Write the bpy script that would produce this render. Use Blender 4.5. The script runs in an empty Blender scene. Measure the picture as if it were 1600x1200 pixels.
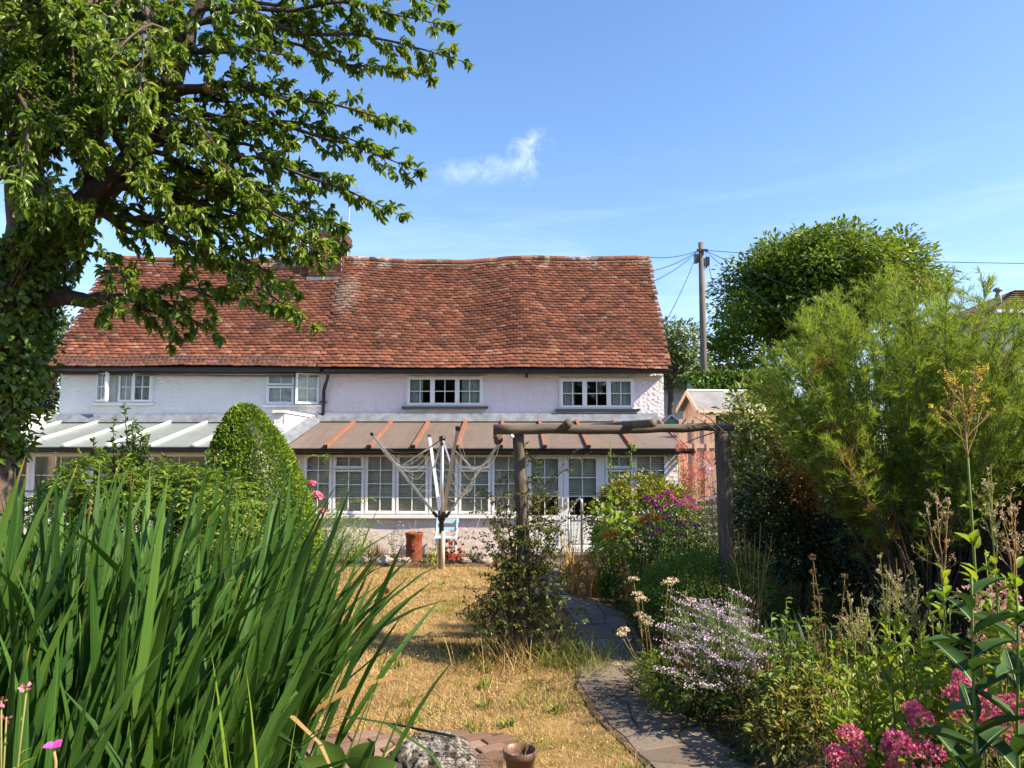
import bpy, math, random
import numpy as np
from mathutils import Vector, Matrix, noise as mnoise

# ------------------------------------------------------------------ scene, camera, sky, sun
scene = bpy.context.scene
COL = scene.collection
FPX = 1150.0                       # focal length in pixels of a 1600 px wide frame
PITCH = math.atan(105.0 / FPX)
CAM = Vector((0.0, 0.0, 2.15))
cam_d = bpy.data.cameras.new('camera')
cam_d.sensor_width = 36.0
cam_d.lens = 36.0 * FPX / 1600.0
cam_d.clip_start = 0.05
cam_d.clip_end = 3000.0
cam = bpy.data.objects.new('camera', cam_d)
COL.objects.link(cam)
cam.location = CAM
cam.rotation_euler = (math.pi / 2 + PITCH, 0, 0)
scene.camera = cam

SUN_EL = math.radians(40.0)
SUN_AZ = Vector((0.945, -0.327)).normalized()      # horizontal direction towards the sun
SUN_DIR = Vector((SUN_AZ.x * math.cos(SUN_EL), SUN_AZ.y * math.cos(SUN_EL), math.sin(SUN_EL)))
sun_d = bpy.data.lights.new('sun', 'SUN')
sun_d.energy = 5.0
sun_d.angle = math.radians(0.53)
sun_d.color = (1.0, 0.85, 0.64)
sun = bpy.data.objects.new('sun', sun_d)
COL.objects.link(sun)
sun.rotation_euler = (-SUN_DIR).to_track_quat('-Z', 'Y').to_euler()
sun.location = SUN_DIR * 60

scene.view_settings.view_transform = 'Standard'
scene.view_settings.look = 'None'
scene.view_settings.gamma = 1.0
scene.view_settings.exposure = 1.17
scene.cycles.max_bounces = 6
scene.cycles.diffuse_bounces = 3
scene.cycles.glossy_bounces = 3
scene.cycles.transmission_bounces = 4
scene.cycles.transparent_max_bounces = 8
scene.cycles.caustics_reflective = False
scene.cycles.caustics_refractive = False
scene.view_settings.use_curve_mapping = False

world = bpy.data.worlds.new('World')
scene.world = world
world.use_nodes = True
world.cycles.sampling_method = 'MANUAL'
world.cycles.sample_map_resolution = 512
wn, wl = world.node_tree.nodes, world.node_tree.links
wn.clear()
w_out = wn.new('ShaderNodeOutputWorld')
w_bg = wn.new('ShaderNodeBackground')
w_bg.inputs['Strength'].default_value = 0.13
sky = wn.new('ShaderNodeTexSky')
sky.sky_type = 'NISHITA'
sky.sun_disc = False
sky.sun_elevation = SUN_EL
sky.sun_rotation = math.atan2(SUN_AZ.x, SUN_AZ.y)
sky.altitude = 0
sky.air_density = 1.0
sky.dust_density = 0.6
sky.ozone_density = 2.5


def wmath(op, a, b=None, c=None, clamp=False):
    n = wn.new('ShaderNodeMath')
    n.operation = op
    n.use_clamp = clamp
    for i, v in enumerate((a, b, c)):
        if v is None:
            continue
        if isinstance(v, (int, float)):
            n.inputs[i].default_value = v
        else:
            wl.new(v, n.inputs[i])
    return n.outputs[0]


def wnoise(vec, scale, detail, rough=0.55, dist=0.0):
    n = wn.new('ShaderNodeTexNoise')
    n.inputs['Scale'].default_value = scale
    n.inputs['Detail'].default_value = detail
    n.inputs['Roughness'].default_value = rough
    n.inputs['Distortion'].default_value = dist
    wl.new(vec, n.inputs['Vector'])
    return n.outputs['Fac']


# thin clouds: streaky cirrus low all round the horizon, and one torn puff ahead of the camera
wtc = wn.new('ShaderNodeTexCoord')
wsep = wn.new('ShaderNodeSeparateXYZ')
wl.new(wtc.outputs['Generated'], wsep.inputs[0])
wx, wy, wz = wsep.outputs
wmap = wn.new('ShaderNodeMapping')
wmap.inputs['Scale'].default_value = (1.6, 1.6, 11.0)
wl.new(wtc.outputs['Generated'], wmap.inputs['Vector'])
streak = wnoise(wmap.outputs[0], 2.1, 6.0, 0.6, 0.5)
streak = wmath('MULTIPLY', wmath('SUBTRACT', streak, 0.47, clamp=True), 3.4, clamp=True)
low = wmath('SUBTRACT', 1.0, wmath('MULTIPLY', wmath('ABSOLUTE', wmath('SUBTRACT', wz, 0.20)), 5.2), clamp=True)
cirrus = wmath('MULTIPLY', streak, low)
wu = wmath('DIVIDE', wx, wmath('MAXIMUM', wy, 0.05))
wv = wmath('DIVIDE', wz, wmath('MAXIMUM', wy, 0.05))


def puff(cu, cv, ru, rv, rot, scale, cut, gain):
    du = wmath('SUBTRACT', wu, cu)
    dv = wmath('SUBTRACT', wv, cv)
    c, s = math.cos(rot), math.sin(rot)
    a = wmath('DIVIDE', wmath('ADD', wmath('MULTIPLY', du, c), wmath('MULTIPLY', dv, s)), ru)
    b = wmath('DIVIDE', wmath('SUBTRACT', wmath('MULTIPLY', dv, c), wmath('MULTIPLY', du, s)), rv)
    r2 = wmath('ADD', wmath('MULTIPLY', a, a), wmath('MULTIPLY', b, b))
    fall = wmath('POWER', wmath('SUBTRACT', 1.0, r2, clamp=True), 1.3)
    nz = wnoise(wtc.outputs['Generated'], scale, 8.0, 0.62, 0.9)
    return wmath('MULTIPLY', wmath('MULTIPLY', wmath('SUBTRACT', wmath('ADD', nz, wmath('MULTIPLY', fall, 0.25)), cut, clamp=True), gain), fall, clamp=True)


p1 = puff(0.020, 0.412, 0.060, 0.036, 1.05, 38.0, 0.53, 2.0)
p2 = puff(-0.045, 0.392, 0.10, 0.032, 0.08, 26.0, 0.54, 1.4)
cl = wmath('MAXIMUM', wmath('MAXIMUM', p1, p2), wmath('MULTIPLY', cirrus, 0.35))
wmix = wn.new('ShaderNodeMix')
wmix.data_type = 'RGBA'
wl.new(wmath('MULTIPLY', cl, 0.7), wmix.inputs['Factor'])
whs = wn.new('ShaderNodeHueSaturation')
whs.inputs['Saturation'].default_value = 1.12
wl.new(sky.outputs[0], whs.inputs['Color'])
wti = wn.new('ShaderNodeMix')
wti.data_type = 'RGBA'
wti.blend_type = 'MULTIPLY'
wti.inputs['Factor'].default_value = 1.0
wl.new(whs.outputs[0], wti.inputs['A'])
wti.inputs['B'].default_value = (1.0, 0.965, 1.0, 1)
wl.new(wti.outputs['Result'], wmix.inputs['A'])
wmix.inputs['B'].default_value = (5.6, 5.9, 6.4, 1)
wl.new(wmix.outputs['Result'], w_bg.inputs['Color'])
wl.new(w_bg.outputs[0], w_out.inputs[0])

# ------------------------------------------------------------------ helpers
RNG = np.random.default_rng(7)
random.seed(7)


def P(px, py, Y):
    """point at depth Y on the line of sight through a photograph position"""
    u, v = (px - 800) / FPX, (600 - py) / FPX
    dx, dy, dz = u, math.cos(PITCH) - math.sin(PITCH) * v, math.sin(PITCH) + math.cos(PITCH) * v
    t = Y / dy
    return Vector((dx * t, Y, CAM.z + dz * t))


def to_px(pts):
    pts = np.asarray(pts, float) - np.array(CAM)
    c, s = math.cos(PITCH), math.sin(PITCH)
    f = pts[:, 1] * c + pts[:, 2] * s
    v = -pts[:, 1] * s + pts[:, 2] * c
    f = np.maximum(f, 1e-3)
    return np.stack([800 + FPX * pts[:, 0] / f, 600 - FPX * v / f, f], 1)


class MB:
    """collects polygons and builds ONE mesh object"""
    def __init__(self):
        self.v, self.f = [], []

    def add(self, verts, faces):
        o = len(self.v)
        self.v.extend([tuple(p) for p in verts])
        self.f.extend([tuple(i + o for i in f) for f in faces])
        return self

    def box(self, a, b):
        x0, x1 = sorted((a[0], b[0])); y0, y1 = sorted((a[1], b[1])); z0, z1 = sorted((a[2], b[2]))
        return self.add([(x0, y0, z0), (x1, y0, z0), (x1, y1, z0), (x0, y1, z0), (x0, y0, z1), (x1, y0, z1), (x1, y1, z1), (x0, y1, z1)],
                        [(0, 3, 2, 1), (4, 5, 6, 7), (0, 1, 5, 4), (1, 2, 6, 5), (2, 3, 7, 6), (3, 0, 4, 7)])

    def prism(self, sec0, sec1):
        n = len(sec0)
        return self.add(list(sec0) + list(sec1), [tuple(range(n - 1, -1, -1)), tuple(range(n, 2 * n))] + [(i, (i + 1) % n, n + (i + 1) % n, n + i) for i in range(n)])

    def bar(self, p, q, w, h, up=(0, 0, 1)):
        """square-section bar from p to q"""
        p, q = Vector(p), Vector(q)
        d = (q - p).normalized()
        s = d.cross(Vector(up))
        if s.length < 1e-4:
            s = d.cross(Vector((1, 0, 0)))
        s.normalize()
        u = s.cross(d)
        s, u = s * (w / 2), u * (h / 2)
        return self.prism([p - s - u, p + s - u, p + s + u, p - s + u], [q - s - u, q + s - u, q + s + u, q - s + u])

    def tube(self, pts, radii, n=8, cap=True, wob=0.0):
        pts = [Vector(p) for p in pts]
        if isinstance(radii, (int, float)):
            radii = [radii] * len(pts)
        d0 = (pts[1] - pts[0]).normalized()
        ref = Vector((1, 0, 0)) if abs(d0.x) < 0.9 else Vector((0, 1, 0))
        s = d0.cross(ref).normalized()
        rows = []
        for i, p in enumerate(pts):
            d = (pts[min(i + 1, len(pts) - 1)] - pts[max(i - 1, 0)])
            d = d.normalized() if d.length > 1e-6 else d0
            s = (s - d * s.dot(d))
            s = s.normalized() if s.length > 1e-6 else d.orthogonal().normalized()
            t = d.cross(s)
            row = []
            for k in range(n):
                a = 2 * math.pi * k / n
                r = radii[i]
                if wob:
                    r *= 1 + wob * mnoise.noise(Vector((math.cos(a) * 1.5 + p.x * 3, math.sin(a) * 1.5 + p.y * 3, p.z * 3)))
                row.append(p + s * (math.cos(a) * r) + t * (math.sin(a) * r))
            rows.append(row)
        faces = []
        for i in range(len(pts) - 1):
            for k in range(n):
                a, b = i * n + k, i * n + (k + 1) % n
                faces.append((a, b, b + n, a + n))
        if cap:
            faces.append(tuple(range(n - 1, -1, -1)))
            faces.append(tuple(range((len(pts) - 1) * n, len(pts) * n)))
        return self.add([p for r in rows for p in r], faces)

    def lathe(self, c, prof, n=20):
        """prof: list of (radius, z)"""
        c = Vector(c)
        vs = [c + Vector((r * math.cos(2 * math.pi * k / n), r * math.sin(2 * math.pi * k / n), z)) for r, z in prof for k in range(n)]
        fs = [(i * n + k, i * n + (k + 1) % n, (i + 1) * n + (k + 1) % n, (i + 1) * n + k) for i in range(len(prof) - 1) for k in range(n)]
        fs.append(tuple(range(n - 1, -1, -1)))
        return self.add(vs, fs)

    def build(self, name, mat, parent=None, smooth=False, base=None, **tags):
        me = bpy.data.meshes.new(name)
        me.from_pydata(self.v, [], self.f)
        me.update()
        return link(name, me, mat, parent, smooth, base, **tags)


def np_mesh(name, V, F):
    """fast mesh from arrays: V (n,3), F (m,k)"""
    V = np.ascontiguousarray(V, np.float32); F = np.ascontiguousarray(F, np.int32)
    me = bpy.data.meshes.new(name)
    me.vertices.add(len(V))
    me.vertices.foreach_set('co', V.ravel())
    m, k = F.shape
    me.loops.add(m * k)
    me.loops.foreach_set('vertex_index', F.ravel())
    me.polygons.add(m)
    me.polygons.foreach_set('loop_start', np.arange(0, m * k, k, dtype=np.int32))
    me.polygons.foreach_set('loop_total', np.full(m, k, np.int32))
    me.update(calc_edges=True)
    return me


def root_of(o):
    while o.parent:
        o = o.parent
    return o


def link(name, me, mat, parent=None, smooth=False, base=None, **tags):
    o = bpy.data.objects.new(name, me)
    COL.objects.link(o)
    if mat is not None and len(me.materials) == 0:
        me.materials.append(mat)
    if smooth and len(me.polygons):
        me.polygons.foreach_set('use_smooth', np.ones(len(me.polygons), bool))
    if parent is not None:
        o.parent = parent
        if parent.parent is None and parent.type == 'EMPTY':
            o.location = -parent.location          # meshes are written in world coordinates
        elif parent.parent is None:
            o.location = (0, 0, 0)
    for k, v in tags.items():
        o[k] = v
    return o


def thing(name, label, cat, loc, group=None):
    o = bpy.data.objects.new(name, None)
    COL.objects.link(o)
    o.empty_display_size = 0.1
    o.location = loc
    o['label'] = label
    o['category'] = cat
    if group:
        o['group'] = group
    return o


def tag(o, label, cat, group=None):
    o['label'] = label
    o['category'] = cat
    if group:
        o['group'] = group
    return o


# ------------------------------------------------------------------ materials
MATS = {}


class NT:
    def __init__(self, name):
        self.m = bpy.data.materials.new(name)
        self.m.use_nodes = True
        self.n, self.l = self.m.node_tree.nodes, self.m.node_tree.links
        self.n.clear()
        self.out = self.n.new('ShaderNodeOutputMaterial')
        MATS[name] = self.m

    def node(self, t, **kw):
        n = self.n.new(t)
        for k, v in kw.items():
            setattr(n, k, v)
        return n

    def set(self, sock, v):
        if isinstance(v, (int, float)):
            sock.default_value = v
        elif isinstance(v, (tuple, list)):
            sock.default_value = tuple(v) + ((1,) if len(v) == 3 and len(sock.default_value) == 4 else ())
        else:
            self.l.new(v, sock)

    def math(self, op, a, b=0.0, clamp=False):
        n = self.node('ShaderNodeMath', operation=op, use_clamp=clamp)
        self.set(n.inputs[0], a); self.set(n.inputs[1], b)
        return n.outputs[0]

    def mix(self, f, a, b, blend='MIX'):
        n = self.node('ShaderNodeMix', data_type='RGBA', blend_type=blend)
        self.set(n.inputs['Factor'], f); self.set(n.inputs['A'], a); self.set(n.inputs['B'], b)
        return n.outputs['Result']

    def ramp(self, f, stops, interp='LINEAR'):
        n = self.node('ShaderNodeValToRGB')
        r = n.color_ramp
        r.interpolation = interp
        while len(r.elements) < len(stops):
            r.elements.new(0.5)
        for e, (p, c) in zip(r.elements, stops):
            e.position = p
            e.color = (c, c, c, 1) if isinstance(c, (int, float)) else tuple(c) + (1,)
        self.set(n.inputs[0], f)
        return n.outputs[0]

    def coord(self, scale=(1, 1, 1), world=True):
        if world:
            src = self.node('ShaderNodeNewGeometry').outputs['Position']
        else:
            src = self.node('ShaderNodeTexCoord').outputs['Object']
        mp = self.node('ShaderNodeMapping')
        mp.inputs['Scale'].default_value = scale
        self.l.new(src, mp.inputs['Vector'])
        return mp.outputs[0]

    def noise(self, vec, scale, detail=4.0, rough=0.55, dist=0.0):
        n = self.node('ShaderNodeTexNoise')
        n.inputs['Scale'].default_value = scale
        n.inputs['Detail'].default_value = detail
        n.inputs['Roughness'].default_value = rough
        n.inputs['Distortion'].default_value = dist
        self.set(n.inputs['Vector'], vec)
        return n.outputs['Fac']

    def island(self):
        g = self.node('ShaderNodeNewGeometry').outputs['Random Per Island']
        o = self.node('ShaderNodeObjectInfo').outputs['Random']
        return self.math('FRACT', self.math('ADD', g, o))

    def bump(self, h, strength, dist):
        n = self.node('ShaderNodeBump')
        n.inputs['Strength'].default_value = strength
        n.inputs['Distance'].default_value = dist
        self.set(n.inputs['Height'], h)
        return n.outputs[0]

    def bsdf(self, color, rough=0.6, spec=0.4, metal=0.0, normal=None, **kw):
        b = self.node('ShaderNodeBsdfPrincipled')
        self.set(b.inputs['Base Color'], color)
        self.set(b.inputs['Roughness'], rough)
        b.inputs['Specular IOR Level'].default_value = spec
        b.inputs['Metallic'].default_value = metal
        if normal is not None:
            self.l.new(normal, b.inputs['Normal'])
        for k, v in kw.items():
            self.set(b.inputs[k], v)
        return b.outputs[0]

    def done(self, sh):
        self.l.new(sh, self.out.inputs['Surface'])
        return self.m


def plain(name, c, rough=0.5, spec=0.4, metal=0.0, var=0.12, scale=6.0, bump=0.0, bscale=60.0):
    t = NT(name)
    v = t.coord()
    f = t.noise(v, scale, 5)
    lo = tuple(max(0, x * (1 - var)) for x in c)
    hi = tuple(min(1, x * (1 + var)) for x in c)
    col = t.ramp(f, [(0.3, lo), (0.7, hi)])
    nrm = t.bump(t.noise(v, bscale, 4), 0.6, bump) if bump else None
    return t.done(t.bsdf(col, rough, spec, metal, nrm))


def foliage(name, cols, rough=0.42, spec=0.45, trans=0.3, tint=(1.25, 1.15, 0.55), scale=0.9, patch=0.25):
    """leaf material: colour differs leaf by leaf and branch by branch; light shines through"""
    t = NT(name)
    r = t.island()
    nz = t.noise(t.coord(), scale, 3)
    f = t.math('ADD', t.math('MULTIPLY', r, 1 - patch), t.math('MULTIPLY', t.math('MULTIPLY', t.math('SUBTRACT', nz, 0.3), 2.5, clamp=True), patch))
    n = len(cols)
    col = t.ramp(f, [(0.02 + 0.96 * i / max(1, n - 1), c) for i, c in enumerate(cols)])
    p = t.bsdf(col, rough, spec)
    tr = t.node('ShaderNodeBsdfTranslucent')
    t.set(tr.inputs['Color'], t.mix(1.0, col, tint, 'MULTIPLY'))
    # what the leaf does not reflect it partly lets through
    ad = t.node('ShaderNodeMixShader')
    ad.inputs[0].default_value = trans
    t.l.new(p, ad.inputs[1]); t.l.new(tr.outputs[0], ad.inputs[2])
    return t.done(ad.outputs[0])


def render_wall(name, c, dirt, rel=0.018):
    t = NT(name)
    v = t.coord()
    big = t.noise(v, 0.9, 5)
    fine = t.noise(v, 38, 4)
    col = t.mix(t.math('MULTIPLY', t.math('SUBTRACT', big, 0.5, clamp=True), 1.2), c, dirt)
    col = t.mix(t.math('MULTIPLY', t.math('SUBTRACT', t.noise(t.coord((3, 3, 0.5)), 2.0, 6), 0.56, clamp=True), 2.0), col, dirt)
    trowel = t.noise(t.coord((1, 1, 1.4)), 11, 5, 0.6, 0.8)
    nrm = t.bump(t.math('ADD', t.math('MULTIPLY', trowel, 1.6), t.math('MULTIPLY', fine, 0.35)), 0.9, rel)
    return t.done(t.bsdf(col, 0.85, 0.25, 0, nrm))


M_PINK = render_wall('pink_render', (0.76, 0.69, 0.71), (0.62, 0.55, 0.55))
M_WHITE = render_wall('white_render', (0.76, 0.75, 0.75), (0.60, 0.58, 0.56))
M_PINKLOW = render_wall('pink_plinth_render', (0.70, 0.60, 0.55), (0.56, 0.48, 0.43), 0.003)
M_UPVC = plain('white_upvc', (0.80, 0.81, 0.82), 0.28, 0.5, var=0.03)
M_WTIMBER = plain('white_painted_timber', (0.76, 0.77, 0.78), 0.4, 0.4, var=0.05)
M_BLACK = plain('black_plastic', (0.012, 0.012, 0.014), 0.35, 0.5, var=0.3)
M_DARKSILL = plain('dark_painted_sill', (0.03, 0.032, 0.04), 0.5, 0.4)
M_LEAD = plain('lead_flashing', (0.16, 0.18, 0.21), 0.5, 0.5, var=0.3, bump=0.004, bscale=20)
M_RIB = plain('terracotta_rib', (0.29, 0.125, 0.075), 0.45, 0.4, var=0.15)
M_TIMBERDARK = plain('dark_stain_timber', (0.03, 0.02, 0.015), 0.6, 0.3)
M_ALU = plain('brushed_aluminium', (0.62, 0.62, 0.62), 0.32, 0.5, 0.85, var=0.08)
M_GALV = plain('galvanised_steel', (0.40, 0.42, 0.43), 0.4, 0.5, 0.7, var=0.15)
M_CORD = plain('pale_nylon_cord', (0.62, 0.58, 0.46), 0.6, 0.3)
M_BLIND = plain('cream_blind_slat', (0.90, 0.83, 0.64), 0.6, 0.3, var=0.1)
M_CURTAIN = plain('pale_curtain_cloth', (0.55, 0.56, 0.52), 0.85, 0.2, var=0.12)
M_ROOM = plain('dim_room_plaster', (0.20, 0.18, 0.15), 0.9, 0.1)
M_ROOMBROWN = plain('brown_room_cloth', (0.16, 0.085, 0.03), 0.9, 0.1, var=0.3)
M_MORTAR = plain('lime_mortar', (0.30, 0.27, 0.23), 0.95, 0.1, var=0.2, scale=20)
M_FELT = plain('grey_roofing_felt', (0.20, 0.205, 0.22), 0.9, 0.2, var=0.2, scale=3, bump=0.003)
M_TEAL = plain('teal_paint', (0.05, 0.24, 0.20), 0.5, 0.4)
M_PALEBLUE = plain('pale_blue_paint', (0.45, 0.66, 0.74), 0.4, 0.4, var=0.06)
M_TERRA = plain('old_terracotta', (0.21, 0.055, 0.028), 0.75, 0.2, var=0.35, scale=12, bump=0.005, bscale=30)
M_PLASTICPOT = plain('brown_plastic', (0.17, 0.10, 0.07), 0.4, 0.4, var=0.12)
M_SOIL = plain('dry_soil', (0.10, 0.07, 0.048), 0.95, 0.1, var=0.5, scale=14, bump=0.02, bscale=45)
M_LABEL = plain('paper_label', (0.7, 0.7, 0.66), 0.6, 0.3)


def glass(name, tint, base=0.10):
    t = NT(name)
    tr = t.node('ShaderNodeBsdfTransparent')
    tr.inputs[0].default_value = tint + (1,)
    gl = t.node('ShaderNodeBsdfGlossy')
    gl.inputs['Roughness'].default_value = 0.015
    gl.inputs['Color'].default_value = (1, 1, 1, 1)
    fr = t.node('ShaderNodeFresnel')
    fr.inputs['IOR'].default_value = 1.5
    g = t.bump(t.noise(t.coord(), 1.6, 2), 0.15, 0.02)
    t.l.new(g, gl.inputs['Normal'])
    mx = t.node('ShaderNodeMixShader')
    t.l.new(t.math('ADD', t.math('MULTIPLY', fr.outputs[0], 0.75), base, clamp=True), mx.inputs[0])
    t.l.new(tr.outputs[0], mx.inputs[1]); t.l.new(gl.outputs[0], mx.inputs[2])
    return t.done(mx.outputs[0])


M_GLASS = glass('window_glass', (0.965, 0.985, 0.975), 0.0)


def polycarb(name, c, rough, trans):
    t = NT(name)
    v = t.coord()
    f = t.noise(v, 2.0, 6, 0.65)
    col = t.ramp(f, [(0.3, tuple(x * 0.82 for x in c)), (0.7, c)])
    spots = t.math('MULTIPLY', t.math('SUBTRACT', t.noise(v, 30, 3), 0.66, clamp=True), 5.0, clamp=True)
    col = t.mix(spots, col, tuple(min(1, x * 1.5) for x in c))
    run = t.noise(t.coord((7, 0.5, 0.5)), 1.4, 6, 0.65)
    col = t.mix(t.math('MULTIPLY', t.math('SUBTRACT', run, 0.46, clamp=True), 2.4, clamp=True), col, tuple(x * 0.62 for x in c))
    moss = t.math('MULTIPLY', t.math('SUBTRACT', t.noise(v, 5.5, 7, 0.75), 0.62, clamp=True), 6.0, clamp=True)
    col = t.mix(moss, col, (0.12, 0.11, 0.06))
    p = t.bsdf(col, t.math('ADD', rough, t.math('MULTIPLY', run, 0.2)), 0.5)
    tr = t.node('ShaderNodeBsdfTranslucent')
    t.set(tr.inputs['Color'], col)
    mx = t.node('ShaderNodeMixShader')
    mx.inputs[0].default_value = trans
    t.l.new(p, mx.inputs[1]); t.l.new(tr.outputs[0], mx.inputs[2])
    return t.done(mx.outputs[0])


M_BRONZEPC = polycarb('bronze_polycarbonate', (0.27, 0.21, 0.17), 0.38, 0.25)
M_CLEARPC = polycarb('milky_polycarbonate', (0.38, 0.43, 0.41), 0.28, 0.35)


def tile_mat():
    t = NT('clay_peg_tile')
    r = t.island()
    v = t.coord()
    col = t.ramp(r, [(0.0, (0.07, 0.034, 0.026)), (0.15, (0.13, 0.05, 0.033)), (0.45, (0.178, 0.067, 0.042)), (0.75, (0.22, 0.081, 0.047)), (0.96, (0.29, 0.11, 0.06)), (1.0, (0.27, 0.17, 0.12))])
    blot = t.noise(v, 1.1, 5, 0.6)
    col = t.mix(t.math('MULTIPLY', t.math('SUBTRACT', blot, 0.46, clamp=True), 2.0, clamp=True), col, (0.10, 0.048, 0.032))
    lich = t.noise(v, 16, 6, 0.7)
    col = t.mix(t.math('MULTIPLY', t.math('SUBTRACT', lich, 0.60, clamp=True), 3.2, clamp=True), col, (0.06, 0.05, 0.042))
    drift = t.math('MULTIPLY', t.math('SUBTRACT', t.noise(t.coord((0.5, 1, 1.3)), 1.7, 7, 0.68, 0.7), 0.55, clamp=True), 4.0, clamp=True)
    col = t.mix(t.math('MULTIPLY', drift, 0.55), col, (0.085, 0.058, 0.04))
    # lime run-off below the chimney flashing and along the ridge bedding
    sep = t.node('ShaderNodeSeparateXYZ')
    t.l.new(t.node('ShaderNodeNewGeometry').outputs['Position'], sep.inputs[0])
    dx = t.math('DIVIDE', t.math('ADD', sep.outputs[0], 4.35), 0.40)
    dz = t.math('DIVIDE', t.math('SUBTRACT', sep.outputs[2], 6.25), 0.75)
    m = t.math('SUBTRACT', 1.0, t.math('ADD', t.math('MULTIPLY', dx, dx), t.math('MULTIPLY', dz, dz)), clamp=True)
    patch = t.math('MULTIPLY', m, t.math('MULTIPLY', t.math('SUBTRACT', t.noise(v, 9, 4, 0.7), 0.36, clamp=True), 5.0), clamp=True)
    rz = t.math('MULTIPLY', t.math('SUBTRACT', sep.outputs[2], 7.05), 6.0, clamp=True)
    patch2 = t.math('MULTIPLY', rz, t.math('MULTIPLY', t.math('SUBTRACT', t.noise(v, 2.3, 5, 0.7), 0.53, clamp=True), 8.0, clamp=True), clamp=True)
    col = t.mix(t.math('MULTIPLY', t.math('MAXIMUM', t.math('MULTIPLY', patch, 0.6), patch2), 0.7), col, (0.52, 0.47, 0.38))
    nrm = t.bump(t.noise(v, 70, 4), 0.6, 0.006)
    return t.done(t.bsdf(col, 0.85, 0.25, 0, nrm))


M_TILE = tile_mat()


def brick_mat(name, cols):
    t = NT(name)
    r = t.island()
    v = t.coord()
    col = t.ramp(r, [(i / (len(cols) - 1), c) for i, c in enumerate(cols)])
    col = t.mix(t.math('MULTIPLY', t.math('SUBTRACT', t.noise(v, 18, 6, 0.7), 0.52, clamp=True), 2.2, clamp=True), col, (0.10, 0.075, 0.06))
    return t.done(t.bsdf(col, 0.9, 0.2, 0, t.bump(t.noise(v, 55, 5), 0.7, 0.008)))


M_BRICK = brick_mat('red_brick', [(0.12, 0.045, 0.03), (0.27, 0.09, 0.05), (0.36, 0.14, 0.075)])
M_PAVEBRICK = brick_mat('paving_brick', [(0.14, 0.085, 0.06), (0.21, 0.13, 0.095), (0.27, 0.19, 0.15)])


def wood_mat(name, c1, c2, grain=(14, 14, 1.2), rough=0.75, bump=0.006):
    t = NT(name)
    v = t.coord(grain)
    f = t.noise(v, 3.0, 8, 0.65, 0.4)
    f2 = t.noise(t.coord(), 2.2, 4)
    r = t.island()
    col = t.ramp(f, [(0.28, c1), (0.72, c2)])
    col = t.mix(t.math('MULTIPLY', f2, 0.35), col, tuple(x * 0.6 for x in c1))
    hv = t.node('ShaderNodeHueSaturation')
    t.set(hv.inputs['Color'], col)
    t.set(hv.inputs['Value'], t.math('ADD', 0.82, t.math('MULTIPLY', r, 0.36)))
    return t.done(t.bsdf(hv.outputs[0], rough, 0.25, 0, t.bump(f, 0.8, bump)))


M_LOG = wood_mat('weathered_log', (0.06, 0.05, 0.04), (0.21, 0.175, 0.135), (9, 9, 1.0), bump=0.012)
M_BEAM = wood_mat('weathered_beam', (0.06, 0.05, 0.04), (0.20, 0.165, 0.125), (1.0, 9, 9), bump=0.012)
M_SHED = wood_mat('pale_cedar_board', (0.50, 0.31, 0.21), (0.66, 0.45, 0.33), (16, 16, 1.2), bump=0.003)
M_FENCE = wood_mat('dark_fence_board', (0.055, 0.040, 0.028), (0.13, 0.095, 0.065), (1.5, 1.5, 14), bump=0.005)
M_POLE = wood_mat('grey_utility_pole', (0.13, 0.11, 0.095), (0.26, 0.23, 0.20), (10, 10, 0.6))
M_BARK = wood_mat('cherry_bark', (0.045, 0.034, 0.027), (0.15, 0.11, 0.085), (5, 5, 3.5), bump=0.03)
M_BARKRED = wood_mat('reddish_cherry_bark', (0.05, 0.03, 0.024), (0.16, 0.095, 0.07), (4, 4, 5), bump=0.03)
M_CUTWOOD = wood_mat('sawn_branch_end', (0.34, 0.22, 0.12), (0.52, 0.36, 0.20), (3, 3, 3))
M_TWIG = plain('thin_twig', (0.11, 0.08, 0.055), 0.8, 0.2, var=0.3)
M_DRYSTEM = plain('dry_tan_stem', (0.36, 0.24, 0.10), 0.8, 0.2, var=0.25)
M_GREENSTEM = plain('green_stem', (0.13, 0.19, 0.05), 0.75, 0.15, var=0.25)
M_POST = plain('treated_timber_stake', (0.32, 0.22, 0.10), 0.8, 0.2, var=0.25, scale=9)
M_GUARD = plain('dull_wire', (0.13, 0.11, 0.10), 0.7, 0.3)
M_SOOT = plain('sooty_mortar', (0.07, 0.06, 0.05), 0.95, 0.1, var=0.5, scale=12)
M_OLDBRICK = brick_mat('sooty_shaded_brick', [(0.05, 0.028, 0.022), (0.10, 0.045, 0.032), (0.17, 0.07, 0.045)])  # soot-dark brick, with the shade on the chimney front also put into the colour

# ------------------------------------------------------------------ ground, lawn, path, border
def smooth(a):
    a = np.clip(a, 0, 1)
    return a * a * (3 - 2 * a)


def gz(x, y):
    """height of the planted border right of the path"""
    return 0.05 * smooth((x - 1.45) / 0.3) + 0.50 * smooth((7.5 - y) / 4.5) * smooth((x - 1.5) / 1.0)


def sheet(name, xs, ys, zf, mat, **tags):
    X, Y = np.meshgrid(xs, ys)
    Z = zf(X, Y)
    V = np.stack([X.ravel(), Y.ravel(), Z.ravel()], 1)
    nx, ny = len(xs), len(ys)
    i = (np.arange(ny - 1)[:, None] * nx + np.arange(nx - 1)[None, :]).ravel()
    F = np.stack([i, i + 1, i + nx + 1, i + nx], 1)
    return link(name, np_mesh(name, V, F), mat, smooth=True, **tags)


def vnoise(X, Y, s, seed=0.0):
    out = np.empty(X.size)
    for k, (a, b) in enumerate(zip(X.ravel(), Y.ravel())):
        out[k] = mnoise.noise(Vector((a * s + seed, b * s - seed, seed)))
    return out.reshape(X.shape)


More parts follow.
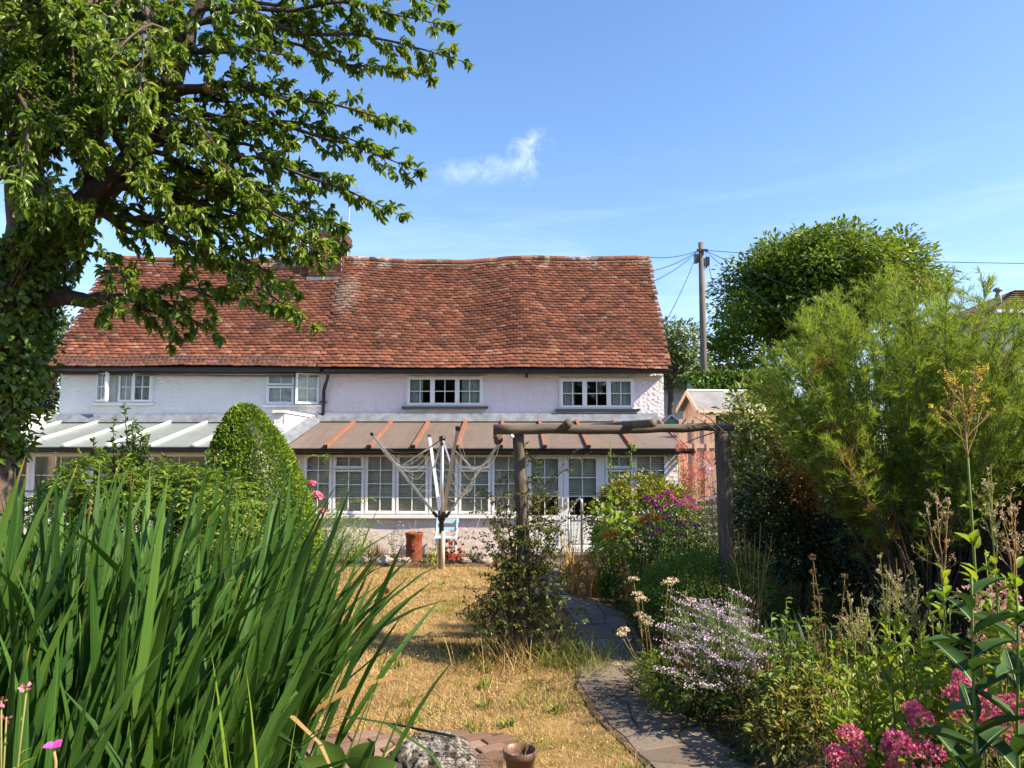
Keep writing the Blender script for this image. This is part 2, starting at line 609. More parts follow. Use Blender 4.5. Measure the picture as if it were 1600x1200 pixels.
t = NT('parched_lawn_soil')
v = t.coord()
f = t.noise(v, 1.3, 6, 0.6)
c = t.ramp(f, [(0.30, (0.15, 0.095, 0.042)), (0.5, (0.30, 0.195, 0.08)), (0.72, (0.40, 0.27, 0.11))])
c = t.mix(t.math('MULTIPLY', t.math('SUBTRACT', t.noise(v, 26, 6, 0.7), 0.45, clamp=True), 1.6, clamp=True), c, (0.15, 0.095, 0.045))
M_LAWN = t.done(t.bsdf(c, 0.95, 0.1, 0, t.bump(t.noise(v, 120, 4), 0.8, 0.02)))
t = NT('distant_meadow')
v = t.coord()
c = t.ramp(t.noise(v, 0.08, 6), [(0.3, (0.07, 0.09, 0.03)), (0.7, (0.20, 0.16, 0.06))])
M_MEADOW = t.done(t.bsdf(c, 0.95, 0.1))
t = NT('worn_paving')
v = t.coord()
r = t.island()
c = t.ramp(r, [(0.0, (0.125, 0.10, 0.078)), (0.5, (0.16, 0.13, 0.10)), (1.0, (0.20, 0.165, 0.13))])
c = t.mix(t.math('MULTIPLY', t.math('SUBTRACT', t.noise(v, 7, 7, 0.7), 0.48, clamp=True), 2.2, clamp=True), c, (0.10, 0.085, 0.07))
M_PAVE = t.done(t.bsdf(c, 0.9, 0.2, 0, t.bump(t.noise(v, 40, 6, 0.65), 0.7, 0.012)))

o = sheet('ground', np.array([-400., -60, -20, -8, 0, 8, 20, 60, 400]), np.array([-300., -40, 0, 20, 60, 400, 1200]), lambda X, Y: X * 0 - 0.06, M_MEADOW, kind='structure')

PATH_Y = [3.0, 5.1, 6.2, 7.0, 8.4, 9.6, 10.4, 11.2, 12.5, 14.0, 15.1]
PATH_L = [1.15, 0.90, 0.62, 0.54, 0.68, 0.72, 0.62, 0.30, 0.15, 0.15, 0.25]
PATH_R = [1.95, 1.68, 1.46, 1.36, 1.40, 1.48, 1.38, 0.92, 0.82, 0.92, 1.20]
path_l = lambda y: np.interp(y, PATH_Y, PATH_L) + 0.04
path_r = lambda y: np.interp(y, PATH_Y, PATH_R) - 0.07

xs = np.linspace(-12.5, 2.0, 90); ys = np.linspace(-4, 15.3, 110)
lawn = sheet('lawn', xs, ys, lambda X, Y: 0.02 * vnoise(X, Y, 0.9) - 0.004, M_LAWN, kind='structure')
xs = np.linspace(1.3, 7.5, 50); ys = np.linspace(0.0, 16.5, 110)
border = sheet('border_soil', xs, ys, lambda X, Y: gz(X, Y) - 0.05 * (1 - smooth((X - path_r(Y)) / 0.12)) + 0.02 * vnoise(X, Y, 4.0), M_SOIL, kind='structure')
# strip of bare bed along the conservatory wall
xs = np.linspace(-4.6, 0.45, 60); ys = np.linspace(14.0, 15.28, 20)
house_bed = sheet('house_bed', xs, ys, lambda X, Y: 0.015 + 0.05 * smooth((Y - 14.0 - 0.25 * np.abs(np.sin(X * 1.3))) / 0.4) + 0.012 * vnoise(X, Y, 9.0), M_SOIL, kind='structure')

# path: bedding sheet with uneven paving stones and a brick edge
ys = np.linspace(3.0, 15.1, 60)
V = []
for y in ys:
    V += [(path_l(y), y, 0.018), (path_r(y) + 0.05, y, 0.018)]
F = [(2 * i, 2 * i + 1, 2 * i + 3, 2 * i + 2) for i in range(len(ys) - 1)]
path = MB().add(V, F).build('path', M_SOIL, kind='structure')


def slab_poly(poly, z0, z1, inset=0.012):
    """thin stone with chamfered rim from a plan polygon"""
    cx = sum(p[0] for p in poly) / len(poly); cy = sum(p[1] for p in poly) / len(poly)
    top = []
    for x, y in poly:
        d = math.hypot(x - cx, y - cy)
        k = max(0.2, (d - inset) / d)
        top.append((cx + (x - cx) * k, cy + (y - cy) * k, z1))
    n = len(poly)
    mid = [(x, y, z1 - inset * 0.8) for x, y in poly]
    bot = [(x, y, z0) for x, y in poly]
    vs = bot + mid + top
    fs = [tuple(range(2 * n, 3 * n))]
    for a in (0, n):
        fs += [(a + i, a + (i + 1) % n, a + n + (i + 1) % n, a + n + i) for i in range(n)]
    return vs, fs


rr = random.Random(3)
gpts = {}
NR = 30
rows_y = [3.7 + (15.0 - 3.7) * i / NR + rr.uniform(-0.08, 0.08) for i in range(NR + 1)]
NC = 3


def gp(i, j):
    if (i, j) not in gpts:
        u = j / NC + (rr.uniform(-0.12, 0.12) if 0 < j < NC else rr.uniform(-0.02, 0.02))
        yy = rows_y[i] + rr.uniform(-0.11, 0.11)
        xl, xr = path_l(yy) + 0.03, path_r(yy) + 0.03
        gpts[(i, j)] = (xl + (xr - xl) * u, yy)
    return gpts[(i, j)]


mids = {}


def mid(p, q):
    k = tuple(sorted((p, q)))
    if k not in mids:
        mids[k] = ((p[0] + q[0]) / 2 + rr.uniform(-0.035, 0.035), (p[1] + q[1]) / 2 + rr.uniform(-0.03, 0.03))
    return mids[k]


for i in range(NR):
    j = 0
    while j < NC:
        span = 2 if (j < NC - 1 and rr.random() < 0.35) else 1
        cor = [gp(i, j), gp(i, j + span), gp(i + 1, j + span), gp(i + 1, j)]
        ring = []
        for a_, b_ in zip(cor, cor[1:] + cor[:1]):
            ring += [a_, mid(a_, b_)]
        cx = sum(p[0] for p in ring) / len(ring); cy = sum(p[1] for p in ring) / len(ring)
        c = [(px + (cx - px) * 0.035, py + (cy - py) * 0.035) for px, py in ring]
        vs, fs = slab_poly(c, 0.0, 0.030 + rr.uniform(-0.005, 0.005), 0.010)
        MB().add(vs, fs).build('paving_stone', M_PAVE, path)
        j += span
bv, bf = slab_poly([(-0.105, -0.05), (0.105, -0.05), (0.105, 0.05), (-0.105, 0.05)], -0.06, 0.0, 0.006)
brick_me = bpy.data.meshes.new('brick')
brick_me.from_pydata(bv, [], bf)
brick_me.materials.append(M_PAVEBRICK)
y = 4.4
while y < 12.5:
    ang = math.atan2(0.2, path_l(y + 0.2) - path_l(y))
    y += 0.228
    if rr.random() < 0.86:
        continue
    b = link('edging_brick', brick_me, None, path)
    b.location = (path_l(y) + 0.06 + rr.uniform(-0.012, 0.012), y, 0.016 + rr.uniform(-0.012, 0.006))
    b.rotation_euler = (rr.uniform(-0.06, 0.06), rr.uniform(-0.06, 0.06), ang + rr.uniform(-0.12, 0.12))

# ------------------------------------------------------------------ windows
def rot_about(vs, hinge, ang):
    c, s = math.cos(ang), math.sin(ang)
    hx, hy = hinge
    return [(hx + (x - hx) * c - (y - hy) * s, hy + (x - hx) * s + (y - hy) * c, z) for x, y, z in vs]


def make_window(parent, x0, x1, z0, z1, Y, sashes, mat, frame=0.05, name='window', blind=None, curtain=None, open_=None, fdepth=0.08):
    """sashes: (x0, x1, z0, z1, columns, rows, rim)"""
    m = MB()
    ya, yb = Y - 0.012, Y + fdepth
    m.box((x0, ya, z0), (x0 + frame, yb, z1)).box((x1 - frame, ya, z0), (x1, yb, z1))
    m.box((x0 + frame, ya, z0), (x1 - frame, yb, z0 + frame)).box((x0 + frame, ya, z1 - frame), (x1 - frame, yb, z1))
    xsplit = sorted({round(s[0], 3) for s in sashes})[1:]
    panes = []
    for k, (a, b, c, d, nx, nz, rim) in enumerate(sashes):
        q = MB()
        fa, fb = Y - 0.028, Y + 0.045
        q.box((a, fa, c), (a + rim, fb, d)).box((b - rim, fa, c), (b, fb, d))
        q.box((a + rim, fa, c), (b - rim, fb, c + rim)).box((a + rim, fa, d - rim), (b - rim, fb, d))
        gx0, gx1, gz0, gz1 = a + rim, b - rim, c + rim, d - rim
        bw = 0.009
        cxs = [gx0 + (gx1 - gx0) * i / nx for i in range(nx + 1)]
        czs = [gz0 + (gz1 - gz0) * i / nz for i in range(nz + 1)]
        for i in range(1, nx):
            q.box((cxs[i] - bw, Y - 0.012, gz0), (cxs[i] + bw, Y + 0.03, gz1))
        for j in range(1, nz):
            for i in range(nx):
                q.box((cxs[i] + (bw if i else 0), Y - 0.010, czs[j] - bw), (cxs[i + 1] - (bw if i < nx - 1 else 0), Y + 0.028, czs[j] + bw))
        pv = []
        for i in range(nx):
            for j in range(nz):
                p = MB().box((cxs[i] + (bw if i else -0.003) - 0.002, Y + 0.006, czs[j] + (bw if j else -0.003) - 0.002),
                             (cxs[i + 1] - (bw if i < nx - 1 else -0.003) + 0.002, Y + 0.011, czs[j + 1] - (bw if j < nz - 1 else -0.003) + 0.002))
                pv.append(p)
        if open_ and k in open_:
            hinge, ang = open_[k]
            q.v = rot_about(q.v, hinge, ang)
            for p in pv:
                p.v = rot_about(p.v, hinge, ang)
        m.add(q.v, q.f)
        panes += pv
    w = m.build(name, mat, parent)
    for p in panes:
        p.build('pane', M_GLASS, w)
    if blind:
        for (a, b, c, d) in blind:
            s = MB()
            z = c + 0.02
            while z < d:
                s.add([(a, Y + 0.066, z - 0.017), (b, Y + 0.066, z - 0.017), (b, Y + 0.088, z + 0.021), (a, Y + 0.088, z + 0.021)], [(0, 1, 2, 3)])
                z += 0.047
            s.build('blind', M_BLIND, w)
    if curtain:
        for (a, b, c, d) in curtain:
            s = MB()
            n = 26
            vs = []
            for i in range(n + 1):
                xx = a + (b - a) * i / n
                yy = Y + 0.10 + 0.022 * math.sin(i * 1.55) + 0.008 * math.sin(i * 0.6)
                vs += [(xx, yy, c), (xx, yy, d)]
            s.add(vs, [(2 * i, 2 * i + 2, 2 * i + 3, 2 * i + 1) for i in range(n)])
            s.build('curtain', M_CURTAIN, w, smooth=True)
    return w


def rough_wall(m, x0, x1, z0, z1, Y, holes, step=0.028, amp=0.011, seed=0.0):
    xs = set(np.round(np.arange(x0, x1, step), 4)) | {x1}
    zs = set(np.round(np.arange(z0, z1, step), 4)) | {z1}
    for a, b, c, d in holes:
        xs |= {a, b}; zs |= {c, d}
    def clean(vals, keep):
        vals = sorted(vals); out = [vals[0]]
        for q in vals[1:]:
            if q - out[-1] < 0.012:
                if q in keep:
                    out[-1] = q
                continue
            out.append(q)
        return out
    kx = {h[0] for h in holes} | {h[1] for h in holes} | {x0, x1}
    kz = {h[2] for h in holes} | {h[3] for h in holes} | {z0, z1}
    xs, zs = clean(xs, kx), clean(zs, kz)
    vs = []
    for z in zs:
        for x in xs:
            n = mnoise.noise(Vector((x * 13 + seed, z * 15, seed))) + 0.6 * mnoise.noise(Vector((x * 19, z * 23 + seed, 3)))
            n2 = mnoise.noise(Vector((x * 0.8, z * 0.8, seed + 9)))
            vs.append((x, Y - amp * n - 0.02 * n2, z))
    nx = len(xs)
    fs = []
    for j in range(len(zs) - 1):
        for i in range(nx - 1):
            cx, cz = (xs[i] + xs[i + 1]) / 2, (zs[j] + zs[j + 1]) / 2
            if any(a < cx < b and c < cz < d for a, b, c, d in holes):
                continue
            k = j * nx + i
            fs.append((k, k + 1, k + nx + 1, k + nx))
    m.add(vs, fs)


WALL_Y, EAVE_Y, EAVE_Z, RIDGE_Y, RIDGE_Z = 17.9, 17.55, 4.12, 19.9, 7.40
SPLIT, LEFT, RIGHT = -4.62, -11.02, 3.70
BACK_Y = 22.1
wx_ = lambda px: (px - 800) * WALL_Y / FPX       # facade position of a photograph column
wz_ = lambda py: P(800, py, WALL_Y).z

# ---- pink cottage
pink = thing('cottage', 'pale pink rendered cottage half with red tiled roof and dark gutter', 'cottage', (-0.4, WALL_Y, 0), 'two joined cottages')
white = thing('cottage', 'white rendered cottage half behind the big tree with brick chimney', 'cottage', (-7.8, WALL_Y, 0), 'two joined cottages')


def shell(parent, x0, x1, holes, mat, seed, gable):
    m = MB()
    rough_wall(m, x0, x1, 0.0, 4.30, WALL_Y, holes, seed=seed)
    m.box((x0, BACK_Y - 0.2, 0), (x1, BACK_Y, 4.2))
    for gx in gable:
        s = 0.12 if gx < 0 else -0.12
        prof = [(WALL_Y + 0.012, 0), (BACK_Y - 0.21, 0), (BACK_Y - 0.21, 4.25), (RIDGE_Y, RIDGE_Z - 0.28), (WALL_Y + 0.012, 4.50)]
        m.prism([(gx, y, z) for y, z in prof], [(gx + s, y, z) for y, z in prof])
    w = m.build('wall', mat, parent)
    r = MB()
    a, b = x0 + 0.16, x1 - 0.16
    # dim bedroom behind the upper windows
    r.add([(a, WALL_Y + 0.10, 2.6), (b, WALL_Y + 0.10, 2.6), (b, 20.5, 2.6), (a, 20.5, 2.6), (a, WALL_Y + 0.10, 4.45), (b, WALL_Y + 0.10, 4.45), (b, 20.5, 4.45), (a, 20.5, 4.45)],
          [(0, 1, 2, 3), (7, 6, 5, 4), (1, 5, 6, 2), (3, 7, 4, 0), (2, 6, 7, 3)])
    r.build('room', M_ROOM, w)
    return w


pw = [(wx_(635), wx_(755), wz_(635), wz_(588)), (wx_(874), wx_(991), wz_(639), wz_(591))]
ww = [(wx_(149), wx_(238), wz_(630), wz_(580)), (wx_(415), wx_(499), wz_(633), wz_(582))]
hole = lambda w: (w[0] + 0.01, w[1] - 0.01, w[2] + 0.01, w[3] - 0.01)
shell(pink, SPLIT, RIGHT, [hole(w) for w in pw], M_PINK, 2.0, [RIGHT])
shell(white, LEFT, SPLIT, [hole(w) for w in ww], M_WHITE, 8.0, [LEFT])
for a, b, c, d in pw:
    L = (b - a) / 3
    sash = [(a + 0.03 + i * (b - a - 0.06) / 3, a + 0.03 + (i + 1) * (b - a - 0.06) / 3, c + 0.03, d - 0.03, 2, 2, 0.055) for i in range(3)]
    w = make_window(pink, a, b, c, d, WALL_Y - 0.03, sash, M_UPVC, 0.04,
                    curtain=[(a + 0.05, a + L * 0.62, c + 0.04, d - 0.02), (b - L * 0.85, b - 0.05, c + 0.04, d - 0.02)])
    MB().box((a - 0.10, WALL_Y - 0.13, c - 0.055), (b + 0.12, WALL_Y + 0.03, c - 0.004)).build('sill', M_DARKSILL, w)
a, b, c, d = ww[0]
W = b - a
s = [(a + 0.03, a + W * 0.36, c + 0.03, d - 0.03, 2, 2, 0.05), (a + W * 0.36 + 0.05, a + W * 0.665, c + 0.03, d - 0.03, 2, 2, 0.05), (a + W * 0.665, b - 0.03, c + 0.03, d - 0.03, 2, 2, 0.05)]
w = make_window(white, a, b, c, d, WALL_Y - 0.03, s, M_WTIMBER, 0.035, curtain=[(a + 0.04, b - 0.04, c + 0.03, d - 0.02)],
                open_={0: ((a + 0.03, WALL_Y - 0.03), -0.62), 2: ((b - 0.03, WALL_Y - 0.03), 0.16)})
MB().box((a - 0.08, WALL_Y - 0.10, c - 0.05), (b + 0.06, WALL_Y + 0.03, c - 0.004)).build('sill', M_WTIMBER, w)
a, b, c, d = ww[1]
W = b - a
s = [(a + 0.03, a + W * 0.52, c + 0.44 * (d - c) + 0.10, d - 0.03, 2, 1, 0.05), (a + 0.03, a + W * 0.52, c + 0.03, c + 0.44 * (d - c) + 0.08, 2, 1, 0.05), (a + W * 0.52 + 0.06, b - 0.02, c + 0.02, d - 0.02, 2, 2, 0.05)]
s[0] = (a + 0.03, a + W * 0.52, c + 0.58 * (d - c) + 0.02, d - 0.03, 2, 1, 0.045)
s[1] = (a + 0.03, a + W * 0.52, c + 0.03, c + 0.58 * (d - c), 2, 1, 0.05)
w = make_window(white, a, b, c, d, WALL_Y - 0.03, s, M_WTIMBER, 0.035, curtain=[(a + 0.04, b - 0.04, c + 0.03, d - 0.02)],
                open_={2: ((b - 0.02, WALL_Y - 0.03), 0.42)})
MB().box((a - 0.06, WALL_Y - 0.10, c - 0.05), (b + 0.06, WALL_Y + 0.03, c - 0.004)).build('sill', M_WTIMBER, w)

# ---- roof
SL = math.hypot(RIDGE_Y - EAVE_Y, RIDGE_Z - EAVE_Z)
UPS = Vector((0, RIDGE_Y - EAVE_Y, RIDGE_Z - EAVE_Z)).normalized()
NRM = Vector((0, -UPS.z, UPS.y))


def roof_pt(x, d):
    """point on the sagging front slope, d metres up from the eave"""
    s = d / SL
    sag = np.interp(x, [-11, -8, -5.2, -4.2, -2.6, -1.3, -0.1, 0.5, 1.8, 3.7], [0.02, -0.07, 0.0, 0.02, -0.075, -0.095, 0.01, 0.02, 0.0, 0.03])
    ev = np.interp(x, [-11, -7, -4.5, -2.0, 1.0, 3.7], [0.02, 0.05, 0.02, -0.01, 0.01, -0.035])
    bulge = 0.10 * math.exp(-((x - 0.25) / 0.55) ** 2) * math.sin(math.pi * min(1, s * 0.9 + 0.05)) - 0.07 * math.exp(-((x + 1.6) / 1.2) ** 2) * math.sin(math.pi * s)
    bulge += 0.06 * math.exp(-((x + 4.3) / 0.35) ** 2) * math.sin(math.pi * s) - 0.05 * math.exp(-((x + 8) / 1.8) ** 2) * math.sin(math.pi * s)
    bulge += 0.03 * mnoise.noise(Vector((x * 0.7, d * 0.8, 4)))
    return Vector((x, EAVE_Y, EAVE_Z)) + UPS * d + Vector((0, 0, sag * s + ev * (1 - s))) + NRM * bulge


def roof(parent, x0, x1, seed):
    m = MB()
    n, k = 40, 12
    vs, fs = [], []
    for j in range(k + 1):
        for i in range(n + 1):
            p = roof_pt(x0 + 0.05 + (x1 - x0 - 0.1) * i / n, SL * j / k) - NRM * 0.045
            vs.append(p)
    for j in range(k):
        for i in range(n):
            a = j * (n + 1) + i
            fs.append((a, a + 1, a + n + 2, a + n + 1))
    m.add(vs, fs)
    m.add([(x0, RIDGE_Y, RIDGE_Z - 0.05), (x1, RIDGE_Y, RIDGE_Z - 0.05), (x1, BACK_Y + 0.3, 4.0), (x0, BACK_Y + 0.3, 4.0)], [(0, 1, 2, 3)])
    r = m.build('roof', M_TIMBERDARK, parent)
    w, L, th, cam_ = 0.160, 0.185, 0.019, 0.007
    tv, tf = [], []
    for yy in (0.0, L):
        for i in range(4):
            u = -0.5 + i / 3
            tv.append((u * w, yy, th + cam_ * (1 - 4 * u * u)))
    for i in range(4):
        u = -0.5 + i / 3
        tv.append((u * w, 0.0, cam_ * (1 - 4 * u * u)))
    for i in range(3):
        tf.append((i, i + 1, 5 + i, 4 + i))
        tf.append((8 + i, 9 + i, i + 1, i))
    tf.append((8, 0, 4, 4)); tf.append((3, 11, 7, 7))
    tf = [f if len(set(f)) == 4 else f[:3] for f in tf]
    quads = [f if len(f) == 4 else (f[0], f[1], f[2], f[2]) for f in tf]
    tme = bpy.data.meshes.new('tile')
    tme.from_pydata(tv, [], tf)
    tme.materials.append(M_TILE)
    TV = np.array(tv)
    q6 = [f for f in tf if len(f) == 4]
    TF = np.array(q6)
    rs = random.Random(seed)
    pitch = math.atan2(UPS.z, UPS.y)
    gauge = SL / 39.0
    mats = []
    for row in range(39):
        x = x0 + (0.0825 if row % 2 else 0.0) + 0.03
        rowlift = rs.uniform(-0.004, 0.004)
        while x < x1 - 0.02:
            p = roof_pt(x, row * gauge)
            q = roof_pt(x, row * gauge + 0.15)
            l, rgt = roof_pt(x - 0.08, row * gauge), roof_pt(x + 0.08, row * gauge)
            yax = (q - p).normalized()
            xax = (rgt - l).normalized()
            zax = xax.cross(yax).normalized()
            lift = 0.036 + max(0, rs.gauss(0, 0.004))
            wobble = rs.gauss(0, 0.010)
            R = Matrix((xax, yax, zax)).transposed() @ Matrix.Rotation(-0.19 - rs.uniform(0, 0.05), 3, 'X') @ Matrix.Rotation(rs.gauss(0, 0.012), 3, 'Z') @ Matrix.Rotation(wobble, 3, 'Y')
            loc = p + zax * (lift + rowlift) + yax * rs.gauss(0, 0.004)
            mats.append((R.to_4x4(), loc))
            x += 0.165 + rs.uniform(-0.003, 0.003)
    # the 300 largest in view: the lowest courses, first those clear of the planting
    order = list(range(len(mats)))
    single = set(order[:300])
    for i in sorted(single):
        o = bpy.data.objects.new('tile', tme)
        COL.objects.link(o)
        o.parent = r
        o.matrix_basis = Matrix.Translation(mats[i][1]) @ mats[i][0]
    rest = [i for i in order if i not in single]
    Rm = np.array([np.array(mats[i][0])[:3, :3] for i in rest])
    Lm = np.array([mats[i][1][:] for i in rest])
    V = np.einsum('nij,kj->nki', Rm, TV) + Lm[:, None, :]
    F = (np.arange(len(rest))[:, None, None] * len(TV) + TF[None]).reshape(-1, 4)
    link('tiles', np_mesh('tiles', V.reshape(-1, 3), F), M_TILE, r, kind='stuff')
    return r


r_pink = roof(pink, SPLIT, RIGHT + 0.10, 1)
r_white = roof(white, LEFT - 0.06, SPLIT, 2)


def ridge_tiles(r, x0, x1, seed):
    rs = random.Random(seed)
    x = x0
    while x < x1 - 0.1:
        L = 0.32
        b = min(x + L, x1)
        m = MB()
        p, q = roof_pt(x, SL), roof_pt(b, SL)
        dz = rs.uniform(-0.008, 0.010)
        n = 9
        sec = []
        for pt in (p, q):
            pt = Vector((pt.x, RIDGE_Y, pt.z))
            row = []
            for rad in (0.125, 0.108):
                rw = []
                for i in range(n):
                    a = math.radians(-15 + 210 * i / (n - 1))
                    rw.append(pt + Vector((0, math.cos(a) * rad, math.sin(a) * rad * 0.85 - 0.01 + dz)))
                row += rw if rad > 0.11 else rw[::-1]
            sec.append(row)
        sec[1] = [Vector(v) - Vector((0.008, 0, 0)) for v in sec[1]]
        m.prism(sec[0], sec[1])
        m.build('ridge_tile', M_TILE, r)
        x += L
    m = MB()
    vs = []
    for i in range(40):
        xx = x0 + (x1 - x0) * i / 39
        p = roof_pt(xx, SL)
        vs += [(xx, RIDGE_Y - 0.13, p.z - 0.085 + 0.012 * mnoise.noise(Vector((xx * 6, 0, 0)))), (xx, RIDGE_Y - 0.02, p.z - 0.01)]
    m.add(vs, [(2 * i, 2 * i + 2, 2 * i + 3, 2 * i + 1) for i in range(39)])
    m.build('ridge_mortar', M_MORTAR, r)


ridge_tiles(r_pink, -4.55, RIGHT + 0.10, 4)
ridge_tiles(r_white, LEFT - 0.06, -5.5, 5)
# eaves soffit boards, gutters and pipes
for par, x0, x1 in ((pink, SPLIT + 0.003, RIGHT + 0.06), (white, LEFT - 0.02, SPLIT - 0.003)):
    MB().box((x0, EAVE_Y + 0.05, EAVE_Z - 0.09), (x1, WALL_Y - 0.03, EAVE_Z - 0.045)).build('soffit', M_TIMBERDARK, par)


def gutter(parent, x0, x1, y, z0, z1, r=0.055):
    m = MB()
    n, k = 8, 24
    vs, fs = [], []
    for i in range(k + 1):
        x = x0 + (x1 - x0) * i / k
        z = z0 + (z1 - z0) * i / k + 0.008 * mnoise.noise(Vector((x * 0.8, 2, 0)))
        for rad in (r, r - 0.006):
            for j in range(n + 1):
                a = math.pi + math.pi * j / n
                vs.append((x, y + math.cos(a) * rad, z + math.sin(a) * rad))
    w = 2 * (n + 1)
    for i in range(k):
        for j in range(n):
            a = i * w + j
            fs.append((a, a + 1, a + 1 + w, a + w))
            a += n + 1
            fs.append((a, a + w, a + 1 + w, a + 1))
        for j in (0, n):
            a = i * w + j
            fs.append((a, a + w, a + w + n + 1, a + n + 1))
    m.add(vs, fs)
    m.box((x0, y + r + 0.001, z0 - 0.07), (x1, y + r + 0.022, z0 + 0.035))
    g = m.build('gutter', M_BLACK, parent)
    x = x0 + 0.3
    while x < x1:
        MB().box((x - 0.015, y - r - 0.008, z0 - r - 0.012), (x + 0.015, y + r, z0 - r + 0.02)).build('bracket', M_BLACK, g)
        x += 0.95
    return g


gutter(pink, SPLIT + 0.12, RIGHT + 0.16, EAVE_Y - 0.03, EAVE_Z - 0.03, EAVE_Z - 0.06)
g = gutter(white, LEFT - 0.10, SPLIT + 0.02, EAVE_Y - 0.03, EAVE_Z + 0.0, EAVE_Z - 0.03)
# thin grey service pipe fixed under the white cottage's eaves
MB().tube([(LEFT + 0.1, WALL_Y - 0.10, 4.01), (-8, WALL_Y - 0.10, 3.985), (SPLIT - 0.1, WALL_Y - 0.10, 3.96)], 0.022, 8).build('service_pipe', M_LEAD, white, smooth=True)
dp = MB()
x = wx_(508)
dp.tube([(x + 0.14, EAVE_Y - 0.03, EAVE_Z - 0.08), (x + 0.12, EAVE_Y + 0.02, EAVE_Z - 0.22), (x + 0.01, WALL_Y - 0.11, EAVE_Z - 0.38), (x - 0.02, WALL_Y - 0.10, EAVE_Z - 0.5), (x - 0.03, WALL_Y - 0.10, 2.88)], 0.042, 10)
dpo = dp.build('downpipe', M_BLACK, pink, smooth=True)
MB().box((x - 0.10, WALL_Y - 0.155, 3.32), (x + 0.04, WALL_Y - 0.01, 3.36)).build('pipe_clip', M_BLACK, dpo)
MB().tube([(wx_(823), WALL_Y - 0.05, 4.08), (wx_(823), WALL_Y - 0.06, 3.93)], 0.03, 8).build('overflow_pipe', M_BLACK, pink)
MB().box((wx_(968), WALL_Y - 0.06, 4.02), (wx_(976), WALL_Y - 0.01, 4.06)).build('vent_cap', M_UPVC, pink)

# wire leaf guard laid over the lowest courses of the white roof
m = MB()
for d in np.arange(0.02, 0.34, 0.05):
    m.tube([roof_pt(xx, d) + NRM * (0.085 + 0.012 * mnoise.noise(Vector((xx * 3, d * 5, 1)))) for xx in np.linspace(LEFT, SPLIT - 0.05, 60)], 0.0045, 4)
for xx in np.arange(LEFT, SPLIT - 0.05, 0.11):
    m.tube([roof_pt(xx + 0.03 * (k % 2), d) + NRM * 0.09 for k, d in enumerate((0.0, 0.1, 0.2, 0.32))], 0.0035, 4)
m.build('gutter_guard', M_GUARD, white)

# ---- chimney
ch = MB().box((-5.455, 19.415, 6.2), (-4.605, 20.25, 8.02)).build('chimney', M_MORTAR, white)
bm_ = bpy.data.meshes.new('brick')
q = MB().box((-0.105, -0.02, -0.0305), (0.105, 0.02, 0.0305))
bm_.from_pydata(q.v, [], q.f)
bm_.materials.append(M_OLDBRICK)
hm_ = bpy.data.meshes.new('brick')
q = MB().box((-0.049, -0.02, -0.0305), (0.049, 0.02, 0.0305))
hm_.from_pydata(q.v, [], q.f)
hm_.materials.append(M_OLDBRICK)
rs = random.Random(9)


def put_brick(me, loc, rz):
    o = bpy.data.objects.new('brick', me)
    COL.objects.link(o)
    o.parent = ch
    o.location = Vector(loc)
    o.rotation_euler = (0, 0, rz)


for row in range(24):
    z = 6.30 + row * 0.0735
    out = 0.0
    if row >= 20:
        out = 0.045 * (1 if row in (20, 23) else 2)
    # front face
    x0, x1 = -5.47 - out, -4.59 + out
    x = x0
    off = row % 2
    if off:
        put_brick(hm_, (x0 + 0.05, 19.405 - out + 0.012, z), 0); x += 0.11
    while x + 0.21 < x1 + 0.02:
        put_brick(bm_, (x + 0.105, 19.405 - out + rs.uniform(0.004, 0.012), z), 0); x += 0.2215
    if x1 - x > 0.09:
        put_brick(hm_, (x1 - 0.05, 19.405 - out + 0.012, z), 0)
    # sunny side
    y = 19.44 - out if off else 19.55 - out
    while y + 0.21 < 20.30 + out:
        put_brick(bm_, (-4.605 + out + rs.uniform(-0.004, 0.004), y + 0.105, z), math.pi / 2); y += 0.2215
MB().box((-5.545, 19.325, 7.935), (-4.515, 20.34, 8.09)).build('chimney_cap', M_SOOT, ch)
MB().box((-5.50, 19.345, 6.66), (-4.62, 19.40, 6.79)).build('chimney_flashing', M_LEAD, ch)
m = MB()
for k in range(7):
    y = 19.42 + k * 0.13
    m.box((-4.572, y, 6.72 + k * 0.165), (-4.553, y + 0.14, 6.90 + k * 0.165))
m.build('step_flashing', M_LEAD, ch)

# ---- TV aerial
ae = thing('tv_aerial', 'thin grey television aerial on a mast beside the brick chimney', 'aerial', P(543, 400, 19.95))
x, y = P(543, 400, 19.95).x, 19.95
MB().tube([(x, y, 6.9), (x, y, 7.9), (x + 0.04, y, 9.35)], 0.018, 6).build('mast', M_GALV, ae)
boom = MB().tube([(x - 0.45, y - 0.05, 9.30), (x + 0.35, y + 0.05, 9.36)], 0.012, 6).build('boom', M_GALV, ae)
for k in range(11):
    u = k / 10
    c = Vector((x - 0.45 + 0.7 * u, y - 0.05 + 0.08 * u, 9.31 + 0.05 * u))
    MB().tube([c + Vector((0.02, -0.12, 0.06)), c + Vector((-0.02, 0.12, -0.02))], 0.005, 4).build('element', M_GALV, boom)
MB().tube([(x + 0.33, y, 9.2), (x + 0.36, y, 9.52)], 0.01, 5).build('reflector', M_GALV, boom)

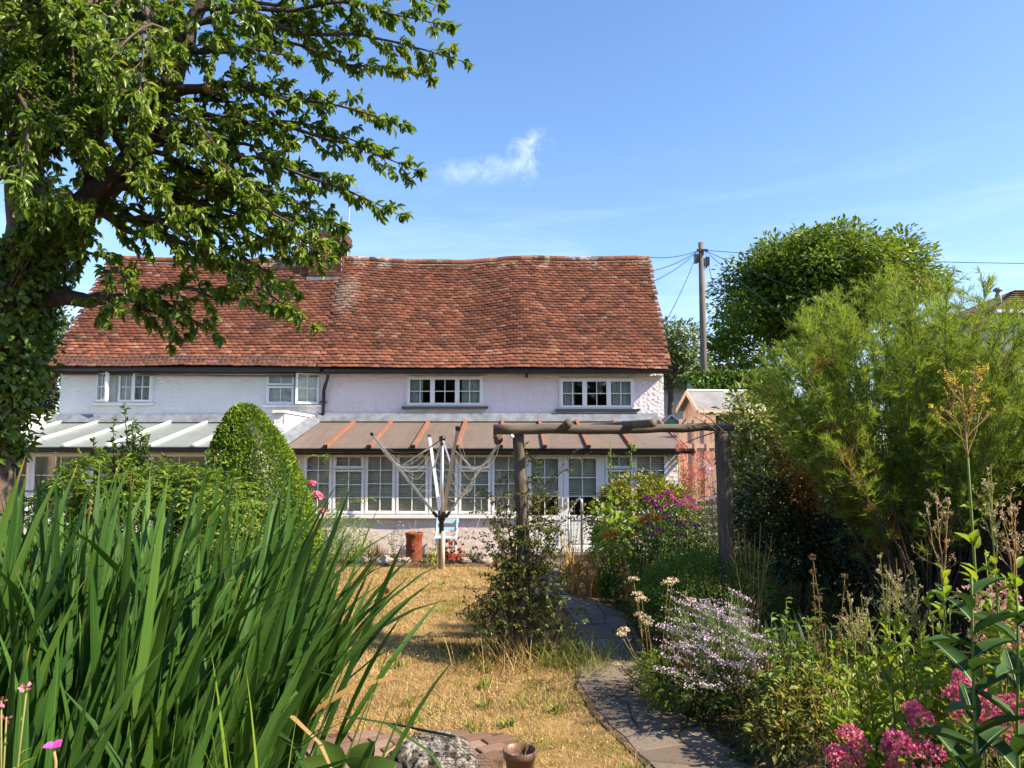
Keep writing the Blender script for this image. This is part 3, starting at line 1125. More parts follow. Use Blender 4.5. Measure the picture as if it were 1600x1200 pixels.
# ------------------------------------------------------------------ lean-to conservatory of the pink cottage
CY = 15.3
cx_ = lambda px: (px - 800) * CY / FPX
cz_ = lambda py: P(800, py, CY).z
cons = thing('conservatory', 'lean-to conservatory with bronze ribbed roof and white framed windows on the pink cottage', 'conservatory', (-0.6, CY, 0))
RY0, RZ0, RY1, RZ1 = 14.98, 2.20, 17.86, 2.87
CX0, CX1 = -4.60, 3.43
m = MB()
rough_wall(m, CX0, cx_(478), 0, 2.14, CY, [], step=0.05, amp=0.006, seed=4)
rough_wall(m, cx_(478) + 0.001, cx_(822), 0, cz_(808), CY - 0.02, [], step=0.06, amp=0.004, seed=5)
rough_wall(m, cx_(941), cx_(1041), 0, cz_(808), CY - 0.02, [], step=0.06, amp=0.004, seed=5)
rough_wall(m, cx_(1041) + 0.001, CX1, 0, 2.14, CY, [], step=0.04, amp=0.014, seed=6)
m.prism([(CX1, CY + 0.02, 0), (CX1, 17.86, 0), (CX1, 17.86, 2.80), (CX1, CY + 0.02, 2.17)], [(CX1 - 0.2, CY + 0.02, 0), (CX1 - 0.2, 17.86, 0), (CX1 - 0.2, 17.86, 2.80), (CX1 - 0.2, CY + 0.02, 2.17)])
m.build('wall', M_PINKLOW, cons)
MB().add([(CX0, CY + 0.05, 0.1), (CX1 - 0.2, CY + 0.05, 0.1), (CX1 - 0.2, 17.8, 0.1), (CX0, 17.8, 0.1)], [(0, 1, 2, 3)]).build('floor', M_ROOMBROWN, cons)
MB().box((-3.6, 16.6, 0.1), (-1.2, 17.4, 0.85)).box((0.4, 16.7, 0.1), (2.4, 17.5, 0.95)).build('furniture', M_ROOMBROWN, cons)
rz = lambda y: RZ0 + (RZ1 - RZ0) * (y - RY0) / (RY1 - RY0)
ribs = [(510 + 68.2 * k - 800) * RY0 / FPX for k in range(-0, 8)]
edges = [CX0 - 0.02] + ribs + [CX1 + 0.08]
for a, b in zip(edges[:-1], edges[1:]):
    q = MB()
    q.prism([(a + 0.004, RY0, RZ0), (b - 0.004, RY0, RZ0), (b - 0.004, RY0, RZ0 + 0.018), (a + 0.004, RY0, RZ0 + 0.018)],
            [(a + 0.004, RY1, RZ1), (b - 0.004, RY1, RZ1), (b - 0.004, RY1, RZ1 + 0.018), (a + 0.004, RY1, RZ1 + 0.018)])
    q.build('roof_panel', M_BRONZEPC, cons)
for x in ribs:
    q = MB().bar((x, RY0 - 0.02, RZ0 + 0.046), (x, RY1 - 0.05, RZ1 + 0.036), 0.075, 0.055)
    rb = q.build('roof_rib', M_RIB, cons)
    MB().box((x - 0.042, RY0 - 0.045, RZ0 + 0.01), (x + 0.042, RY0 - 0.022, RZ0 + 0.078)).build('end_cap', M_BLACK, rb)
# rafters at the sunny end show as a bundle of brown verge boards
for k in range(3):
    MB().bar((CX1 + 0.10 + 0.07 * k, RY0, RZ0 - 0.02 - 0.05 * k), (CX1 + 0.10 + 0.07 * k, RY1 - 0.1, RZ1 + 0.04 - 0.05 * k), 0.05, 0.05).build('verge_board', M_RIB if k != 1 else M_TIMBERDARK, cons)
gutter(cons, CX0 + 0.0, CX1 + 0.28, RY0 - 0.03, RZ0 - 0.035, RZ0 - 0.045, 0.05)
MB().box((CX0, RY0 + 0.06, RZ0 - 0.12), (CX1 + 0.1, RY0 + 0.10, RZ0 - 0.005)).build('fascia', M_TIMBERDARK, cons)
q = MB()
q.prism([(CX0 - 0.1, RY1 - 0.25, rz(RY1 - 0.25) + 0.05), (CX0 - 0.1, RY1 - 0.02, RZ1 + 0.06), (CX0 - 0.1, RY1 + 0.02, RZ1 + 0.20), (CX0 - 0.1, RY1 - 0.03, RZ1 + 0.20)],
        [(CX1 + 0.1, RY1 - 0.25, rz(RY1 - 0.25) + 0.05), (CX1 + 0.1, RY1 - 0.02, RZ1 + 0.06), (CX1 + 0.1, RY1 + 0.02, RZ1 + 0.20), (CX1 + 0.1, RY1 - 0.03, RZ1 + 0.20)])
q.build('flashing', M_LEAD, cons)
# glazed front, in the order it reads from left to right
zt, zb = cz_(709), cz_(803)


def fixed(pa, pb, nx=2, nz=4):
    return make_window(cons, cx_(pa), cx_(pb), zb, zt, CY, [(cx_(pa) + 0.02, cx_(pb) - 0.02, zb + 0.02, zt - 0.02, nx, nz, 0.045)], M_UPVC, 0.03,
                       blind=[(cx_(pa) + 0.03, cx_(pb) - 0.03, zb + 0.02, zt - 0.02)])


def hopper(pa, pb):
    zm = cz_(733)
    a, b = cx_(pa), cx_(pb)
    return make_window(cons, a, b, zb, zt, CY, [(a + 0.02, b - 0.02, zm + 0.01, zt - 0.02, 2, 1, 0.055), (a + 0.02, b - 0.02, zb + 0.02, zm - 0.01, 2, 3, 0.04)], M_UPVC, 0.03,
                       blind=[(a + 0.03, b - 0.03, zb + 0.02, zt - 0.02)])


fixed(477, 521.5)
hopper(522, 571.5)
fixed(572, 619.5)
hopper(620, 670.5)
fixed(671, 716.5)
hopper(717, 767.5)
fixed(768, 821.5)
hopper(944, 988.5)
fixed(989, 1041)
MB().box((cx_(474), CY - 0.10, cz_(809)), (cx_(823), CY + 0.02, cz_(804))).build('sill', M_UPVC, cons)
MB().box((cx_(943), CY - 0.10, cz_(809)), (cx_(1044), CY + 0.02, cz_(804))).build('sill', M_UPVC, cons)
for pa, pb in ((822, 879.5), (880, 938)):
    a, b = cx_(pa), cx_(pb)
    m = MB()
    rim = 0.105
    z0, z1, zp = 0.10, zt, cz_(805)
    m.box((a, CY - 0.03, z0), (a + rim, CY + 0.04, z1)).box((b - rim, CY - 0.03, z0), (b, CY + 0.04, z1))
    m.box((a + rim, CY - 0.03, z1 - rim), (b - rim, CY + 0.04, z1)).box((a + rim, CY - 0.03, z0), (b - rim, CY + 0.04, z0 + 0.12)).box((a + rim, CY - 0.03, zp - 0.09), (b - rim, CY + 0.04, zp))
    gx0, gx1 = a + rim, b - rim
    xm = (gx0 + gx1) / 2
    m.box((xm - 0.009, CY - 0.014, zp), (xm + 0.009, CY + 0.02, z1 - rim))
    zs = [zp, zp + (z1 - rim - zp) / 3, zp + 2 * (z1 - rim - zp) / 3, z1 - rim]
    for z in zs[1:3]:
        m.box((gx0, CY - 0.012, z - 0.009), (xm - 0.009, CY + 0.018, z + 0.009)).box((xm + 0.009, CY - 0.012, z - 0.009), (gx1, CY + 0.018, z + 0.009))
    d = m.build('door', M_UPVC, cons)
    for i in range(3):
        for u, v_ in ((gx0 - 0.003, xm - 0.008), (xm + 0.008, gx1 + 0.003)):
            MB().box((u, CY + 0.004, zs[i] + 0.007), (v_, CY + 0.010, zs[i + 1] - 0.007)).build('pane', M_GLASS, d)
    # moulded lower panel
    MB().box((gx0 - 0.002, CY - 0.004, z0 + 0.118), (gx1 + 0.002, CY + 0.02, zp - 0.088)).box((gx0 + 0.05, CY - 0.016, z0 + 0.17), (gx1 - 0.05, CY - 0.005, zp - 0.14)).build('lower_panel', M_UPVC, d)
    s = MB()
    z = zs[1] + 0.02
    while z < z1 - 0.06:
        s.add([(a + 0.08, CY + 0.070, z - 0.014), (b - 0.08, CY + 0.070, z - 0.014), (b - 0.08, CY + 0.092, z + 0.020), (a + 0.08, CY + 0.092, z + 0.020)], [(0, 1, 2, 3)])
        z += 0.047
    s.build('blind', M_BLIND, d)
    MB().box((b - 0.07 if pa < 870 else a + 0.03, CY - 0.045, 0.98), (b - 0.03 if pa < 870 else a + 0.07, CY - 0.031, 1.2)).build('handle', M_GALV, d)
MB().box((cx_(938) + 0.001, CY - 0.02, 0), (cx_(943.5), CY + 0.05, zt)).build('door_jamb', M_UPVC, cons)
MB().box((cx_(820), CY - 0.40, 0.0), (cx_(942), CY + 0.10, 0.092)).build('door_step', M_PAVE, cons)

# parapet wall between the two lean-tos, and its twin at the far left
for k, (xa, xb, lab) in enumerate(((-5.0, -4.80, 'rough white parapet wall between the two lean-to roofs'), (-11.42, -11.18, 'short white parapet wall beside the ivy trunk'))):
    t_ = thing('parapet_wall', lab, 'wall', ((xa + xb) / 2, 16.7, 0))
    m = MB()
    n = 30
    for side, xx, sg in ((0, xb, 1), (1, xa, -1)):
        vs = []
        for i in range(n + 1):
            for j in range(24):
                y, z = 15.5 + 2.33 * i / n, 2.95 * j / 23
                vs.append((xx + sg * 0.010 * mnoise.noise(Vector((y * 9, z * 9, k + side))), y, z))
        fs = [(i * 24 + j, i * 24 + j + 1, (i + 1) * 24 + j + 1, (i + 1) * 24 + j) for i in range(n) for j in range(23)]
        m.add(vs, fs)
    rough_wall(m, xa, xb, 0, 2.95, 15.5, [], 0.05, 0.008, 3 + k)
    m.build('wall', M_WHITE, t_)
    MB().box((xa - 0.035, 15.45, 2.955), (xb + 0.035, 17.83, 3.01)).build('coping', M_WHITE, t_)
    if k == 0:
        MB().prism([(xb + 0.005, RY0 - 0.05, RZ0 - 0.03), (xb + 0.20, RY0 - 0.05, RZ0 + 0.03), (xb + 0.20, RY0 - 0.05, RZ0 + 0.045), (xb + 0.022, RY0 - 0.05, RZ0 + 0.20), (xb + 0.005, RY0 - 0.05, RZ0 + 0.20)],
                   [(xb + 0.005, RY1 - 0.2, RZ1 - 0.07), (xb + 0.20, RY1 - 0.2, RZ1 - 0.02), (xb + 0.20, RY1 - 0.2, RZ1 - 0.005), (xb + 0.022, RY1 - 0.2, RZ1 + 0.15), (xb + 0.005, RY1 - 0.2, RZ1 + 0.15)]).build('flashing', M_LEAD, t_)

# ------------------------------------------------------------------ milky lean-to of the white cottage
lt = thing('lean_to', 'lean-to with milky translucent roof panels on the white cottage', 'lean-to', (-8.0, CY, 0))
LX0, LX1 = -11.17, -5.02
step = 0.88
xs_ = list(np.arange(LX1 - 0.55, LX0, -step))[::-1]
ed = [LX0] + xs_ + [LX1]
for a, b in zip(ed[:-1], ed[1:]):
    MB().prism([(a + 0.004, RY0, RZ0 + 0.03), (b - 0.004, RY0, RZ0 + 0.03), (b - 0.004, RY0, RZ0 + 0.045), (a + 0.004, RY0, RZ0 + 0.045)],
               [(a + 0.004, RY1, RZ1 - 0.03), (b - 0.004, RY1, RZ1 - 0.03), (b - 0.004, RY1, RZ1 - 0.015), (a + 0.004, RY1, RZ1 - 0.015)]).build('roof_panel', M_CLEARPC, lt)
for x in xs_:
    MB().bar((x, RY0 - 0.02, RZ0 + 0.072), (x, RY1 - 0.05, RZ1 + 0.010), 0.06, 0.05).build('roof_rib', M_UPVC, lt)
gutter(lt, LX0, LX1, RY0 - 0.03, RZ0 - 0.005, RZ0 - 0.015, 0.05)
MB().prism([(LX0, RY1 - 0.2, rz(RY1 - 0.2) + 0.02), (LX0, RY1 - 0.02, RZ1 + 0.03), (LX0, RY1 + 0.02, RZ1 + 0.17), (LX0, RY1 - 0.03, RZ1 + 0.17)],
           [(LX1, RY1 - 0.2, rz(RY1 - 0.2) + 0.02), (LX1, RY1 - 0.02, RZ1 + 0.03), (LX1, RY1 + 0.02, RZ1 + 0.17), (LX1, RY1 - 0.03, RZ1 + 0.17)]).build('flashing', M_LEAD, lt)
m = MB()
rough_wall(m, LX0, LX1, 0, 0.8, CY, [], step=0.08, amp=0.006, seed=1)
m.build('wall', M_WHITE, lt)
for k in range(5):
    a = LX0 + 0.02 + k * (LX1 - LX0 - 0.04) / 5
    b = a + (LX1 - LX0 - 0.04) / 5 - 0.004
    make_window(lt, a, b, 0.81, 2.12, CY, [(a + 0.03, b - 0.03, 0.84, 2.09, 2, 3, 0.05)], M_WTIMBER, 0.05)

# ------------------------------------------------------------------ pergola
PY = 7.9
pg = thing('pergola', 'rustic log pergola with one long beam on two round posts over the path', 'pergola', (P(970, 700, PY).x, PY, 0))


def log(name, pts, radii, mat, parent, knots=0, seed=0):
    pp, rad = [], []
    pts = [Vector(p) for p in pts]
    n = 18
    for i in range(n + 1):
        u = i / n * (len(pts) - 1)
        k = min(int(u), len(pts) - 2)
        p = pts[k].lerp(pts[k + 1], u - k)
        r = radii[k] + (radii[k + 1] - radii[k]) * (u - k)
        j = Vector((mnoise.noise(Vector((i * 0.5, seed, 0))), mnoise.noise(Vector((i * 0.5, seed, 7))), mnoise.noise(Vector((i * 0.5, seed, 3))))) * 0.012
        pp.append(p + j)
        rad.append(r * (1 + 0.06 * mnoise.noise(Vector((i * 0.9, seed + 5, 0)))))
    return MB().tube(pp, rad, 12, wob=0.10).build(name, mat, parent, smooth=True)


pl, pr = P(812, 680, PY), P(1128, 680, PY)
log('post', [(pl.x + 0.02, PY, 0.0), (pl.x + 0.04, PY, 1.2), (pl.x - 0.02, PY, 2.40)], [0.085, 0.068, 0.06], M_LOG, pg, seed=1)
log('post', [(pr.x + 0.02, PY - 0.05, 0.0), (pr.x + 0.01, PY - 0.02, 1.2), (pr.x, PY, 2.36)], [0.098, 0.085, 0.078], M_LOG, pg, seed=2)
log('beam', [P(771, 671, PY - 0.06), P(950, 671, PY - 0.06), P(1050, 669, PY - 0.04), P(1146, 667, PY)], [0.054, 0.05, 0.045, 0.038], M_BEAM, pg, seed=3)
a = P(887, 662, PY - 0.42)
log('cross_log', [a, a + Vector((0.02, 0.5, -0.005)), a + Vector((0.03, 0.95, -0.02))], [0.046, 0.048, 0.045], M_LOG, pg, seed=4)
a = P(1021, 661.5, PY - 0.50)
log('cross_log', [a, a + Vector((-0.22, 0.5, -0.0)), a + Vector((-0.5, 1.0, -0.01))], [0.042, 0.045, 0.045], M_LOG, pg, seed=5)
# short stump of an old brace behind the left end, and a porcelain hook
log('brace', [P(778, 676, PY + 0.1), P(779, 690, PY + 0.1)], [0.05, 0.048], M_LOG, pg, seed=6)
MB().lathe(P(800, 681, PY - 0.10), [(0.0, -0.02), (0.02, -0.02), (0.024, 0.0), (0.012, 0.012), (0.0, 0.02)], 10).build('hook', M_UPVC, pg, smooth=True)
tw = MB()
tw.tube([P(1093, 644, PY - .1), P(1110, 655, PY - .12), P(1125, 669, PY - .12), P(1135, 678, PY - .1)], [0.004, 0.006, 0.007, 0.006], 5)
tw.tube([P(1064, 695, PY), P(1090, 684, PY - .1), P(1108, 678, PY - .1), P(1130, 672, PY - .1)], [0.003, 0.006, 0.008, 0.006], 5)
tw.tube([P(1083, 651, PY - .1), P(1100, 660, PY - .12), P(1120, 673, PY - .12)], [0.003, 0.005, 0.005], 5)
tw.build('dead_vine', M_TWIG, pg, smooth=True)

# ------------------------------------------------------------------ rotary clothes dryer
DY = 13.7
dx = P(690, 800, DY).x
dr = thing('rotary_clothes_dryer', 'half folded aluminium rotary clothes dryer with sagging pale lines on the lawn', 'clothes dryer', (dx, DY, 0))
zp = lambda py: P(690, py, DY).z
MB().tube([(dx, DY, zp(834)), (dx, DY, zp(688))], 0.032, 12).build('pole', M_ALU, dr, smooth=True)
MB().tube([(dx + 0.03, DY - 0.02, -0.02), (dx + 0.03, DY - 0.02, zp(830))], 0.036, 12).build('ground_tube', M_CORD, dr, smooth=True)
MB().box((dx - 0.075, DY - 0.03, -0.02), (dx - 0.012, DY + 0.045, zp(842))).build('stake', M_POST, dr)
hub = MB().lathe((dx, DY, zp(834)), [(0.03, 0), (0.045, 0.02), (0.045, 0.22), (0.07, 0.25), (0.075, 0.30), (0.06, 0.33), (0.03, 0.34)], 14).build('hub', M_BLACK, dr, smooth=True)
th = MB().lathe((dx, DY, zp(700)), [(0.03, 0), (0.035, 0.12), (0.06, 0.14), (0.062, 0.20), (0.04, 0.22), (0.0, 0.23)], 14).build('top_hub', M_BLACK, dr, smooth=True)
hz = zp(808)
tips = [P(583, 681, DY + 0.15), P(671, 684, DY + 1.0), P(714, 672, DY - 0.75), P(780, 693, DY - 0.15)]
roots = []
for k, tp in enumerate(tips):
    d = Vector((tp.x - dx, tp.y - DY, 0)).normalized()
    r0 = Vector((dx, DY, hz)) + d * 0.08
    roots.append(r0)
    arm = MB().bar(r0, tp, 0.058, 0.040).build('arm', M_ALU, dr)
    MB().bar(tp, tp + (tp - r0).normalized() * 0.07, 0.062, 0.045).build('arm_tip', M_BLACK, arm)
    MB().bar(r0, r0 + (tp - r0).normalized() * 0.12, 0.066, 0.05).build('arm_joint', M_BLACK, arm)
    mid = r0.lerp(tp, 0.60)
    MB().bar(Vector((dx, DY, zp(689))) + d * 0.05, mid, 0.032, 0.024).build('strut', M_ALU, dr)
for k in range(4):
    a0, a1 = roots[k], tips[k]
    b0, b1 = roots[(k + 2) % 4 if False else (0, 2, 3, 1)[((0, 2, 3, 1).index(k) + 1) % 4]], tips[(0, 2, 3, 1)[((0, 2, 3, 1).index(k) + 1) % 4]]
    m = MB()
    for j in range(7):
        u = 0.28 + 0.70 * j / 6
        p, q = a0.lerp(a1, u), b0.lerp(b1, u)
        dist = (p - q).length
        sag = 0.12 + 0.22 * u + 0.25 * random.random()
        pts = []
        for i in range(13):
            w = i / 12
            pt = p.lerp(q, w)
            pt.z -= sag * 4 * w * (1 - w) * (0.5 + 0.5 * u) + 0.03 * math.sin(w * 9 + j)
            pt.x += 0.03 * math.sin(w * 7 + j * 1.3)
            pts.append(pt)
        m.tube(pts, 0.0014, 4, cap=False)
    m.build('washing_line', M_CORD, dr)
m = MB()
s0 = P(752, 780, DY - 0.3)
m.tube([s0, s0 + Vector((0.0, 0, -0.25)), s0 + Vector((-0.08, 0, -0.50)), s0 + Vector((-0.24, 0, -0.56)), s0 + Vector((-0.30, 0, -0.50))], 0.004, 4)
m.build('loose_line_end', M_CORD, dr)

# ------------------------------------------------------------------ folding chair, chimney-pot planter, rail
cy = 14.75
cxm = P(697, 840, cy).x
chair = thing('folding_chair', 'pale blue slatted folding chair behind the clothes dryer pole', 'chair', (cxm, cy, 0.03))
z0 = 0.05
for s in (-1, 1):
    MB().bar((cxm + s * 0.20, cy + 0.30, 0.84), (cxm + s * 0.20, cy - 0.16, z0), 0.022, 0.03).build('leg', M_PALEBLUE, chair)
    MB().bar((cxm + s * 0.17, cy - 0.14, 0.46), (cxm + s * 0.17, cy + 0.32, z0), 0.022, 0.03).build('leg', M_PALEBLUE, chair)
for k in range(2):
    z = P(697, 816 + 13 * k, cy).z
    yy = cy + 0.28 - 0.09 * k
    MB().box((cxm - 0.23, yy - 0.012, z - 0.045), (cxm + 0.23, yy + 0.008, z + 0.045)).build('back_slat', M_PALEBLUE, chair)
for k in range(5):
    y = cy - 0.18 + 0.075 * k
    MB().box((cxm - 0.24, y, 0.445), (cxm + 0.22, y + 0.055, 0.465)).build('seat_slat', M_PALEBLUE, chair)
MB().bar((cxm - 0.2, cy + 0.1, 0.25), (cxm + 0.2, cy + 0.1, 0.25), 0.02, 0.02).build('stretcher', M_PALEBLUE, chair)

ty = 14.55
tx = P(647, 860, ty).x
cp = thing('chimney_pot_planter', 'old terracotta chimney pot with a ragged rim used as a planter by the wall', 'planter', (tx, ty, 0.05))
m = MB()
n = 28
prof = [(0.165, 0.0), (0.160, 0.06), (0.158, 0.25), (0.155, 0.40), (0.162, 0.42), (0.166, 0.47), (0.178, 0.49), (0.180, 0.52), (0.150, 0.52), (0.140, 0.42), (0.0, 0.40)]
vs = []
for i, (r, z) in enumerate(prof):
    for k in range(n):
        a = 2 * math.pi * k / n
        jz = 0.022 * mnoise.noise(Vector((k * 0.9, i * 0.2, 0))) if 4 <= i <= 8 else 0
        jr = 1 + (0.08 * mnoise.noise(Vector((k * 1.3, i, 2))) if i >= 4 and r > 0 else 0)
        vs.append((tx + r * jr * math.cos(a), ty + r * jr * math.sin(a), 0.05 + z + jz))
m.add(vs, [(i * n + k, i * n + (k + 1) % n, (i + 1) * n + (k + 1) % n, (i + 1) * n + k) for i in range(len(prof) - 1) for k in range(n)])
m.build('pot', M_TERRA, cp, smooth=True)
MB().box((tx - 0.035, ty - 0.172, 0.235), (tx + 0.035, ty - 0.15, 0.262)).build('vent_slot', M_BLACK, cp)
MB().lathe((tx - 0.01, ty - 0.158, 0.34), [(0.0, -0.022), (0.02, -0.014), (0.024, 0.0), (0.018, 0.016), (0.0, 0.022)], 10).build('boss', M_TERRA, cp, smooth=True)

ry_ = 13.6
h1 = P(908, 779, ry_)
hr = thing('handrail', 'bent grey metal handrail beside the conservatory door', 'handrail', (h1.x, ry_, 0))
MB().tube([(h1.x, ry_, 0.0), (h1.x + 0.01, ry_, h1.z - 0.10), (h1.x, ry_, h1.z - 0.03), (h1.x - 0.03, ry_ + 0.02, h1.z), (h1.x - 0.06, ry_ + 0.08, h1.z - 0.03), (h1.x - 0.17, ry_ + 0.75, h1.z - 0.30)], 0.022, 10).build('rail', M_GALV, hr, smooth=True)
MB().tube([(h1.x - 0.17, ry_ + 0.75, h1.z - 0.30), (h1.x - 0.17, ry_ + 0.75, 0.0)], 0.02, 10).build('post', M_GALV, hr, smooth=True)

# ------------------------------------------------------------------ raised bank, sheds, gate, hedge, pole
t = NT('bank_turf')
v = t.coord()
M_BANK = t.done(t.bsdf(t.ramp(t.noise(v, 1.2, 6), [(0.3, (0.05, 0.06, 0.02)), (0.7, (0.14, 0.12, 0.05))]), 0.95, 0.1))
sheet('bank', np.linspace(3.9, 40, 40), np.linspace(16.2, 45, 30), lambda X, Y: -0.05 + 1.15 * smooth((Y - 16.4) / 1.4) + 0.5 * smooth((Y - 20) / 8), M_BANK, kind='structure')

SY = 18.6
sh = thing('shed', 'pale timber garden shed with grey felt roof and white roof edge', 'shed', (P(1115, 700, SY).x, SY, 1.1))
apex0, apex1 = P(1074, 612, SY + 0.45), P(1168, 613, SY + 0.95)
el0, el1 = P(1091, 642, SY - 0.25), P(1178, 645, SY + 0.25)
bl0 = P(1058, 642, SY + 1.15)
up = Vector((0, 0, 0.03))
bl1 = bl0 + (el1 - el0)
m = MB()
m.add([apex0, apex1, el1, el0, apex0 + up, apex1 + up, el1 + up, el0 + up], [(3, 2, 1, 0), (4, 5, 6, 7), (0, 1, 5, 4), (1, 2, 6, 5), (2, 3, 7, 6), (3, 0, 4, 7)])
m.add([apex0, apex1, bl1, bl0, apex0 + up, apex1 + up, bl1 + up, bl0 + up], [(0, 1, 2, 3), (7, 6, 5, 4), (4, 5, 1, 0), (5, 6, 2, 1), (6, 7, 3, 2), (7, 4, 0, 3)])
rf = m.build('roof', M_FELT, sh)
MB().bar(apex0 + up * 1.6, apex1 + up * 1.6, 0.06, 0.035).build('ridge_cap', M_UPVC, rf)
MB().bar(el0 - up * 0.4, el1 - up * 0.4, 0.03, 0.07).build('eaves_board', M_SHED, rf)
for q0 in (el0, bl0):
    MB().bar(apex0 + Vector((-0.03, -0.02, -0.02)), q0 + Vector((-0.03, -0.02, -0.02)), 0.025, 0.11).build('barge_board', M_SHED, rf)
# gable of upright boards and the long wall
ax = Vector((0.16, 0.02, -0.06))
nb = 9
for k in range(nb):
    u0, u1 = k / nb + 0.004, (k + 1) / nb - 0.004
    p0, p1 = bl0.lerp(el0, u0) + ax, bl0.lerp(el0, u1) + ax
    zt0 = lambda u: apex0.z - (apex0.z - bl0.z) * abs(u - 0.5) * 2 - 0.05
    off = Vector((0.018, 0.012, 0))
    a0, a1 = Vector((p0.x, p0.y, zt0(u0))), Vector((p1.x, p1.y, zt0(u1)))
    b0, b1 = Vector((p0.x, p0.y, 1.0)), Vector((p1.x, p1.y, 1.0))
    MB().prism([b0, b1, a1, a0], [b0 + off, b1 + off, a1 + off, a0 + off]).build('board', M_SHED, sh)
nb = 14
for k in range(nb):
    u0, u1 = k / nb + 0.003, (k + 1) / nb - 0.003
    p0, p1 = el0.lerp(el1, u0) + Vector((0.16, 0.12, 0)), el0.lerp(el1, u1) + Vector((0.05, 0.12, 0))
    off = Vector((-0.005, 0.02, 0))
    z = el0.z - 0.05
    b0, b1, a1, a0 = Vector((p0.x, p0.y, 1.0)), Vector((p1.x, p1.y, 1.0)), Vector((p1.x, p1.y, z)), Vector((p0.x, p0.y, z))
    MB().prism([b0, b1, a1, a0], [b0 + off, b1 + off, a1 + off, a0 + off]).build('board', M_SHED, sh)

gy = 15.9
gt = thing('garden_gate', 'tall pale timber gate with ledges and a sloping brace between conservatory and pergola', 'gate', (P(1084, 700, gy).x, gy, 0))
gx0, gx1 = P(1060, 700, gy).x, P(1120, 700, gy).x
nb = 8
for k in range(nb):
    a = gx0 + (gx1 - gx0) * k / nb
    b = gx0 + (gx1 - gx0) * (k + 1) / nb - 0.006
    u = (k + 0.5) / nb
    zt_ = P(1080, 664 - 16 * min(1, u * 2.2), gy).z
    MB().box((a, gy, 0.02), (b, gy + 0.02, zt_)).build('board', M_SHED, gt)
for zz in (P(0, 658, gy).z, P(0, 697, gy).z, 0.5):
    MB().box((gx0 + 0.05, gy - 0.03, zz - 0.045), (gx1 - 0.02, gy - 0.002, zz + 0.045)).build('ledge', M_SHED, gt)
for px in (1061, 1084, 1103):
    x = P(px, 700, gy).x
    MB().box((x, gy - 0.045, 0.02), (x + 0.055, gy - 0.032, P(0, 655, gy).z)).build('stile', M_SHED, gt)
MB().bar(P(1066, 668, gy - 0.06), P(1080, 649, gy - 0.06), 0.03, 0.06).build('brace', M_SHED, gt)

s2 = thing('small_shed', 'small teal gabled shed just past the pink cottage corner', 'shed', P(1049, 665, 17.6))
a = P(1049, 650, 17.4)
hw = 0.20
m = MB().prism([a + Vector((-hw, 0, -0.16)), a + Vector((hw, 0, -0.16)), a], [a + Vector((-hw, 1.2, -0.16)), a + Vector((hw, 1.2, -0.16)), a + Vector((0, 1.2, 0))])
m.box((a.x - hw, 17.41, 1.1), (a.x + hw, 18.6, a.z - 0.165))
m.build('wall', M_TEAL, s2)
for s in (-1, 1):
    MB().prism([a + Vector((0, -0.06, 0.002)), a + Vector((s * (hw + 0.07), -0.06, -0.215)), a + Vector((s * (hw + 0.07), -0.06, -0.185)), a + Vector((0, -0.06, 0.035))],
               [a + Vector((0, 1.25, 0.002)), a + Vector((s * (hw + 0.07), 1.25, -0.215)), a + Vector((s * (hw + 0.07), 1.25, -0.185)), a + Vector((0, 1.25, 0.035))]).build('roof_slope', M_FELT, s2)

PYY = 26.0
pb, pt_ = P(1100, 600, PYY), P(1095.5, 379, PYY)
up_ = thing('utility_pole', 'weathered wooden utility pole with black boxes and a fan of wires', 'utility pole', (pb.x, PYY, 1.5))
MB().tube([(pb.x, PYY, 1.2), pb.lerp(pt_, 0.5), pt_], [0.125, 0.112, 0.10], 14).build('pole', M_POLE, up_, smooth=True)
for s, dz in ((-1, 0.45), (1, 0.55)):
    b = MB().box((pt_.x + s * 0.13, PYY - 0.12, pt_.z - dz - 0.30), (pt_.x + s * 0.26, PYY + 0.10, pt_.z - dz)).build('junction_box', M_BLACK, up_)
MB().box((pt_.x - 0.20, PYY - 0.16, pt_.z - 0.36), (pt_.x + 0.20, PYY - 0.118, pt_.z - 0.28)).build('bracket', M_BLACK, up_)
MB().box((pt_.x + 0.13, PYY - 0.1, pt_.z - 0.95), (pt_.x + 0.17, PYY + 0.02, pt_.z - 0.86)).build('cable_guide', M_BLACK, up_)
wires = [((1014, 402), 20.0, 'upper dark wire from the pole to the cottage ridge'), ((1016, 424), 20.0, 'wire from the pole slanting to the right edge of the roof'),
         ((1020, 440), 19.5, 'lower wire from the pole sloping behind the roof verge'), ((1042, 500), 19.0, 'steep wire from the pole down to the cottage eaves'),
         ((1640, 412), 24.0, 'long wire from the pole running right across the sky'), ((1245, 505), 20.0, 'wire from the pole sinking into the right hand trees'),
         ((1125, 480), 21.0, 'short steep wire just right of the pole'), ((1330, 480), 20.0, 'thin wire from the pole passing before the round tree')]
for (qx, qy), yy, lab in wires:
    q = P(qx, qy, yy)
    s_ = pt_ + Vector((0.12 if qx > 1095 else -0.12, -0.05, -0.30))
    pts = []
    for i in range(17):
        u = i / 16
        p = s_.lerp(q, u)
        p.z -= 0.10 * 4 * u * (1 - u)
        pts.append(p)
    tag(MB().tube(pts, 0.011, 5).build('overhead_wire', M_BLACK), lab, 'wire', 'wires fanning out from the pole')

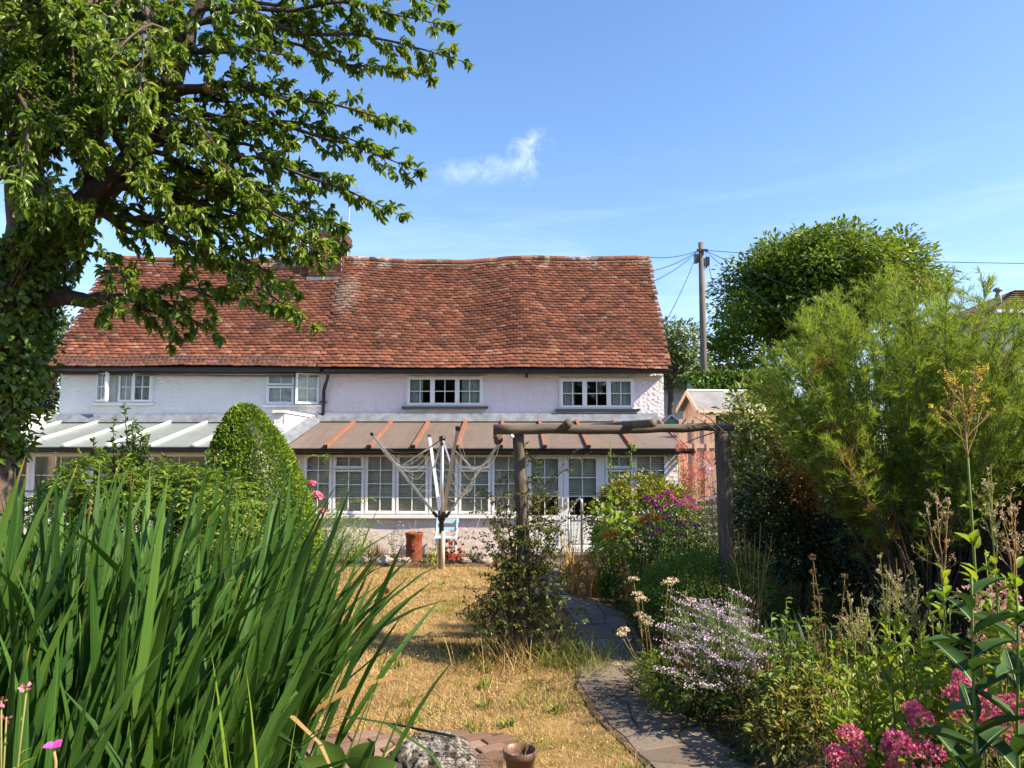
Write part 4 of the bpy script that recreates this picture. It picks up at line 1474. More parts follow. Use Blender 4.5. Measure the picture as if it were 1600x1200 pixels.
# far buildings
M_FARWALL = plain('far_white_render', (0.62, 0.60, 0.58), 0.9, 0.2)
M_FARROOF = plain('far_brown_tiles', (0.16, 0.10, 0.07), 0.9, 0.2, var=0.3, scale=9, bump=0.03, bscale=18)
fy = 34.0
a, b = P(1052, 600, fy), P(1092, 600, fy)
fh = thing('far_house', 'white house wall with a window glimpsed between small tree and pole', 'house', ((a.x + b.x) / 2, fy, 1.5))
MB().box((a.x - 0.6, fy, 1.0), (b.x + 3, fy + 6, P(0, 606, fy).z)).build('wall', M_FARWALL, fh)
zr = P(0, 606, fy).z
MB().prism([(a.x - 1, fy - 0.4, zr - 0.05), (a.x - 1, fy + 6.4, zr - 0.05), (a.x - 1, fy + 3, zr + 1.4)], [(b.x + 3.4, fy - 0.4, zr - 0.05), (b.x + 3.4, fy + 6.4, zr - 0.05), (b.x + 3.4, fy + 3, zr + 1.4)]).build('roof', M_FARROOF, fh)
w = MB().box((P(1066, 0, fy).x, fy - 0.03, P(0, 638, fy).z), (P(1074, 0, fy).x, fy - 0.001, P(0, 612, fy).z)).build('window', M_UPVC, fh)
MB().box((P(1067.3, 0, fy).x, fy - 0.045, P(0, 636, fy).z), (P(1072.7, 0, fy).x, fy - 0.031, P(0, 614, fy).z)).build('pane', M_GLASS, w)

by = 24.0
bg = thing('bungalow', 'white bungalow with brown tiled roof and metal flue at the right edge', 'bungalow', (P(1640, 600, by).x, by, 1.2))
e0 = P(1552, 484, by); r0 = P(1600, 446, by + 2.5); 
x1_ = e0.x + 9
MB().box((e0.x + 0.45, by + 0.4, 1.0), (x1_, by + 7, e0.z - 0.08)).build('wall', M_FARWALL, bg)
m = MB()
zr_ = P(1600, 455, by + 1.0).z + 0.6
yr = by + 3.5
m.add([(e0.x, by - 0.1, e0.z), (x1_, by - 0.1, e0.z), (x1_, yr, zr_), (e0.x + 3.2, yr, zr_), (e0.x, by + 7.2, e0.z), (x1_, by + 7.2, e0.z)], [(0, 1, 2, 3), (0, 3, 4), (3, 2, 5, 4)])
rfb = m.build('roof', M_FARROOF, bg)
rs = random.Random(4)
for row in range(9):
    u0 = row / 9
    y0_, z0_ = by - 0.12 + (yr - by) * u0, e0.z + 0.01 + (zr_ - e0.z) * u0
    x = e0.x + 3.2 * u0 + 0.02
    while x < e0.x + 4.6:
        o = MB().box((x, y0_, z0_), (x + 0.29, y0_ + 0.4, z0_ + 0.035)).build('tile', M_FARROOF, rfb)
        x += 0.3
MB().box((e0.x + 0.02, by - 0.16, e0.z - 0.12), (x1_, by - 0.02, e0.z - 0.01)).build('gutter', M_UPVC, bg)
fl = P(1560, 468, by + 1.0)
MB().lathe((fl.x, by + 1.0, fl.z - 0.25), [(0.10, 0), (0.10, 0.42), (0.07, 0.45), (0.07, 0.52), (0.14, 0.54), (0.15, 0.58), (0.08, 0.66), (0.0, 0.68)], 14).build('flue', M_LEAD, bg, smooth=True)

# ------------------------------------------------------------------ fence on the sunny side
FX = 5.25
bay = 1.83
boardme = {}
for k in range(8):
    y0 = 3.2 + k * bay
    f = thing('fence_panel', ['dark overlapping board fence panel nearest the camera behind the tall weeds', 'second dark fence panel from the camera under the feathery shrub',
                              'third dark fence panel from the camera in deep shade', 'fourth dark fence panel from the camera behind the shaded border',
                              'fifth dark fence panel from the camera behind the brown dying leaves', 'sixth dark fence panel from the camera behind the variegated shrub',
                              'seventh dark fence panel from the camera near the shed', 'farthest dark fence panel beside the gate'][k], 'fence', (FX, y0 + bay / 2, 0.1), 'fence panels along the border')
    MB().box((FX - 0.05, y0 - 0.05, 0.0), (FX + 0.05, y0 + 0.05, 2.13)).build('post', M_FENCE, f)
    for j in range(14):
        z = 0.18 + j * 0.128
        q = MB()
        jy = random.uniform(-0.004, 0.004)
        q.prism([(FX - 0.012, y0 + 0.055, z), (FX + 0.004, y0 + 0.055, z), (FX + 0.020, y0 + 0.055, z + 0.15), (FX + 0.010, y0 + 0.055, z + 0.15)],
                [(FX - 0.012 + jy, y0 + bay - 0.055, z + jy), (FX + 0.004 + jy, y0 + bay - 0.055, z + jy), (FX + 0.020, y0 + bay - 0.055, z + 0.15), (FX + 0.010, y0 + bay - 0.055, z + 0.15)])
        q.build('board', M_FENCE, f)
    for s in (0.3, 0.95):
        MB().box((FX - 0.045, y0 + bay * s - 0.02, 0.15), (FX - 0.016, y0 + bay * s + 0.02, 2.005)).build('batten', M_FENCE, f)
    MB().box((FX - 0.03, y0 + 0.055, 2.013), (FX + 0.03, y0 + bay - 0.055, 2.043)).build('capping', M_FENCE, f)

# ------------------------------------------------------------------ foreground bricks, rock, pot, cane and netting
bp = thing('brick_surround', 'worn brick surround of the pond beside the lawn in the foreground', 'brickwork', (-0.7, 4.8, 0))
MB().box((-2.25, 4.02, -0.05), (-0.06, 5.62, 0.085)).build('mortar_bed', M_SOIL, bp)
rs = random.Random(12)
ang = math.radians(32)
ca, sa = math.cos(ang), math.sin(ang)
for i in range(-14, 15):
    for j in range(-16, 17):
        u = i * 0.225 + (0.112 if j % 2 else 0)
        w_ = j * 0.115
        x, y = -0.9 + u * ca - w_ * sa, 4.85 + u * sa + w_ * ca
        if -2.2 < x < -0.10 and 4.08 < y < 5.56:
            o = link('brick', brick_me, None, bp)
            o.location = Vector((x, y, 0.102 + rs.uniform(-0.006, 0.006))) - bp.location
            o.rotation_euler = (rs.uniform(-0.03, 0.03), rs.uniform(-0.03, 0.03), ang + rs.uniform(-0.03, 0.03))


def rock(name, c, r, seed, mat, sub=16):
    vs, fs = [], []
    n, k = sub * 2, sub
    c = Vector(c)
    for j in range(k + 1):
        th_ = math.pi * j / k
        for i in range(n):
            ph = 2 * math.pi * i / n
            d = Vector((math.sin(th_) * math.cos(ph), math.sin(th_) * math.sin(ph), math.cos(th_)))
            q = Vector((d.x, d.y, d.z)) * 1.6 + Vector((seed, seed * 2, 0))
            s = 1 + 0.34 * mnoise.noise(q) + 0.20 * mnoise.noise(q * 2.3) + 0.12 * mnoise.noise(q * 6) + 0.06 * mnoise.noise(q * 14)
            s = min(s, 1.12)
            vs.append(c + Vector((d.x * r[0], d.y * r[1], d.z * r[2])) * s)
    for j in range(k):
        for i in range(n):
            fs.append((j * n + i, (j + 1) * n + i, (j + 1) * n + (i + 1) % n, j * n + (i + 1) % n))
    return MB().add(vs, fs).build(name, mat, smooth=True)


t = NT('weathered_flint_rock')
v = t.coord()
f = t.noise(v, 14, 8, 0.72, 0.6)
c = t.ramp(f, [(0.36, (0.018, 0.017, 0.016)), (0.47, (0.13, 0.12, 0.10)), (0.54, (0.42, 0.40, 0.36)), (0.75, (0.62, 0.59, 0.54))])
c = t.mix(t.math('MULTIPLY', t.math('SUBTRACT', t.noise(v, 5, 5, 0.6), 0.55, clamp=True), 5.0, clamp=True), c, (0.22, 0.10, 0.055))
M_ROCK = t.done(t.bsdf(c, 0.85, 0.25, 0, t.bump(f, 1.0, 0.05)))
M_STONE = plain('pale_bed_stone', (0.34, 0.31, 0.27), 0.9, 0.2, var=0.35, scale=14, bump=0.01, bscale=40)
rk = P(668, 1180, 4.6)
tag(rock('rock', (rk.x, 4.65, 0.20), (0.30, 0.34, 0.20), 3.1, M_ROCK, 48), 'rough black and white pitted rock on the foreground bricks', 'rock')
pk = P(812, 1180, 4.5)
pot = thing('plant_pot', 'empty brown plastic plant pot on the lawn edge in the foreground', 'plant pot', (pk.x, 4.5, 0.10))
zt_ = P(812, 1170, 4.5).z
H = 0.22
MB().lathe((pk.x, 4.5, zt_ - H), [(0.062, 0), (0.064, 0.004), (0.088, H - 0.045), (0.097, H - 0.044), (0.099, H - 0.002), (0.096, H), (0.091, H - 0.002), (0.084, H - 0.05), (0.083, H - 0.07), (0.0, H - 0.068)], 32).build('pot', M_PLASTICPOT, pot, smooth=True)
MB().lathe((pk.x, 4.5, zt_ - 0.066), [(0.0825, 0), (0.06, 0.008), (0.0, 0.010)], 24).build('compost', M_SOIL, pot)
m = MB()
for k in range(4):
    a = random.uniform(0, 6)
    m.tube([(pk.x + 0.03 * math.cos(a), 4.5 + 0.03 * math.sin(a), zt_ - 0.06), (pk.x + 0.05 * math.cos(a + 1), 4.5, zt_ + 0.01), (pk.x - 0.02 + 0.03 * k, 4.5, zt_ + 0.05 + 0.03 * k)], 0.0015, 4)
m.build('dead_stalk', M_DRYSTEM, pot)
m = MB()
R_ = 0.079
vs = []
for i in range(5):
    a = math.radians(-95 + 12 * i)
    for z in (-0.135, -0.085):
        r_ = np.interp(H + z, [0, H - 0.045], [0.064, 0.088]) + 0.002
        vs.append((pk.x + r_ * math.cos(a), 4.5 + r_ * math.sin(a), zt_ + z))
m.add(vs, [(2 * i, 2 * i + 2, 2 * i + 3, 2 * i + 1) for i in range(4)])
m.build('paper_label', M_LABEL, pot)
tag(MB().tube([P(560, 1122, 5.0), P(643, 1137, 4.75), P(655, 1140, 4.72), P(712, 1151, 4.5)], [0.006, 0.007, 0.009, 0.007], 8).build('cane', M_BLACK, smooth=True), 'thin black cane lying over the rock and bricks', 'cane')
tag(MB().tube([P(583, 1192, 4.35), P(650, 1143, 4.75)], [0.005, 0.004], 6).build('bamboo_cane', M_DRYSTEM, smooth=True), 'thin tan bamboo cane leaning beside the rock', 'cane')
m = MB()
for k in range(14):
    u = k / 13
    a0 = Vector(P(648, 1142, 4.75)).lerp(P(712, 1152, 4.5), u)
    a1 = Vector(P(640, 1215, 4.25)).lerp(P(800, 1215, 4.35), u)
    m.tube([a0, a0.lerp(a1, 0.5) + Vector((0, 0, 0.01)), a1], 0.0012, 3)
for k in range(12):
    u = (k + 0.5) / 12
    m.tube([Vector(P(648, 1142, 4.75)).lerp(P(640, 1215, 4.25), u), Vector(P(712, 1152, 4.5)).lerp(P(800, 1215, 4.35), u)], 0.0012, 3)
tag(m.build('pond_netting', M_BLACK), 'fine black pond netting draped over the foreground bricks', 'netting')

# stones along the house bed
lab = ['large grey stone in the house bed left of the terracotta planter', 'small pale stone at the foot of the terracotta planter', 'pale flat stone between planter and dark grey stone', 'whitish stone beside the climbing shrub by the conservatory wall',
       'dark stone under the left conservatory windows', 'grey stone right of the clothes dryer in the bed', 'tiny pale stone left of the clothes dryer stake']
for k, (px, py, rx, rz_) in enumerate([(597, 868, 0.20, 0.10), (634, 869, 0.10, 0.06), (625, 871, 0.08, 0.05), (757, 866, 0.16, 0.14), (568, 866, 0.14, 0.08), (727, 872, 0.12, 0.06), (664, 874, 0.06, 0.04)]):
    y = 14.35
    q = P(px, py, y)
    tag(rock('stone', (q.x, y, 0.07), (rx, rx * 0.8, rz_), k * 1.7 + 0.5, M_STONE, 12), lab[k], 'stone', 'stones edging the house bed')

# ================================================================== vegetation toolkit
def unit(a):
    a = np.asarray(a, float)
    return a / np.maximum(np.linalg.norm(a, axis=-1, keepdims=True), 1e-9)


def tpl_rows(ys, ws, fold=0.25, droop=0.2):
    V, F = [(0, 0, 0)], []
    for y, w in zip(ys, ws):
        z = -droop * y * y
        V += [(-w, y, z + fold * w), (0, y, z), (w, y, z + fold * w)]
    n = len(ys)
    V.append((0, 1.0, -droop))
    F += [(0, 2, 1), (0, 3, 2)]
    for i in range(n - 1):
        a, b = 1 + 3 * i, 4 + 3 * i
        F += [(a, a + 1, b + 1), (a, b + 1, b), (a + 1, a + 2, b + 2), (a + 1, b + 2, b + 1)]
    a, t_ = 1 + 3 * (n - 1), len(V) - 1
    F += [(a, a + 1, t_), (a + 1, a + 2, t_)]
    return np.array(V, float), np.array(F)


T_OVATE = tpl_rows([0.22, 0.5, 0.78], [0.34, 0.5, 0.33], 0.35, 0.25)
T_LANCE = tpl_rows([0.2, 0.5, 0.8], [0.38, 0.5, 0.26], 0.3, 0.35)
T_ROUND = tpl_rows([0.15, 0.5, 0.85], [0.42, 0.56, 0.40], 0.2, 0.15)
T_IVY = (np.array([(0, 0, 0), (-0.5, 0.18, 0.06), (-0.34, 0.42, 0.02), (0, 1, -0.12), (0.34, 0.42, 0.02), (0.5, 0.18, 0.06), (0, 0.4, 0)], float),
         np.array([(0, 6, 1), (1, 6, 2), (2, 6, 3), (3, 6, 4), (4, 6, 5), (5, 6, 0)]))
T_DIA = (np.array([(0, 0, 0), (-0.5, 0.45, 0.12), (0, 1, -0.08), (0.5, 0.45, 0.12)], float), np.array([(0, 2, 1), (0, 3, 2)]))
T_NEEDLE = (np.array([(-0.5, 0, 0), (0.5, 0, 0), (0, 1, 0)], float), np.array([(0, 1, 2)]))
T_STRAND = (np.array([(-0.5, 0, 0), (0.5, 0, 0), (-0.4, 0.5, 0.05), (0.4, 0.5, 0.05), (0, 1, -0.06)], float), np.array([(0, 1, 3), (0, 3, 2), (2, 3, 4)]))


def frames(axis, up):
    y = unit(axis)
    x = np.cross(y, up)
    bad = np.linalg.norm(x, axis=1) < 1e-3
    x[bad] = np.cross(y[bad], np.array([1.0, 0.3, 0.2]))
    x = unit(x)
    z = np.cross(x, y)
    return np.stack([x, y, z], 2)


class Leaves:
    def __init__(self, seed=0):
        self.r = np.random.default_rng(seed)
        self.L, self.A, self.U, self.S = [], [], [], []

    def put(self, loc, axis, up, length, width):
        n = len(loc)
        self.L.append(np.asarray(loc, float)); self.A.append(np.asarray(axis, float)); self.U.append(np.broadcast_to(np.asarray(up, float), (n, 3)))
        s = np.stack([np.broadcast_to(width, (n,)), np.broadcast_to(length, (n,)), np.broadcast_to(length, (n,))], 1)
        self.S.append(s)

    def blob(self, c, rad, clumps, per, clump_r, length, ratio=0.5, shell=(0.72, 1.0), droop=0.0, outw=0.7, flat=1.0, zmin=None, lumpy=0.14):
        """clumps of leaves spread near the surface of a lumpy ellipsoid"""
        r = self.r
        d = unit(r.normal(size=(clumps, 3)))
        if zmin is not None:
            d[:, 2] = np.where(d[:, 2] < zmin, -d[:, 2], d[:, 2])
        k = r.uniform(shell[0] ** 3, shell[1] ** 3, clumps) ** (1 / 3)
        bump = np.array([1 + lumpy * mnoise.noise(Vector(q) * 2.4 + Vector(c)) for q in d])
        C = np.array(c) + d * np.array(rad) * (k * bump)[:, None]
        nrm = unit(d / np.array(rad))
        g = r.normal(size=(clumps, per, 3))
        gl = np.linalg.norm(g, axis=2, keepdims=True)
        g = g * np.minimum(1, 1.9 / gl)
        g[..., 2] *= flat
        L = C[:, None, :] + g * clump_r
        A = outw * nrm[:, None, :] + 0.8 * unit(g) + 0.5 * r.normal(size=g.shape) * 0.6
        A[..., 2] -= droop
        U = np.array([0, 0, 1.0]) + 0.6 * nrm[:, None, :] + 0.45 * r.normal(size=g.shape)
        n = clumps * per
        ln = length * r.uniform(0.65, 1.2, n)
        self.put(L.reshape(-1, 3), A.reshape(-1, 3), U.reshape(-1, 3), ln, ln * ratio)

    def arrays(self):
        L = np.concatenate(self.L); A = np.concatenate(self.A); U = np.concatenate(self.U); S = np.concatenate(self.S)
        return L, frames(A, U), S

    def emit(self, name, tpl, mat, parent=None, smooth=False, **tags):
        L, R, S = self.arrays()
        return emit(name, tpl, L, R, S, mat, parent, smooth, **tags)

    def emit_parts(self, part, rest, tpl, mat, parent, limit=300, smooth=True):
        """the leaves that show largest as parts of their own, the rest joined"""
        L, R, S = self.arrays()
        q = to_px(L)
        inside = (q[:, 0] > 5) & (q[:, 0] < 1595) & (q[:, 1] > 5) & (q[:, 1] < 1195)
        size = np.where(inside, S[:, 1] / q[:, 2], 0)
        order = np.argsort(-size)
        take = order[:limit]
        me = np_mesh(part, tpl[0], tpl[1])
        me.materials.append(mat)
        if smooth:
            me.polygons.foreach_set('use_smooth', np.ones(len(me.polygons), bool))
        base = root_of(parent).location if parent.type == 'EMPTY' else Vector((0, 0, 0))
        for i in take:
            o = bpy.data.objects.new(part, me)
            COL.objects.link(o)
            o.parent = parent
            M = Matrix([list(R[i][0] * S[i]) + [L[i][0] - base[0]], list(R[i][1] * S[i]) + [L[i][1] - base[1]], list(R[i][2] * S[i]) + [L[i][2] - base[2]], [0, 0, 0, 1]])
            o.matrix_basis = M
        left = order[limit:]
        if len(left):
            emit(rest, tpl, L[left], R[left], S[left], mat, parent, smooth, kind='stuff')


def emit(name, tpl, L, R, S, mat, parent=None, smooth=False, **tags):
    TV, TF = tpl
    V = np.einsum('nij,nkj->nki', R, TV[None] * S[:, None, :]) + L[:, None, :]
    F = (np.arange(len(L))[:, None, None] * len(TV) + TF[None]).reshape(-1, TF.shape[1])
    return link(name, np_mesh(name, V.reshape(-1, 3), F), mat, parent, smooth, **tags)


def curve_pts(p, q, n=8, sag=0.0, jit=0.0, rnd=random, bow=None):
    p, q = Vector(p), Vector(q)
    out = []
    L = (q - p).length
    o = rnd.uniform(0, 100)
    for i in range(n + 1):
        u = i / n
        w = p.lerp(q, u)
        w.z -= sag * 4 * u * (1 - u)
        if bow is not None:
            w += Vector(bow) * (4 * u * (1 - u))
        if jit:
            k = jit * L * math.sin(math.pi * min(1, u * 1.2 + 0.05))
            w += Vector((mnoise.noise(Vector((u * 3 + o, 1, 0))), mnoise.noise(Vector((u * 3 + o, 5, 0))), mnoise.noise(Vector((u * 3 + o, 9, 0))))) * k
        out.append(w)
    return out


def taper(a, b, n):
    return [a + (b - a) * i / n for i in range(n + 1)]


def in_poly(pts, poly):
    x, y = pts[:, 0], pts[:, 1]
    inside = np.zeros(len(pts), bool)
    n = len(poly)
    j = n - 1
    for i in range(n):
        xi, yi = poly[i]; xj, yj = poly[j]
        c = ((yi > y) != (yj > y)) & (x < (xj - xi) * (y - yi) / (yj - yi + 1e-9) + xi)
        inside ^= c
        j = i
    return inside


# leaf materials
F_CHERRY = foliage('cherry_leaf', [(0.06, 0.12, 0.016), (0.11, 0.20, 0.026), (0.17, 0.26, 0.036), (0.25, 0.32, 0.055)], 0.36, 0.45, 0.48)
F_IVY = foliage('ivy_leaf', [(0.04, 0.09, 0.014), (0.08, 0.15, 0.02), (0.13, 0.21, 0.03), (0.20, 0.27, 0.045)], 0.42, 0.4, 0.32)
F_IRIS = foliage('iris_leaf', [(0.028, 0.085, 0.022), (0.045, 0.115, 0.026), (0.07, 0.15, 0.032), (0.10, 0.18, 0.035)], 0.38, 0.4, 0.30, (1.3, 1.2, 0.4), 1.2)
def iris_mat(name, cols, dry):
    t = NT(name)
    tc = t.node('ShaderNodeTexCoord').outputs['Object']
    sep = t.node('ShaderNodeSeparateXYZ')
    t.l.new(tc, sep.inputs[0])
    r = t.node('ShaderNodeObjectInfo').outputs['Random']
    nz = t.noise(t.coord(), 2.0, 3)
    col = t.ramp(t.math('ADD', t.math('MULTIPLY', r, 0.75), t.math('MULTIPLY', nz, 0.25)), [(0.02 + 0.96 * i / (len(cols) - 1), c) for i, c in enumerate(cols)])
    mp = t.node('ShaderNodeMapping')
    mp.inputs['Scale'].default_value = (11.0, 11.0, 0.8)
    t.l.new(tc, mp.inputs['Vector'])
    vein = t.noise(mp.outputs[0], 2.2, 4, 0.6)
    col = t.mix(t.math('MULTIPLY', t.math('SUBTRACT', vein, 0.42, clamp=True), 1.6, clamp=True), col, tuple(min(1, x * 1.5) for x in cols[-1]))
    # withered tips and brown nicks on some blades
    lim = t.math('ADD', 0.935, t.math('MULTIPLY', t.math('FRACT', t.math('MULTIPLY', r, 7.3)), 0.20))
    tip = t.math('MULTIPLY', t.math('SUBTRACT', t.math('ADD', sep.outputs[2], t.math('MULTIPLY', t.math('SUBTRACT', vein, 0.5), 0.05)), lim, clamp=True), 30.0, clamp=True)
    nick = t.math('MULTIPLY', t.math('SUBTRACT', t.noise(t.coord(), 14, 4, 0.6), 0.68, clamp=True), 9.0, clamp=True)
    col = t.mix(t.math('MAXIMUM', tip, nick), col, dry)
    p = t.bsdf(col, 0.5, 0.2, 0, t.bump(vein, 0.35, 0.004))
    tr = t.node('ShaderNodeBsdfTranslucent')
    t.set(tr.inputs['Color'], t.mix(1.0, col, (1.3, 1.2, 0.4), 'MULTIPLY'))
    mx = t.node('ShaderNodeMixShader')
    mx.inputs[0].default_value = 0.26
    t.l.new(p, mx.inputs[1]); t.l.new(tr.outputs[0], mx.inputs[2])
    return t.done(mx.outputs[0])


F_IRISB = iris_mat('broad_iris_blade', [(0.013, 0.050, 0.010), (0.022, 0.072, 0.013), (0.038, 0.102, 0.017), (0.085, 0.165, 0.026)], (0.36, 0.22, 0.08))
F_IRISY = foliage('young_sword_leaf', [(0.14, 0.24, 0.03), (0.22, 0.30, 0.04)], 0.4, 0.4, 0.35)
F_SPRUCE = foliage('spruce_sprout', [(0.08, 0.16, 0.016), (0.16, 0.26, 0.024), (0.26, 0.36, 0.036)], 0.55, 0.3, 0.25, scale=5, patch=0.5)
F_BRIGHT = foliage('bright_shrub_leaf', [(0.07, 0.15, 0.02), (0.13, 0.23, 0.03), (0.20, 0.31, 0.045), (0.28, 0.35, 0.06)], 0.4, 0.4, 0.35)
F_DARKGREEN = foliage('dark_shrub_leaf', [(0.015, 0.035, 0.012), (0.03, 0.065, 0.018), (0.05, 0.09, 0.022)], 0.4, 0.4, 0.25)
F_WALNUT = foliage('walnut_leaf', [(0.05, 0.10, 0.016), (0.10, 0.17, 0.022), (0.16, 0.24, 0.03), (0.24, 0.27, 0.04)], 0.45, 0.35, 0.4, scale=0.35, patch=0.45)
F_SMALLTREE = foliage('pale_tree_leaf', [(0.08, 0.13, 0.04), (0.13, 0.19, 0.06), (0.19, 0.24, 0.09)], 0.5, 0.3, 0.3)
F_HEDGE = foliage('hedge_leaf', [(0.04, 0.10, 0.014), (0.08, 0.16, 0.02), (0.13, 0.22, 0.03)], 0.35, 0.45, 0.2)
F_TAMARISK = foliage('tamarisk_spray', [(0.13, 0.19, 0.024), (0.195, 0.29, 0.042), (0.265, 0.37, 0.065), (0.33, 0.38, 0.085)], 0.6, 0.2, 0.42, scale=1.6, patch=0.55)
F_RUST = foliage('rusty_dead_spray', [(0.14, 0.07, 0.02), (0.24, 0.12, 0.03), (0.20, 0.15, 0.04)], 0.7, 0.2, 0.3)
F_VARIEG = foliage('variegated_leaf', [(0.05, 0.11, 0.025), (0.13, 0.20, 0.05), (0.34, 0.38, 0.14), (0.52, 0.50, 0.27)], 0.38, 0.45, 0.28)
F_EUON = foliage('gold_edged_leaf', [(0.04, 0.08, 0.012), (0.13, 0.17, 0.02), (0.28, 0.28, 0.03), (0.40, 0.36, 0.05)], 0.4, 0.4, 0.25)
F_CLIMB = foliage('small_climber_leaf', [(0.05, 0.08, 0.018), (0.10, 0.14, 0.03), (0.17, 0.20, 0.045), (0.26, 0.26, 0.06)], 0.42, 0.4, 0.36)
F_DRY = foliage('dry_tan_blade', [(0.28, 0.16, 0.05), (0.42, 0.27, 0.10), (0.50, 0.37, 0.17)], 0.7, 0.2, 0.3, (1.1, 0.9, 0.6))
F_MOUND = foliage('mound_leaf', [(0.06, 0.13, 0.014), (0.11, 0.20, 0.02), (0.18, 0.28, 0.03)], 0.5, 0.3, 0.25, scale=4)
F_LIME = foliage('lit_lime_leaf', [(0.13, 0.22, 0.02), (0.22, 0.33, 0.035), (0.33, 0.41, 0.06)], 0.45, 0.4, 0.42)
F_MIDGREEN = foliage('mid_green_leaf', [(0.04, 0.09, 0.02), (0.07, 0.14, 0.03), (0.11, 0.18, 0.04)], 0.4, 0.4, 0.32)
F_THISTLE = foliage('big_weed_leaf', [(0.03, 0.080, 0.02), (0.045, 0.105, 0.025)], 0.6, 0.2, 0.25)
F_GREY = foliage('grey_green_leaf', [(0.10, 0.13, 0.09), (0.17, 0.20, 0.15), (0.24, 0.26, 0.21)], 0.6, 0.3, 0.2)
F_BROWN = foliage('brown_seed', [(0.10, 0.055, 0.025), (0.18, 0.10, 0.045), (0.26, 0.16, 0.08)], 0.8, 0.2, 0.2)
F_UNDER = foliage('undergrowth', [(0.025, 0.05, 0.012), (0.05, 0.085, 0.018), (0.085, 0.105, 0.025), (0.14, 0.105, 0.04)], 0.6, 0.2, 0.28, scale=2.5, patch=0.5)
F_STRAW = foliage('straw_grass', [(0.28, 0.185, 0.085), (0.46, 0.33, 0.155), (0.59, 0.45, 0.22), (0.70, 0.57, 0.33)], 0.75, 0.2, 0.25, (1.1, 0.95, 0.6), scale=1.1, patch=0.4)
F_LAWNGREEN = foliage('lawn_weed_leaf', [(0.10, 0.16, 0.025), (0.20, 0.24, 0.04), (0.34, 0.31, 0.07)], 0.55, 0.3, 0.3)


def petal(name, cols, trans=0.3):
    return foliage(name, cols, 0.6, 0.2, trans, (1.1, 0.9, 1.0), 6, 0.2)


P_PINK = petal('pink_petal', [(0.52, 0.07, 0.16), (0.68, 0.15, 0.27), (0.78, 0.34, 0.44)])
P_MAGENTA = petal('magenta_petal', [(0.30, 0.025, 0.16), (0.46, 0.05, 0.26), (0.58, 0.14, 0.38)])
P_DEEPPINK = petal('deep_pink_petal', [(0.38, 0.04, 0.14), (0.54, 0.10, 0.24), (0.66, 0.24, 0.36)])
P_HOTPINK = petal('hot_pink_petal', [(0.72, 0.06, 0.42), (0.82, 0.16, 0.55)])
P_LILAC = petal('lilac_petal', [(0.40, 0.31, 0.45), (0.54, 0.44, 0.60), (0.66, 0.56, 0.68), (0.55, 0.50, 0.44)])
P_CREAM = petal('cream_floret', [(0.46, 0.38, 0.20), (0.62, 0.54, 0.32), (0.70, 0.63, 0.44)])
P_CORAL = petal('coral_plume', [(0.56, 0.10, 0.09), (0.70, 0.20, 0.16), (0.66, 0.30, 0.22)])
P_ORANGE = petal('orange_red_petal', [(0.50, 0.06, 0.015), (0.66, 0.14, 0.02), (0.72, 0.30, 0.04)])
P_ROSE = petal('rose_petal', [(0.78, 0.20, 0.34), (0.84, 0.36, 0.46)])
P_YELLOW = petal('yellow_floret', [(0.70, 0.55, 0.04), (0.80, 0.66, 0.10)])
P_DUSTY = petal('dusty_pink_plume', [(0.34, 0.20, 0.14), (0.48, 0.30, 0.24), (0.56, 0.40, 0.32)])
M_MIDRIB = plain('pale_leaf_midrib', (0.30, 0.38, 0.20), 0.5, 0.3)


def shrub(name, label, cat, base, blobs, tpl, mat, stems=10, seed=0, group=None, parts=0, stem_mat=None, smooth=False):
    """blobs: dicts for Leaves.blob"""
    t_ = thing(name, label, cat, base, group)
    lv = Leaves(seed)
    for b in blobs:
        lv.blob(**b)
    if parts:
        lv.emit_parts('leaf', 'foliage', tpl, mat, t_, parts)
    else:
        lv.emit('foliage', tpl, mat, t_, smooth, kind='stuff')
    rnd = random.Random(seed)
    m = MB()
    for k in range(stems):
        b = blobs[k % len(blobs)]
        d = Vector((rnd.gauss(0, 1), rnd.gauss(0, 1), abs(rnd.gauss(0, 1)))).normalized()
        tip = Vector(b['c']) + Vector((d.x * b['rad'][0], d.y * b['rad'][1], d.z * b['rad'][2])) * 0.8
        p0 = Vector(base) + Vector((rnd.uniform(-0.1, 0.1), rnd.uniform(-0.1, 0.1), 0))
        r0 = max(0.006, 0.02 * b['rad'][0])
        m.tube(curve_pts(p0, tip, 7, 0, 0.12, rnd), taper(r0, r0 * 0.25, 7), 5, cap=False)
    if stems:
        m.build('stems', stem_mat or M_TWIG, t_, smooth=True, kind='stuff')
    return t_


